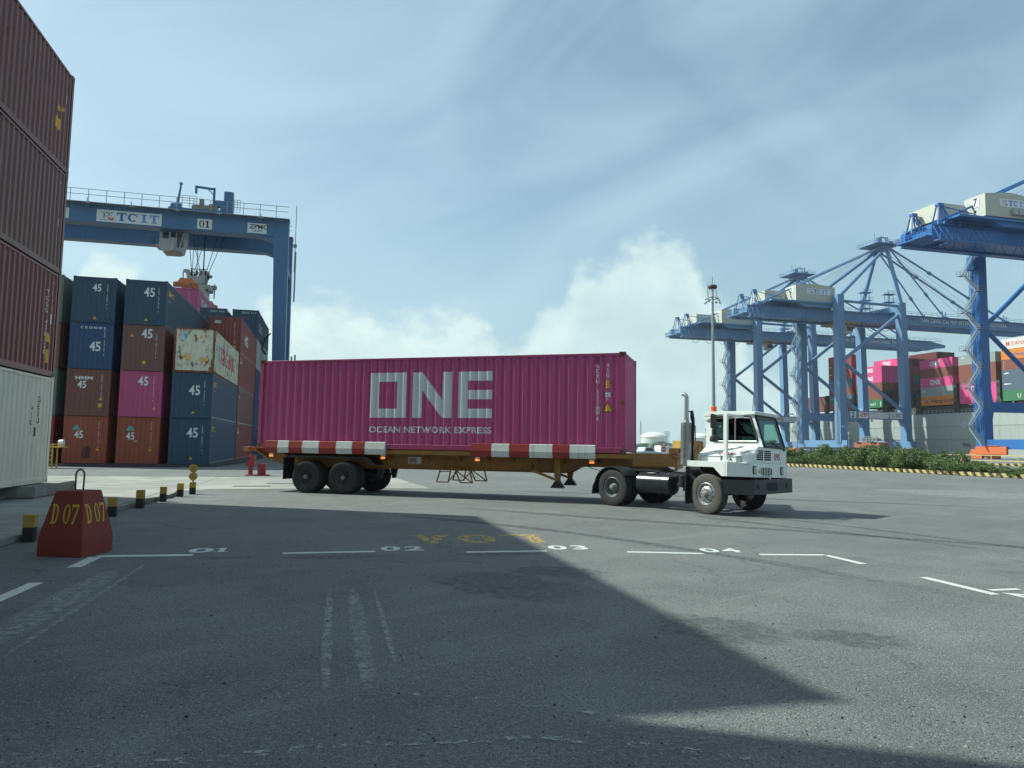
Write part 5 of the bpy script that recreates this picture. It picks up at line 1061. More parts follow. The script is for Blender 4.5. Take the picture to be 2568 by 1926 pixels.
    for x in (rx + 3, 132, 138, 160, 184, 200, 216, 232): q = MB(); q.box((x - .3, cy - 2.84, gz0 + .5), (x + .3, cy + 2.84, gz1 - .6)); ob('girder_tie', q, blue)
    q = MB(); q.box((130, cy - 2.8, gz0 + .2), (176, cy + 2.8, gz0 + .35)); q.box((176, cy - 2.8, gz0 + .2), (228, cy - 1.6, gz0 + .35)); ob('under_deck', q, blue)
    # apex head with platforms
    q = MB(); q.box((W_ - .9, cy - 2.9, 66.9 + dz), (W_ + 2.6, cy + 2.9, 68.2 + dz)); q.prism([(W_ - 4.6, 68.2 + dz), (W_ + 5.2, 68.2 + dz), (W_ + 4.4, 68.45 + dz), (W_ - 4.2, 68.45 + dz)], cy - 4.6, cy + 4.2, 'y'); hd_ = ob('apex_head', q, blue)
    q = MB(); rg_ = random.Random(int(cy))
    for (xa, ya, xb, yb_) in ((W_ - 4.6, cy - 4.6, W_ + 5.2, cy - 4.6), (W_ + 5.2, cy - 4.6, W_ + 5.2, cy + 4.2), (W_ - 4.6, cy - 4.6, W_ - 4.6, cy + 4.2), (W_ - 4.6, cy + 4.2, W_ + 5.2, cy + 4.2)):
        for z in (.6, 1.15): q.bar((xa, ya, 68.4 + dz + z), (xb, yb_, 68.4 + dz + z), .07)
        n_ = 6
        for k in range(n_ + 1): f_ = k / n_; q.bar((xa + (xb - xa) * f_, ya + (yb_ - ya) * f_, 68.4 + dz), (xa + (xb - xa) * f_, ya + (yb_ - ya) * f_, 69.6 + dz), .07)
    q.bar((W_ - 4.0, cy - 3, 68.4 + dz), (W_ - 4.0, cy - 3, 71.6 + dz), .12); q.bar((W_ + 1.2, cy - 2, 68.4 + dz), (W_ + 1.2, cy - 2, 71.0 + dz), .3); q.bar((W_ - 1, cy - 2, 71.0 + dz), (W_ + 1.3, cy - 2, 70.8 + dz), .3)
    q.bar((W_ + 3.6, cy, 68.4 + dz), (W_ + 3.6, cy, 71.9 + dz), .35); q.box((W_ - 3.2, cy - 3.8, 68.45 + dz), (W_ - 1.9, cy - 2.4, 70.1 + dz)); q.box((W_ + 2.0, cy - 3, 68.45 + dz), (W_ + 3.2, cy - 1, 69.6 + dz))
    for k in range(5): q.tube([(W_ - 1 + k * .9, cy - 2.2, 68.9 + dz), (W_ - 1 + k * .9, cy - 1.6, 68.9 + dz)], .5, 10)
    ob('apex_platform', q, blue, hd_)
    # machinery house
    q = MB(); y0, y1 = cy - 6.8, cy - 1.6; z0, z1 = 46.8 + dz, 51.7 + dz
    q.prism([(y0, z0), (y1, z0), (y1, z1 + .1), ((y0 + y1) / 2, z1 + .65), (y0, z1)], 135.8, 149.6, 'x') if False else q.prism([(135.8, z0), (135.8, z1), (142.7, z1 + .75), (149.6, z1), (149.6, z0)], y0, y1, 'y')
    q.box((128.5, y1 + .001, z0), (149.6, cy + 6.5, 50.6 + dz)); hs = ob('machinery_house', q, beige); hs.location = (-149 + hx, -cy, .5 if hx else 0)
    q = MB()
    for k in range(28): q.box((135.9 + k * .49, y0 - .03, z0 + .1), (135.94 + k * .49, y0 - .001, z1 - .05))
    ob('cladding_ribs', q, beige, hs)
    q = MB(); q.box((127, cy - 7.4, z0 - .5), (150.4, cy + 7.2, z0 - .02)); q.prism([(136, z0 - .5), (150, z0 - .5), (148, z0 - 1.6), (139, z0 - 1.6)], cy - 6.8, cy + 6.8, 'y'); ob('house_platform', q, blue)
    k_ = 4.9 / 6.05; board('sign_board', 139.6, z0 + 2.35, 147.9, z0 + 4.1, y0 - .03, [(t_, m_, u * 1.38, v * 1.45, sx * 1.38, sy * 1.45) for t_, m_, u, v, sx, sy in tcit], lambda n_, q_, m_: ob(n_, q_, m_, hs))
    q = MB(); q.box((135.72, y0 + 1.4, z0 + 2.4), (135.79, y0 + 3.4, z0 + 4.6)); nb = ob('number_board', q, signw, hs)
    t_ = scale2(slab('1', .8), 1.9, 1.6) if name_no == '1' else text2d(name_no, 1.7, .04, .95); me = bpy.data.meshes.new('board_number'); w0 = width2(t_); me.from_pydata([(135.71, y0 + 2.4 + w0 / 2 - a, z0 + 2.7 + b) for a, b in t_[0]], [], t_[1]); link('board_number', me, nb, blackletter)
    q = MB(); q.box((135.73, y0 + 1.9, z0 + .1), (135.79, y0 + 2.9, z0 + 2.1)); ob('door', q, signw, hs); q = MB(); q.box((135.70, y0 + 2.15, z0 + 1.2), (135.725, y0 + 2.65, z0 + 1.8)); ob('door_window', q, dglass, hs)
    if name_no == '7':
        for k in range(4): q = MB(); q.box((142.5 + k * 1.5, y0 - .8, z0 + .6), (143.8 + k * 1.5, y0 - .04, z0 + 1.9)); ob('air_conditioner', q, sp_w, hs, bevel=.04)
    # rear platform with the two reel trestles
    q = MB(); q.box((rx, cy - ry, gz0 + .2), (rx + 6, cy + ry, gz0 + .45)); q.box((rx + 1, cy - 7.0, gz0 - 1.2), (rx + 15, cy - 5.2, gz0 - 1.0)) 
    for y in (-ry, ry):
        for z in (.6, 1.1): q.bar((rx, cy + y, gz0 + .45 + z), (rx + 6, cy + y, gz0 + .45 + z), .10)
    for z in (.6, 1.1): q.bar((rx, cy - ry, gz0 + .45 + z), (rx, cy + ry, gz0 + .45 + z), .10); q.bar((rx + 1, cy - 7.0, gz0 - 1.0 + z), (rx + 15, cy - 7.0, gz0 - 1.0 + z), .10)
    for k in range(10): q.bar((rx, cy - ry + k * ry / 4.5, gz0 + .4), (rx, cy - ry + k * ry / 4.5, gz0 + 1.6), .10); q.bar((rx + 1 + k * 1.55, cy - 7.0, gz0 - 1.0), (rx + 1 + k * 1.55, cy - 7.0, gz0 + .1), .10); q.bar((rx + 1 + k * 1.55, cy - 6.9, gz0 - 1.0), (rx + 1 + k * 1.55, cy - 5.2, gz0 + 2.2), .14)
    ob('rear_platform', q, blue)
    for yy in (cy - 3.6, cy + 3.6):
        q = MB(); e_ = rx - 117
        for s in (-.8, .8): q.bar((120.0 + e_, yy + s, gz1), (121.0 + e_, yy + s * .4, gz1 + 4.6), .26); q.bar((122.8 + e_, yy + s, gz1), (121.7 + e_, yy + s * .4, gz1 + 4.6), .26); q.bar((124.2 + e_, yy + s, gz1), (122.0 + e_, yy + s * .4, gz1 + 4.2), .18)
        q.box((120.7 + e_, yy - .55, gz1 + 4.3), (122.1 + e_, yy + .55, gz1 + 4.9)); q.bar((121.6 + e_, yy - .5, gz1 + 4.2), (130.5 + e_, yy - .5, gz1 + 3.2), .18); q.bar((130.5 + e_, yy - .5, gz1), (130.5 + e_, yy - .5, gz1 + 3.3), .16); q.bar((126 + e_, yy - .5, gz1), (126 + e_, yy - .5, gz1 + 3.7), .16); q.tube([(123 + e_, yy - .3, gz1 + .8), (123 + e_, yy + .3, gz1 + .8)], .6, 14)
        ob('reel_trestle', q, blue)
    # trolley with the crane driver's cab
    tx = 156. if name_no != '7' else 162
    q = MB(); q.box((tx - 3, cy - 4.6, gz0 - .9), (tx + 4.5, cy + 4.6, gz0 - .3)); q.box((tx - 4.2, cy - 5.4, gz0 - 1.4), (tx - 2.0, cy - 3.2, gz0 + .8)); tr_ = ob('trolley', q, paint('trolley_ochre', (.34, .27, .15), .6, .3, .3))
    q = MB(); q.prism([(tx + 1.0, gz0 - 3.6), (tx + 1.0, gz0 - 1.0), (tx + 3.6, gz0 - 1.0), (tx + 3.9, gz0 - 2.2), (tx + 3.2, gz0 - 3.6)], cy - 2.4, cy - .2, 'y'); ob('driver_cab', q, beige, tr_, bevel=.05); q = MB(); q.box((tx + 1.3, cy - 2.46, gz0 - 2.9), (tx + 3.4, cy - 2.41, gz0 - 1.5)); ob('cab_window', q, dglass, tr_)
    # hanging power cable loops
    q = MB(); x = 124.
    while x < 176:
        q.tube([(x + k * .55, cy - 5.0, gz0 - .3 - 2.6 * math.sin(PI * k / 8) ** .9) for k in range(9)], .06, 5); x += 5.4
    ob('festoon_cable', q, chassis_b)
    # stair tower on the landward far leg
    q = MB(); xs, y0 = L_ - 2.6, cy + 9; z = 3.0; k = 0; fl = 4.55
    rail = gall if blue is not vivid else gall
    while z + fl < 46 + dz:
        ya, yb_ = (y0 - 1.9, y0 + 1.6) if k % 2 == 0 else (y0 + 1.6, y0 - 1.9)
        for xx in (xs - .45, xs + .45):
            q.bar((xx, ya, z), (xx, yb_, z + fl), .10, .30)
            for h in (.55, 1.05): q.bar((xx, ya, z + h), (xx, yb_, z + fl + h), .05)
        for j in range(12): f_ = (j + .5) / 12; q.box((xs - .42, ya + (yb_ - ya) * f_ - .12, z + fl * f_), (xs + .42, ya + (yb_ - ya) * f_ + .12, z + fl * f_ + .05))
        e = 1 if yb_ > ya else -1
        q.box((xs - .9, min(yb_, yb_ + e * 1.2), z + fl - .08), (L_ - 1.25, max(yb_, yb_ + e * 1.2), z + fl))
        for h in (.55, 1.1):
            q.bar((xs - .9, yb_, z + fl + h), (xs - .9, yb_ + e * 1.2, z + fl + h), .05); q.bar((xs - .9, yb_ + e * 1.2, z + fl + h), (L_ - 1.3, yb_ + e * 1.2, z + fl + h), .05)
        for yy in (yb_, yb_ + e * 1.2): q.bar((xs - .9, yy, z + fl), (xs - .9, yy, z + fl + 1.1), .06)
        z += fl; k += 1
    ob('stair_flights', q, paint('stair_blue_grey', (.16, .21, .27), .5, .2, .2))
    q = MB(); 
    for yy in (y0 - .8, y0 + .8): q.bar((L_ - 1.9, yy, 4.6), (L_ - 1.9, yy, 44 + dz), .12); q.bar((L_ - 1.4, yy, 4.6), (L_ - 1.4, yy, 44 + dz), .10)
    z = 6.
    while z < 44 + dz: q.bar((L_ - 1.9, y0 - .8, z), (L_ - 1.9, y0 + .8, z), .07); z += 1.5
    q.box((L_ - 2.4, y0 - .9, 40 + dz), (L_ - 1.25, y0 + .9, 43 + dz)); ob('lift_track', q, blue)
    for xx in (166.4, 175.6):
        q = MB()
        for dx in (-.9, .9):
            for dy in (-.8, .8): q.bar((xx + dx, cy + dy, gz1 - 1.), (xx + dx, cy + dy, gz1 + 8.4), .14)
        for z in (2.2, 4.8, 7.4): q.box((xx - 1.9, cy - 1.3, gz1 + z), (xx + 1.9, cy + 1.3, gz1 + z + .1)); q.bar((xx - 1.9, cy - 1.3, gz1 + z + 1.), (xx + 1.9, cy - 1.3, gz1 + z + 1.), .08); [q.bar((xx - 1.9 + k * .95, cy - 1.3, gz1 + z), (xx - 1.9 + k * .95, cy - 1.3, gz1 + z + 1.), .07) for k in range(5)]
        ob('access_tower', q, blue)
    q = MB(); q.prism([(167, gz1), (179, gz1), (179, gz1 + .6), (176.5, gz1 + 2.4), (172, gz1 + 1.6), (168, gz1 + 1.4)], cy - 2.4, cy + 2.4, 'y'); ob('boom_hinge_housing', q, blue)
    # caged ladder on the landward near leg
    q = MB(); z = 4.6; yn = cy - 9
    for yy in (yn - .35, yn + .35): q.bar((L_ - 1.5, yy, 3.), (L_ - 1.5, yy, 15.5), .07); q.bar((L_ - 2.0, yy * 1.0, 3.5), (L_ - 2.0, yy, 15.5), .05)
    while z < 15.5: q.bar((L_ - 1.5, yn - .35, z), (L_ - 1.5, yn + .35, z), .06); q.bar((L_ - 2.0, yn - .35, z), (L_ - 2.0, yn + .35, z), .05); q.bar((L_ - 2.0, yn - .35, z), (L_ - 1.5, yn - .5, z), .05); z += .55
    ob('caged_ladder', q, gall)
    for x in (153, 159, 166, 171): q = MB(); q.box((x - .25, cy - 10.3, 10.3), (x + .25, cy - 9.95, 10.75)); q.bar((x, cy - 10., 10.7), (x, cy - 10., 11.1), .08); ob('floodlight', q, gall)
    f = lambda n_, q_, m_: ob(n_, q_, m_)
    yb0 = cy - 9.905
    if name_no != '7':
        board('sign_board', 151.6, 11.3, 153.6, 13.3, yb0, [(scale2(slab('1', .8), 1.7, 1.5) if name_no == '1' else text2d(name_no, 1.55, .04), blackletter, .35, .22, 1, 1)], f)
        board('sign_board', 154.6, 11.3, 157.9, 13.2, yb0, [(text2d('ZPMC', .85, .06, .98), rd_t, .28, .8, 1, 1), (boxes2([(i * .42, 0, i * .42 + .28, .3) for i in range(5)]), rd_t, .6, .3, 1, 1)], f)
        board('sign_board', 158.3, 11.3, 165.3, 13.1, yb0, [(text2d('RATED LOAD: 65T TWIN', .42, .0, 1.0), paint('faint_letter', (.34, .37, .37), .5), .2, 1.1, 1, 1), (text2d('RATED LOAD: CONTAINER 50T', .42, .0, .85), paint('faint_letter', (.34, .37, .37), .5), .2, .35, 1, 1)], f)
        board('sign_board', 165.6, 11.3, 172.6, 13.3, cy - 10.05, [(t_, m_, u * 1.16, v * 1.5, sx * 1.16, sy * 1.55) for t_, m_, u, v, sx, sy in tcit], f)
    return T
def slab_words(s, width, h):
    """serif capitals for the boom: strokes with short serifs"""
    t_ = text2d(s, h, .018, 1., 1.12); w = width2(t_); k = width / w; vs = [(x * k, y) for x, y in t_[0]]
    return vs, t_[1]
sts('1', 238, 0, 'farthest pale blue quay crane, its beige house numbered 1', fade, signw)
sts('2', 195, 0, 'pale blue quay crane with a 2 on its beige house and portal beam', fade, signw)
sts('7', 128, 5.0, 'bright blue quay crane with beige house numbered 7, nearest of all', vivid, signw, 121.3, 4.2, -1.3)
# ================================================================== CONTAINER SHIP
hull_p = paint('ship_hull_grey', (.30, .33, .31), .55, .15, .3, sc=.12); deckd = paint('ship_deck_dark_green', (.035, .045, .035), .7, .3, .3)
SH = empty('container_ship', (200, 190, 0), 0, 'grey hulled container ship moored behind the quay cranes', 'ship')
def shp(n_, q, m_, **k): o = obj(n_, q, m_, SH, **k); o.location = (-200, -190, 0); return o
q = MB(); outl = [(178.4, 60), (178.4, 236), (178.9, 246), (181, 255), (185.5, 264), (192, 272), (200, 278), (208, 272), (216, 262), (220, 248), (221, 236), (221, 60)]
lo = [(200 + (x - 200) * .97, 60 if y == 60 else 190 + (y - 190) * .93) for x, y in outl]
q.add([(x, y, -2.4) for x, y in lo] + [(200 + (x - 200) * 1.0, y, 9.) for x, y in outl] + [(x, y, 13.0) for x, y in outl], [tuple(range(12))[::-1], tuple(range(24, 36))] + [(i + 12 * k, (i + 1) % 12 + 12 * k, (i + 1) % 12 + 12 * (k + 1), i + 12 * (k + 1)) for i in range(12) for k in (0, 1)])
shp('hull', q, hull_p)
q = MB(); 
for z in (5.2, 9.02): q.box((178.33, 62, z), (178.42, 236, z + .10))
shp('hull_seam', q, paint('hull_seam_grey', (.20, .22, .21), .6))
q = MB(); y = 62.
while y < 240: q.bar((178.6, y, 13), (178.6, y, 14.1), .09); y += 1.5
for z in (13.5, 14.05): q.bar((178.6, 62, z), (178.6, 240, z), .07)
shp('deck_rail', q, sp_w)
q = MB(); q.box((179.2, 62, 13.01), (219, 243, 15.2)); shp('hatch_coaming', q, deckd)
q = MB()
for y in (159.1, 173.1, 187.2, 201.4, 215.8, 230.4, 145.0):
    for x in (178.75, 182, 189, 196, 203, 210, 217): q.box((x - .45, y - .55, 13.01), (x + .45, y + .55, 21.6))
    for z in (16.2, 19., 21.4): q.box((178.4, y - .5, z), (219, y + .5, z + .18))
    q.box((178.28, y - .9, 13.0), (178.7, y + .9, 16.2))
shp('lashing_bridge', q, deckd)
q = MB()
for y in (159.1, 173.1, 187.2, 201.4, 215.8, 230.4):
    for z in (13.6, 15.0, 17.2, 19.8): q.box((178.262, y - .45, z), (178.275, y + .45, z + .8))
shp('bridge_openings', q, darkhole)
# mast and funnel top seen above the boxes
q = MB(); q.box((205, 212, 15), (222, 224, 33)); shp('deck_house', q, sp_w)
tq = text2d('TUG', .9, .02); me = bpy.data.meshes.new('hull_lettering'); me.from_pydata([(178.38, 171.5 - a, 3.2 + b) for a, b in tq[0]], [], tq[1]); o = link('hull_lettering', me, SH, blackletter); o.location = (-200, -190, 0)
# deck cargo ------------------------------------------------------------
def ship_box_mesh():
    q = MB(); l, w, H = 12.192, CW, 2.83
    q.box((-w / 2 + .04, -l / 2 + .03, .02), (w / 2 - .04, l / 2 - .03, H - .02))
    for sx in (-1, 1):
        a, b = sorted((sx * w / 2, sx * (w / 2 - .12)))
        for sy in (-1, 1):
            c, d_ = sorted((sy * l / 2, sy * (l / 2 - .14))); q.box((a, c, 0), (b, d_, H))
        q.box((a, -l / 2 + .14, 0), (b, l / 2 - .14, .13)); q.box((a, -l / 2 + .14, H - .11), (b, l / 2 - .14, H))
    n = 40
    for k in range(n):
        y = -l / 2 + .3 + k * (l - .6) / (n - 1); q.box((-w / 2 + .012, y - .07, .14), (-w / 2 + .04, y + .07, H - .12))
    for y_ in (-l / 2 + .01, ):
        for x in (-.9, -.32, .32, .9): q.bar((x, y_, .1), (x, y_, H - .1), .05)
        q.box((-.012, y_ + .0, .05), (.012, y_ + .03, H - .05)); q.box((-w / 2 + .12, -l / 2, 0), (w / 2 - .12, -l / 2 + .02, .14)); q.box((-w / 2 + .12, -l / 2, H - .12), (w / 2 - .12, -l / 2 + .02, H))
    return q.mesh('shipping_container', fix=False)
SBM = ship_box_mesh(); SHH = 2.84
cols = {'P': paint('ship_pink', (.62, .07, .22), .5, .15, .15), 'B': paint('ship_brown', (.22, .065, .045), .6, .25, .25), 'R': paint('ship_red_brown', (.26, .05, .04), .6, .25, .25), 'S': paint('ship_slate', (.08, .12, .16), .6, .25, .25), 'G': paint('ship_green', (.035, .17, .07), .6, .25, .25),
        'O': paint('ship_orange', (.62, .20, .03), .55, .2, .2), 'W': paint('ship_white', (.62, .60, .54), .5, .15, .2), 'L': paint('ship_pale_grey', (.26, .30, .28), .55, .2, .25), 'N': paint('ship_navy', (.02, .05, .11), .55, .2, .2), 'T': paint('ship_teal_grey', (.06, .10, .10), .6, .2, .2), 'M': paint('ship_maroon', (.12, .02, .022), .6, .2, .2)}
cname = dict(P='pink', B='brown', R='red brown', S='slate blue', G='green', O='orange', W='white', L='pale grey', N='navy', T='dark teal', M='maroon')
ords = ['first', 'second', 'third', 'fourth', 'fifth', 'sixth', 'seventh', 'eighth', 'ninth', 'tenth', 'eleventh', 'twelfth', 'thirteenth']
def ship_box(k, x, y, z, label, group):
    o = tag(link('shipping_container', SBM, None, cols[k], (x, y, z)), label, 'container', group); return o
def boxtext(o, shapes, u, v, h, m_, name='lettering'):
    """on the landward long side; u from the far end towards the near end"""
    me = bpy.data.meshes.new(name); me.from_pydata([(-CW / 2 - .004, 6.096 - u - a * h, v + b * h) for a, b in shapes[0]], [], shapes[1]); link(name, me, o, m_)
def t1(s, **k): q = text2d(s, 1., **k); return q
XR = lambda r: 178.55 + CW / 2 + r * 2.52
bays = [  # name for labels, centre y, base z, outer row bottom -> top
    ('under crane 7, with UASC lettering bay', 151.9, 15.6, 'GSSBOW'), ('between crane 7 leg and the ONE pair', 165.9, 15.5, 'PPBBL'), ('of the bay with two ONE boxes and an orange foot', 180.2, 15.6, 'OLPBP'),
    ('of the bay behind crane 2', 208.6, 16.0, 'GBBPP'), ('of the tall brown bay', 222.9, 15.8, 'BSBSRRR'), ('of the low far bay', 236.6, 15.8, 'BB')]
GS = 'containers stacked on the ship'
for bi, (bn, by, bz, tiers) in enumerate(bays):
    n_ = len(tiers)
    for k, c in enumerate(tiers):
        pos = 'bottom' if k == 0 else 'topmost' if k == n_ - 1 else ords[k] + ' tier'
        bay = ['at the front of the bay at the picture edge', 'at the front behind the bright blue leg', 'at the front of the bay with orange foot', 'at the front of the bay through crane 2', 'at the front of the tall brown bay', 'at the front of the low bow bay'][bi]
        o = ship_box(c, XR(0), by, bz + k * SHH, '%s container, %s %s' % (cname[c], pos, bay), GS)
        lt = {(0, 0): [(t1('U A S C', sp=1.2), 4.4, .75, 1.15, white_p)], (0, 5): [(t1('YANG MING'), 3.0, .8, 1.2, paint('ship_red_letter', (.5, .04, .04), .5, .05, .05)), (boxes2([(0, 0, .35, 1), (.55, 0, .9, 1), (.3, .4, .6, .6)]), 1.6, .8, 1.2, paint('ship_red_letter', (.5, .04, .04), .5, .05, .05))], (0, 4): [(t1('Hapag-Lloyd'), 3.6, .9, .85, lb_t), (poly2([(0, 0), (.5, 0), (.9, .9), (.3, .9)]), 2.0, .8, 1.2, lb_t)],
              (0, 3): [(vtext('HYUNDAI', .28), .7, 2.45, 1., white_p)], (0, 2): [(poly2([(0, 0), (1.6, .2), (1.2, .5), (.2, .35)]), .6, 1.6, 1., white_p)], (0, 1): [(poly2([(0, 0), (2.2, .1), (2.2, .25), (.2, .35)]), .5, 1.6, 1., white_p)],
              (2, 0): [(t1('Hapag-Lloyd', bold=.01), 4.1, .8, 1.15, blackletter), (poly2([(0, 0), (.35, 0), (.75, .9), (.3, .9)]), 1.7, .75, 1.2, lb_t), (poly2([(.5, 0), (.85, 0), (1.1, .9), (.85, .9)]), 1.7, .75, 1.2, lb_t)], (2, 2): [(one_logo(), 3.9, .75, 1.4, white_p), (boxes2([(0, 0, 2.8, .06)]), 4.0, .45, 1.3, white_p)], (2, 4): [(one_logo(), 3.9, .8, 1.4, white_p), (boxes2([(0, 0, 2.8, .06)]), 4.0, .5, 1.3, white_p)],
              (2, 1): [(ring2(.3, .2, .5, .25, .2, .1), .9, 1.4, 1., white_p)], (1, 4): [(ring2(.3, .2, .5, .25, .2, .1), 1.3, 1.9, 1., white_p)], (1, 1): [(one_logo(), 4.0, .75, 1.4, white_p)], (1, 0): [(text2d('one', .5), 6.2, 1.1, 1., white_p)],
              (3, 3): [(one_logo(), 4.6, .75, 1.4, white_p)], (3, 4): [(one_logo(), 4.6, .75, 1.4, white_p)], (3, 0): [(t1('c c l', bold=.03), 6.6, .8, 1.0, white_p), (boxes2([(0, 0, .3, 1.6)]), 11.2, .5, 1.0, white_p)], (3, 1): [(vtext('TEX', .3), .8, 2.4, 1., white_p)], (3, 2): [(vtext('TEX', .3), .8, 2.4, 1., white_p)],
              (4, 1): [(boxes2([(0, 0, 1.6, .25)]), .8, 1.5, 1., white_p)], (4, 3): [(boxes2([(0, 0, .9, .3)]), .9, 1.6, 1., white_p)], (4, 4): [(boxes2([(0, 0, .9, .4)]), .6, 1.7, 1., white_p)], (4, 5): [(boxes2([(0, 0, .9, .4)]), .6, 1.7, 1., white_p)]}.get((bi, k), [])
        for sh, u, v, h, m_ in lt: boxtext(o, sh, u, v, h, m_)
rg_ = random.Random(7)
inner = {1: 'BBPPBL', 2: 'MRNBMT', 0: 'BNMBO'}
bw = ['beside the UASC box', 'behind the bright blue crane leg', 'by the ONE pair bay']
for bi, tiers in ((0, 'BNMBTR'), (1, 'MNRBT'), (2, 'RNMTB'), (4, 'MBTRMBR')):
    nm_ = bays[bi]
    for k, c in enumerate(tiers):
        ship_box(c, XR(1), nm_[1], nm_[2] + k * SHH, '%s container, tier %s of the second row, %s' % (cname[c], ords[k], ['bay at the picture edge', 'bay behind the bright blue leg', 'bay with orange foot', '', 'tall brown bay'][bi]), GS)
for r in range(1, 12):
    n_ = 5 if r < 3 else 6 if r < 5 else 6 if r < 9 else 7
    for k in range(n_):
        c = 'P' if (r in (1, 2) and k in (3, 4)) or (r == 3 and k == 5) else rg_.choice('MMBNTMRMTBN' if r < 7 else 'MMTTNNBLO')
        o = ship_box(c, XR(r), 208.6, 16.0 + k * SHH, '%s container end, tier %s of the %s row inboard, bay through crane 2' % (cname[c], ords[k], ords[r]), GS)
        if r == 3 and k == 5: boxtext(o, one_logo(), 4.2, .75, 1.45, white_p)
# ================================================================== KERB, SHRUBS AND THINGS ALONG THE QUAY ROAD
kst, g = newmat('striped_kerb_paint'); Pn = g.n('NewGeometry').outputs['Position']; x, y, z = g.sep(Pn)
s_ = g.m('FRACT', g.m('MULTIPLY', g.m('SUBTRACT', y, g.m('MULTIPLY', z, .9)), 1.55)); wn_ = g.noise(Pn, 6, 6, .7)
cc = g.mix(g.m('GREATER_THAN', s_, .5), (.018, .018, .016), (.46, .36, .11)); cc = g.mix(g.ss(wn_, .52, .66), cc, (.20, .195, .17)); finish(g, cc, .8)
yk = 30.; kk = 0
KX = 42.25
while yk < 62:
    q = MB(); q.box((KX - .12 + rng.uniform(-.02, .02), yk, 0), (KX + .16, yk + 3.92, .27 + rng.uniform(-.01, .01))); structure('striped_kerb', q, kst, bevel=.03); yk += 4.0
q = MB(); q.box((KX + .17, 28, 0), (52, 66, .16)); structure('planting_bed', q, paint('planting_soil', (.05, .04, .025), .9))
leafm = []
for i, c in enumerate(((.075, .12, .035), (.045, .085, .028), (.13, .17, .05))):
    m, g = newmat('leaf_green_%s' % ['mid', 'dark', 'light'][i]); oc = g.n('NewGeometry').outputs['Position']; a = g.noise(oc, 3, 4); b2 = g.noise(oc, 40, 2)
    finish(g, g.mix(a, tuple(q_ * .7 for q_ in c), tuple(q_ * 1.5 for q_ in c)), .55, 0, None, Specular_IOR_Level=.3, Subsurface_Weight=.0); leafm.append(m)
bark = paint('shrub_bark', (.09, .06, .04), .9)
def bush_mesh(seed, h, w):
    rr = random.Random(seed); q = MB(); lobes = [(Vector((rr.gauss(0, w * .28), rr.gauss(0, w * .28), h * rr.uniform(.25, .78))), rr.uniform(.22, .42) * w) for _ in range(9)] + [(Vector((rr.gauss(0, .1), rr.gauss(0, .1), h * .9)), .16 * w)]
    for c, r_ in lobes:
        for _ in range(int(420 * (r_ / .4) ** 1.6) + 60):
            d_ = Vector((rr.gauss(0, 1), rr.gauss(0, 1), rr.gauss(0, 1))).normalized(); p = c + d_ * r_ * (rr.uniform(.35, 1.) ** .5) * (1 + .25 * math.sin(d_.x * 7 + seed) * math.sin(d_.z * 6)); 
            if p.z < .05: continue
            q.k = 0 if rr.random() < .5 else (1 if rr.random() < .5 else 2)
            s = rr.uniform(.035, .075); t = Vector((rr.gauss(0, 1), rr.gauss(0, 1), rr.gauss(.3, .8))).normalized(); u = t.orthogonal().normalized()
            if rr.random() < .5: u = t.cross(u)
            q.add([p - t * s, p + u * s * .45, p + t * s, p - u * s * .45], [(0, 1, 2, 3)])
    me = q.mesh('foliage', fix=False); st = MB()
    for k in range(5): a = rr.uniform(0, 6.3); st.tube([(0, 0, 0), (.1 * math.cos(a), .1 * math.sin(a), h * .3), (w * .3 * math.cos(a), w * .3 * math.sin(a), h * .75)], [.025, .018, .006], 5)
    return me, st.mesh('stems')
protos = [bush_mesh(11 + i, h, w) for i, (h, w) in enumerate(((1.5, 1.9), (1.25, 1.6), (1.75, 1.7), (1.1, 1.8)))]
NTH = ['first', 'second', 'third'] + ['%dth' % k for k in range(4, 40)]
rb_ = random.Random(5); nb_ = 0
side_w = ['low', 'broad', 'tall', 'spreading']
y = 34.6
while y < 66:
    for xx in (KX + 1.25, KX + 3.3):
        i = rb_.randrange(4); hs_ = .90 + .22 * math.sin(y * .9) + rb_.uniform(-.28, .30)
        if rb_.random() < .22: hs_ *= .5
        if 50 < y < 58: hs_ += .18
        if y < 40: hs_ *= .52
        elif y < 43.5: hs_ *= .72
        near_ = 'at the kerb' if xx < KX + 2 else 'set back from the kerb'
        d_ = 'near the low white wall' if y < 40 else 'by the red hydrant' if y < 47 else 'in front of the rusty spreader stack' if y < 56 else 'towards the parked tractor front'
        b_ = empty('shrub', (xx + rb_.uniform(-.3, .3), y + rb_.uniform(-.3, .3), .14), rb_.uniform(0, 6.3), None, 'shrub', 'shrubs planted behind the striped kerb')
        b_['label'] = '%s green shrub %s, %s pair from the near end' % (side_w[i], near_, NTH[nb_ // 2])
        b_.scale = (1., 1., hs_); link('foliage', protos[i][0], b_, leafm); link('stems', protos[i][1], b_, bark); nb_ += 1
    y += 1.55 + rb_.uniform(0, .35)
# ground cover along the bed
q = MB(); r_ = random.Random(9)
for _ in range(9000):
    p = Vector((KX + .3 + r_.random() * 6.5, 30 + r_.random() * 35, .16 + r_.random() * .22)); s = r_.uniform(.04, .09); t = Vector((r_.gauss(0, .6), r_.gauss(0, .6), 1)).normalized(); u = t.orthogonal().normalized(); q.k = r_.randrange(3)
    q.add([p - u * s * .3, p + u * s * .3, p + t * s * 1.6], [(0, 1, 2)])
tag(obj('ground_cover', q, leafm, fix=False), 'low weeds and grass under the shrubs behind the striped kerb', 'ground cover', kind='stuff')
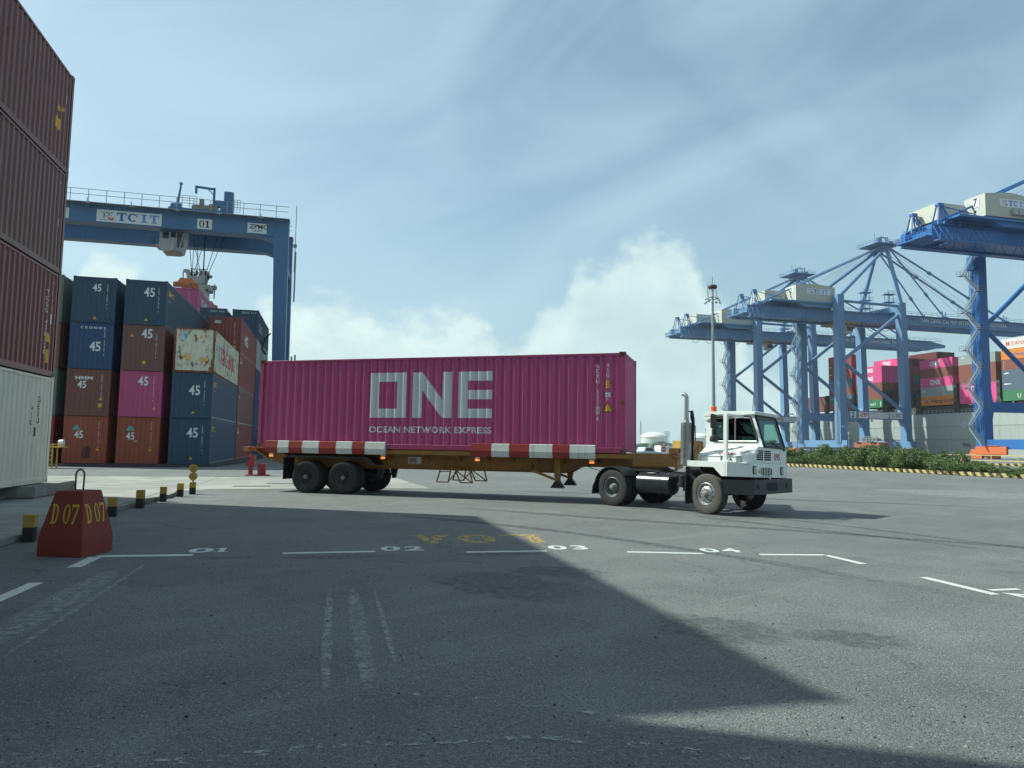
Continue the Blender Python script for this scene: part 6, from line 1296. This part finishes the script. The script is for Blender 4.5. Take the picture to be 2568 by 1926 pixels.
# hydrant cabinet and pillar
hyr = paint('hydrant_red', (.30, .025, .03), .5, .25, .3); hc_ = empty('hydrant_cabinet', (44.2, 43.8, .14), .3, 'red hose cabinet on a stand among the shrubs', 'hydrant cabinet')
q = MB(); q.box((-.14, -.25, .2), (.14, .25, .95)); obj('cabinet', q, hyr, hc_, bevel=.02); q = MB(); q.box((-.16, -.20, .28), (-.142, .20, .86)); dr_ = obj('cabinet_door', q, paint('hydrant_dark_red', (.16, .015, .02), .5), hc_); q = MB(); q.box((-.165, -.08, .5), (-.161, .08, .7)); obj('door_window', q, white_p, dr_); q = MB(); q.box((-.05, -.22, 0), (.05, -.14, .2)); q.box((-.05, .14, 0), (.05, .22, .2)); obj('stand', q, hyr, hc_)
q = MB(); q.lathe([(.14, 0), (.14, .06), (.07, .09), (.07, .75), (.11, .78), (.11, .84), (.08, .92), (.03, 1.0), (.001, 1.02)], 16); q.tube([(0, -.16, .62), (0, .16, .62)], .05, 8); hp_ = obj('fire_hydrant', q, hyr, smooth=True); hp_.location = (44.0, 42.4, .14); tag(hp_, 'red pillar fire hydrant beside the red hose cabinet', 'fire hydrant')
# low white wall with openings and striped top
wl = empty('low_wall', (50, 36, 0), 0, 'low whitewashed wall with openings and a striped coping behind the shrubs', 'wall'); q = MB()
for k in range(9): q.box((.0, -12 + k * 2.6, 0), (.22, -12 + k * 2.6 + .5, .62))
q.box((.05, -12, 0), (.17, 10, .18)); q.box((0, -12, .45), (.22, 10, .62)) if False else None
obj('wall_posts', q, paint('whitewash', (.50, .51, .47), .8, .2, .4), wl); q = MB(); q.box((-.03, -12, .621), (.25, 10, .78)); obj('coping', q, kst, wl)
# yellow railing
yr = paint('yellow_rail', (.50, .40, .16), .5, .2, .3)
fr_ = empty('railing', (66, 58, 0), 0, 'pale yellow two bar railing behind the shrubs under the bright blue crane', 'railing'); q = MB()
for z in (.75, 1.3): q.bar((0, -16, z), (0, 8, z), .08)
for k in range(9): q.bar((0, -16 + k * 3, 0), (0, -16 + k * 3, 1.3), .07)
obj('rails', q, yr, fr_)
# dark stacked flat racks
fd = paint('flatrack_black', (.02, .022, .024), .6, .3, .3)
for (x, y, n_, lb) in ((72, 54, 3, 'pile of dark steel flat racks behind the yellow railing under crane 7'), (84, 108, 4, 'pile of dark steel flat racks standing behind the tractor nose')):
    e_ = empty('flat_rack_pile', (x, y, 0), PI / 2 if x > 80 else PI / 2, lb, 'flat racks')
    for k in range(n_):
        q = MB(); o_ = rng.uniform(-.4, .4); q.box((-6 + o_, -1.2, k * .52 + .12), (6 + o_, -.95, k * .52 + .48)); q.box((-6 + o_, .95, k * .52 + .12), (6 + o_, 1.2, k * .52 + .48))
        for j in range(9): q.box((-6 + o_ + j * 1.47, -.95, k * .52 + .2), (-5.85 + o_ + j * 1.47, .95, k * .52 + .42))
        obj('flat_rack', q, fd, e_)
# rusty spreader stack and white lorry cab behind the shrubs
ro_ = paint('rusty_orange_steel', (.30, .09, .045), .7, .35, .4, rust=.42, sc=.5)
SS = empty('spreader_stack', (110, 128.3, 0), PI / 2, 'rusty orange crane spreader frame stacked with grey cable gear behind the shrubs', 'spreader stack')
q = MB(); q.prism([(-3.4, 0), (-3.4, 2.1), (-3.7, 2.3), (-3.7, 3.2), (-3.1, 3.3), (-2.9, 2.9), (-1.4, 2.9), (-1.2, 3.3), (1.3, 3.3), (1.5, 2.9), (2.7, 2.9), (2.9, 3.3), (3.7, 3.2), (3.7, 2.3), (3.5, 2.1), (3.5, 0)], -1.2, 1.2, 'y'); obj('frame', q, ro_, SS, bevel=.03)
q = MB()
for k in range(5): q.tube([(-2 + k * .95, -.5, 3.9), (-2 + k * .95, .5, 3.9)], .32, 10); q.bar((-2.4 + k * 1.0, .6, 3.3), (-2.4 + k * 1.0, .6, 4.5), .1)
for z in (3.6, 4.1, 4.5): q.bar((-2.6, .9, z), (2.4, .9, z), .1)
for k in range(8): q.bar((-2.6 + k * .7, .9, 3.3), (-2.6 + k * .7, .9, 4.5), .06)
obj('cable_gear', q, gall, SS)
LC = empty('lorry', (107, 132, 0), PI / 2 + .1, 'small white lorry cab just left of the rusty spreader stack', 'lorry'); q = MB(); q.prism([(-1.0, .5), (-1.0, 2.0), (.6, 2.0), (1.0, 1.3), (1.05, .5)], -1., 1., 'y'); bdy = obj('cab', q, wpaint, LC, bevel=.06)
q = MB(); q.prism([(-.7, 1.3), (-.7, 1.85), (.5, 1.85), (.8, 1.3)], 1.001, 1.015, 'y'); obj('window', q, dglass, bdy); q = MB(); q.box((-5, -.9, .6), (-1.05, .9, .9)); obj('bed', q, fd, LC)
for x in (.3, -3.8):
    for s in (-1, 1): q = MB(); q.lathe([(.001, -.12), (.3, -.12), (.42, -.09), (.42, .09), (.3, .12), (.001, .12)], 18, Matrix.Translation((x, s * .85, .42)), 'y'); obj('wheel', q, tyre_m, LC, smooth=True)
for (x, y, lb) in ((100, 140, 'small orange bogie machine left of the white lorry cab'), (104, 112, 'small rusty orange machine right of the spreader stack')):
    e_ = empty('port_machine', (x, y, 0), .2, lb, 'machine'); q = MB(); q.prism([(-1.6, .3), (-1.6, 1.5), (-.9, 1.9), (.9, 1.9), (1.6, 1.4), (1.6, .3)], -1.0, 1.0, 'y'); obj('housing', q, orange_b if y > 120 else ro_, e_, bevel=.05)
    q = MB(); [q.tube([(k, -1.05, .4), (k, 1.05, .4)], .4, 12) for k in (-1.0, 1.0)]; obj('wheels', q, tyre_m, e_, smooth=True)
# masts and lamps
HM = empty('high_mast_light', (62.6, 109.5, 0), 0, 'tall grey high mast floodlight with a ring of lamps', 'light mast'); q = MB(); q.tube([(0, 0, 0), (0, 0, 15), (0, 0, 29.4)], [.36, .27, .17], 12); q.lathe([(.5, 0), (.5, .05), (.36, .3)], 12); obj('mast_pole', q, gall, HM, smooth=True)
q = MB(); q.lathe([(.001, 28.9), (.65, 28.9), (.78, 29.05), (.78, 29.3), (.65, 29.5), (.001, 29.55)], 20); q.bar((0, 0, 29.5), (0, 0, 31), .06); q.bar((-1.0, 0, 27.6), (-1.0, 0, 29.8), .05); obj('lamp_ring_cover', q, fd, HM)
q = MB()
for k in range(24): a = 2 * PI * k / 24; q.bar((1.0 * math.cos(a), 1.0 * math.sin(a), 27.2), (1.0 * math.cos(a + .262), 1.0 * math.sin(a + .262), 27.2), .1)
for k in range(6): a = 2 * PI * k / 6; q.bar((0, 0, 27.6), (1.0 * math.cos(a), 1.0 * math.sin(a), 27.2), .1); q.bar((.6 * math.cos(a), .6 * math.sin(a), 28.9), (.9 * math.cos(a), .9 * math.sin(a), 27.3), .06)
lr_ = obj('lamp_ring', q, gall, HM)
for k in range(12): a = 2 * PI * k / 12; q = MB(); q.cb((0, 0, 0), (.36, .28, .2), Matrix.Translation((1.2 * math.cos(a), 1.2 * math.sin(a), 27.0 - .5 * (k % 3) * .6)) @ Matrix.Rotation(a, 4, 'Z') @ Matrix.Rotation(.6, 4, 'Y')); obj('floodlight', q, gall, lr_)
q = MB(); [q.tube([(.6 * s, .3, 2), (.9 * s, .2, 27)], .012, 4) for s in (-1, 1)]; obj('hoist_cable', q, gall, HM)
for (x, y, h, lb) in ((47.8, 66.5, 5.0, 'slim grey street lamp rising beside the tractor windshield'), (70.5, 86.5, 4.6, 'slim grey lamp pole before the crane portal marked 2')):
    e_ = empty('lamp_post', (x, y, 0), 0, lb, 'lamp post'); q = MB(); q.tube([(0, 0, 0), (0, 0, h)], [.06, .04], 8); obj('pole', q, gall, e_, smooth=True); q = MB(); q.bar((0, 0, h), (-.45, .3, h + .35), .04); q.cb((-.5, .3, h + .35), (.5, .25, .1)); q.cb((.1, 0, h - .6), (.35, .25, .3)); obj('lamp_head', q, gall, e_)
# yellow ladder platform left of the yard block
YL = empty('access_ladder', (-15.2, 44.2, 0), 0, 'yellow steel access ladder with platform in front of the yard block', 'ladder'); q = MB()
for x in (0, .45): q.bar((x, 0, 0), (x, 0, 1.35), .07); q.bar((x, .7, 0), (x, .7, 1.2), .07)
for k in range(5): q.bar((0, 0, .2 + k * .25), (.45, 0, .2 + k * .25), .05)
q.box((-.6, -.1, 1.12), (.95, .85, 1.18)); q.bar((-.6, -.1, 1.3), (.95, -.1, 1.3), .05); obj('ladder_frame', q, paint('safety_yellow', (.50, .33, .03), .5, .2, .3), YL)
q = MB(); q.lathe([(.001, -.12), (.18, -.12), (.2, -.05), (.2, .12), (.001, .14)], 16, Matrix.Translation((.75, .3, 1.36)), 'x'); obj('white_drum', q, white_p, YL, smooth=True)
# red hydrant stand behind the trailer tail
RS = empty('hydrant_stand', (-3.4, 36.5, 0), .0, 'red steel hydrant stand behind the trailer tail', 'hydrant stand'); q = MB(); q.box((-.52, -.3, 0), (.55, .3, .05)); obj('base_plate', q, hyr, RS)
q = MB(); q.tube([(-.32, 0, .05), (-.32, 0, .5)], .11, 12); q.prism([(-.55, .45), (-.5, .62), (-.30, .95), (-.12, .95), (-.12, .45)], -.2, .2, 'y'); q.tube([(-.3, 0, .9), (-.3, 0, 1.02)], .09, 10); obj('hydrant_head', q, hyr, RS, bevel=.0); q = MB(); q.box((.02, -.16, .05), (.38, .16, .58)); obj('valve_box', q, hyr, RS, bevel=.01)
# things across the apron, seen beneath the exhaust
YB = empty('steel_bin', (31.6, 60, 0), .2, 'ochre yellow steel bin standing behind the exhaust stack', 'bin'); q = MB(); q.box((-1.0, -.9, .15), (1.0, .9, 2.25)); obj('bin_body', q, paint('ochre_bin', (.40, .25, .04), .6, .25, .4), YB, bevel=.03); q = MB(); [q.box((-1.04 + k * .5, -.96, .1), (-.96 + k * .5, -.9, 2.2)) for k in range(5)]; q.box((-1.0, -.8, 0), (1.0, .8, .14)); obj('bin_ribs', q, ochre, YB); q = MB(); q.tube([(.95, 0, 2.2), (.93, 0, 3.7)], .05, 6); obj('bin_pole', q, fd, YB)
for (x, y, lb, rz) in ((40.9, 90, 'pale blue pickup truck far behind the trailer front', .2), (45.9, 92, 'small white van far behind the trailer headboard', .1)):
    e_ = empty('parked_pickup' if 'pickup' in lb else 'parked_van', (x, y, 0), rz, lb, 'pickup' if 'pickup' in lb else 'van'); q = MB()
    q.prism([(-2.4, .45), (-2.4, 1.0), (-.5, 1.05), (-.3, 1.6), (.9, 1.6), (1.4, 1.05), (2.3, .95), (2.35, .45)] if 'pickup' in lb else [(-2.1, .45), (-2.1, 1.85), (1.2, 1.85), (1.9, 1.15), (2.1, 1.05), (2.1, .45)], -.85, .85, 'y'); bd_ = obj('vehicle_body', q, paint('pale_blue_car', (.42, .52, .55), .35, .1, .1) if 'pickup' in lb else wpaint, e_, bevel=.05)
    q = MB(); q.prism([(-.25, 1.1), (-.15, 1.5), (.8, 1.5), (1.2, 1.1)], -.862, -.852, 'y'); obj('window', q, dglass, bd_)
    for xx in (-1.5, 1.5):
        for s in (-1, 1): q = MB(); q.lathe([(.001, -.1), (.25, -.1), (.36, -.07), (.36, .07), (.25, .1), (.001, .1)], 16, Matrix.Translation((xx, s * .78, .36)), 'y'); obj('wheel', q, tyre_m, e_, smooth=True)
WS = empty('warning_sign', (34.1, 70, 0), 0, 'small red and white warning sign on a striped pole beyond the trailer', 'sign'); q = MB(); q.tube([(0, 0, 0), (0, 0, 2.2)], .04, 6); obj('sign_pole', q, white_p, WS); rw = flat('sign_red', (.5, .05, .04))
q = MB(); q.prism([(-.32, 1.75), (.32, 1.75), (0, 2.3)], -.05, -.03, 'y'); t_ = obj('triangle_plate', q, rw, WS); q = MB(); q.prism([(-.18, 1.83), (.18, 1.83), (0, 2.14)], -.056, -.051, 'y'); obj('triangle_field', q, white_p, t_); q = MB(); q.lathe([(.28, -.05), (.28, -.03), (.001, -.03)], 16, Matrix.Translation((0, 0, 1.42)), 'y'); q.lathe([(.001, -.05), (.28, -.05)], 16, Matrix.Translation((0, 0, 1.42)), 'y'); obj('round_plate', q, rw, WS); q = MB(); q.box((-.2, -.06, 1.37), (.2, -.051, 1.47)); obj('bar', q, white_p, WS)
gr_ = empty('guard_rail', (44, 100, 0), .05, 'long white guard rail across the far apron behind the trailer front', 'guard rail'); q = MB(); [q.bar((-14, 0, z), (12, 0, z), .1) for z in (.6, 1.0)]; [q.bar((-14 + k * 2, 0, 0), (-14 + k * 2, 0, 1.0), .1) for k in range(14)]; obj('rails', q, white_p, gr_)
# far shore with the gas tanks
q = MB(); q.box((300, 1150, -3), (3000, 2900, .8)); structure('far_shore', q, paint('shore_green', (.06, .08, .05), .9, .3, 0, sc=.02))
tankw = paint('tank_white', (.62, .62, .56), .5, .05, .1, sc=.02)
for (x, r0, lb) in ((659.5, 29.5, 'white domed storage tank on the far shore, left one'), (764, 29.5, 'white domed storage tank on the far shore behind the exhaust')):
    T_ = empty('storage_tank', (x, 1400, 0), 0, lb, 'storage tank', 'domed tanks on the far shore'); q = MB(); q.lathe([(r0, .8), (r0, 21), (r0 + .7, 21.4), (r0 + .7, 22.2)], 48); obj('tank_wall', q, tankw, T_, smooth=True)
    q = MB(); q.lathe([(r0 + .6, 22.2)] + [(r0 * math.cos(R(a)), 22.2 + 10.5 * math.sin(R(a))) for a in range(8, 90, 8)] + [(.01, 32.8)], 48); obj('tank_dome', q, tankw, T_, smooth=True)
    q = MB(); [q.bar((r0 * .75 + k * 3.5, -6, .8), (r0 * .75 + k * 3.5, -6, 34), .5) for k in range(4)]; [q.box((r0 * .7, -9, z), (r0 * .7 + 14, -3, z + .7)) for z in (26, 30, 34)]; [q.bar((r0 * .75 + k * 3.5, -6, z), (r0 * .75 + (k + 1) * 3.5, -6, z + 6), .3) for k in range(3) for z in range(2, 30, 6)]; obj('platform_tower', q, gall, T_)
TM = empty('lattice_mast', (630, 1400, 0), 0, 'thin lattice radio mast left of the white domed tank', 'mast'); q = MB(); [q.bar((dx, dy, .8), (dx * .3, dy * .3, 56), .5) for dx in (-2, 2) for dy in (-2, 2)]; [q.bar((-2 * (1 - z / 80), 0, z), (2 * (1 - z / 80), 0, z + 4), .3) for z in range(2, 52, 4)]; obj('mast_frame', q, gall, TM)
q = MB(); rr = random.Random(3); x = 520.
while x < 1500:
    w = rr.uniform(18, 60); q.box((x, 1300 + rr.uniform(-20, 60), .8), (x + w, 1330, rr.uniform(4, 9))); x += w + rr.uniform(5, 30)
ob_ = structure('far_shore', q, paint('far_roofs_grey', (.30, .32, .32), .8, .2, 0, sc=.03))
q = MB(); x = 330.
while x < 2400:
    w = rr.uniform(9, 22); h = rr.uniform(5, 11); pts = [(x + w * math.cos(a) * rr.uniform(.8, 1.1), .8 + h * math.sin(a) * rr.uniform(.75, 1.1)) for a in [PI * i / 9 for i in range(10)]]; yy = 1180 + rr.uniform(0, 60); q.prism(pts, yy, yy + 18, 'y'); x += w * rr.uniform(.7, 1.5)
tag(obj('shore_trees', q, leafm[1]), 'low belt of trees along the far shore under the haze', 'trees', kind='stuff')
# tan mast head showing above the truck container
CT = empty('cable_post', (-5.4, 100, 0), 0, 'tan twin post standing far off, its head above the magenta container', 'post'); q = MB(); [q.bar((s * .22, 0, 0), (s * .22, 0, 13.0 + (.25 if s > 0 else 0)), .22) for s in (-1, 1)]; q.box((-.45, -.3, 11.2), (.45, .3, 12.3)); obj('twin_post', q, paint('tan_post', (.30, .24, .15), .6), CT)
# wear on the ground ------------------------------------------------------
def wob(a, b, w, seed, n=26):
    r_ = random.Random(seed); A = Vector((*a, 0)); B = Vector((*b, 0)); t = (B - A).normalized(); nn = Vector((-t.y, t.x, 0)); L_, Rr = [], []
    for i in range(n + 1):
        p = A.lerp(B, i / n); k = .55 + .45 * math.sin(PI * i / n); L_.append(p + nn * w / 2 * k * r_.uniform(.75, 1.2)); Rr.append(p - nn * w / 2 * k * r_.uniform(.75, 1.2))
    q = MB(); V = [v for pr in zip(L_, Rr) for v in pr]; q.add([(v.x, v.y, .004) for v in V], [(2 * i, 2 * i + 1, 2 * i + 3, 2 * i + 2) for i in range(n)]); return q
for a, b, w, s in (((.05, 8.6), (.0, 4.9), .10, 1), ((.27, 8.5), (.32, 4.9), .17, 2), ((.52, 8.5), (.52, 5.4), .06, 3), ((-2.33, 10.7), (-2.34, 6.1), .09, 4), ((-2.55, 10.2), (-2.65, 6.0), .45, 5)): structure('tyre_scuff', wob(a, b, w, s), mk_s, fix=False)
for a, b, w, s in (((-.8, 10.95), (1.0, 10.72), .5, 11), ((1.9, 10.75), (3.2, 10.6), .3, 12), ((1.2, 9.4), (2.9, 7.4), 1.3, 13), ((2.2, 9.6), (3.6, 8.7), .8, 14), ((2.9, 6.6), (4.0, 5.5), .9, 15), ((3.9, 5.9), (5.0, 5.2), .5, 16), ((-1.8, 10.9), (-.9, 10.95), .25, 17)): structure('oil_stain', wob(a, b, w, s, 14), mk_d, fix=False)
def curve_strip(pts, w):
    P_ = [Vector((*p_, 0)) for p_ in pts]; out_ = []
    for i in range(len(P_) - 1):
        for k in range(8):
            t = k / 8; p0, p1, p2, p3 = P_[max(i - 1, 0)], P_[i], P_[i + 1], P_[min(i + 2, len(P_) - 1)]
            out_.append(.5 * ((2 * p1) + (p2 - p0) * t + (2 * p0 - 5 * p1 + 4 * p2 - p3) * t * t + (3 * p1 - p0 - 3 * p2 + p3) * t ** 3))
    out_.append(P_[-1]); q = MB(); V = []
    for i, v in enumerate(out_):
        t = (out_[min(i + 1, len(out_) - 1)] - out_[max(i - 1, 0)]).normalized(); n = Vector((-t.y, t.x, 0)) * w / 2; V += [(v + n)[:2] + (.004,), (v - n)[:2] + (.004,)]
    q.add(V, [(2 * i, 2 * i + 1, 2 * i + 3, 2 * i + 2) for i in range(len(out_) - 1)]); return q
for pts, w in (([(8.2, 16.5), (9.62, 13.16), (10.5, 11.0), (10.9, 9.2), (10.9, 7.)], .26), ([(9.4, 17.2), (10.6, 14.3), (11.2, 12.), (11.7, 9.6), (11.8, 7.2)], .2), ([(3.4, 26), (7.5, 24.4), (14, 21.0), (21, 16.)], .5), ([(2., 20), (6.2, 15.5), (10, 12.0), (15, 6.5)], .35), ([(0.2, 18), (4.2, 13.5), (6.9, 7.5), (7.4, 4)], .3)):
    structure('tyre_track', curve_strip(pts, w), mk_t, fix=False)
structure('dusty_patch', quad([(20.2, 26.0), (21.7, 23.0), (23.2, 19.7), (28.5, 21.5), (26, 24.6), (23, 26.4)], .004), mk_l, fix=False)
q = MB(); r_ = random.Random(21); used_ = []
for i in range(260):
    t = r_.random(); x = -1.7 + t * 4.6; y = 4.15 - .03 * x - .06 * max(0, x - .6) ** 2 + r_.gauss(0, .055)
    if True: x = r_.uniform(-2.6, 1.8); y = r_.choice([r_.uniform(10.8, 16), r_.gauss(5.2, .25), r_.gauss(7.4, 1.2)])
    s = r_.uniform(.006, .040) if False else r_.uniform(.005, .016) * max(1, y / 7)
    if any((x - a) ** 2 + (y - b) ** 2 < (1.35 * (s + c)) ** 2 for a, b, c in used_): continue
    used_.append((x, y, s)); n_ = r_.randint(7, 10); e_ = r_.uniform(.85, 1.3)
    q.add([(x + s * e_ * math.cos(2 * PI * k / n_) * r_.uniform(.5, 1.1), y + s / e_ * .9 * math.sin(2 * PI * k / n_) * r_.uniform(.5, 1.1), .0042) for k in range(n_)], [tuple(range(n_))])
structure('road_marking', curve_strip([(-2.2, 4.20), (-.67, 4.13), (.1, 4.15), (.99, 4.05), (1.43, 3.94), (1.75, 3.80), (2.3, 3.5)], .085), mk_c, fix=False); structure('road_marking', curve_strip([(.3, 4.95), (.9, 4.75), (1.5, 4.4), (2.1, 4.0)], .06), mk_c, fix=False)
structure('paint_flecks', q, flat('old_paint_flecks', (.25, .26, .245), .85), fix=False)
# loose grit
q = MB(); r_ = random.Random(33)
for i in range(2600):
    d_ = 2.6 + 11 * r_.random() ** 1.5; a = r_.uniform(-.45, .95); x, y = d_ * math.sin(a), d_ * math.cos(a); s = r_.uniform(.004, .010) * (1.8 if r_.random() < .06 else 1); q.k = 0 if r_.random() < .55 else 1
    V = [Vector((x, y, 0)) + Vector((r_.uniform(.6, 1) * s * c[0], r_.uniform(.6, 1) * s * c[1], max(0.0005, r_.uniform(.6, 1) * s * c[2]))) for c in ((1, 0, 0), (0, 1, 0), (-1, 0, 0), (0, -1, 0), (.1, .1, 1))]
    q.add(V, [(0, 1, 4), (1, 2, 4), (2, 3, 4), (3, 0, 4)])
tag(obj('gravel', q, [flat('grit_dark', (.02, .02, .02), .9), flat('grit_light', (.28, .27, .25), .9)], fix=False), 'loose grit scattered over the asphalt', 'gravel', kind='stuff')
# drain grate and iron covers in the concrete band
q = MB(); 
for (x, y) in ((-2.4, 29.5), (-1.2, 31.8), (-3.4, 27.6)):
    q.box((x, y, .0045), (x + 1.3, y + .5, .009))
structure('drain_cover', q, paint('iron_cover', (.05, .05, .048), .8))
# ------------------------------------------------------------------ haze
hz_m = bpy.data.materials.new('haze'); hz_m.use_nodes = True; g = N(hz_m.node_tree); pv_ = g.n('VolumePrincipled'); pv_.inputs['Color'].default_value = (.93, .98, 1.0, 1); pv_.inputs['Density'].default_value = HAZE; pv_.inputs['Anisotropy'].default_value = .2
o_ = g.n('OutputMaterial'); g.nt.links.new(pv_.outputs[0], o_.inputs['Volume'])
q = MB(); q.box((-2700, -320, -7.5), (3100, 3100, 92)); hb_ = tag(obj('haze', q, hz_m), 'thin pale haze filling the air over the port', 'haze', kind='stuff')
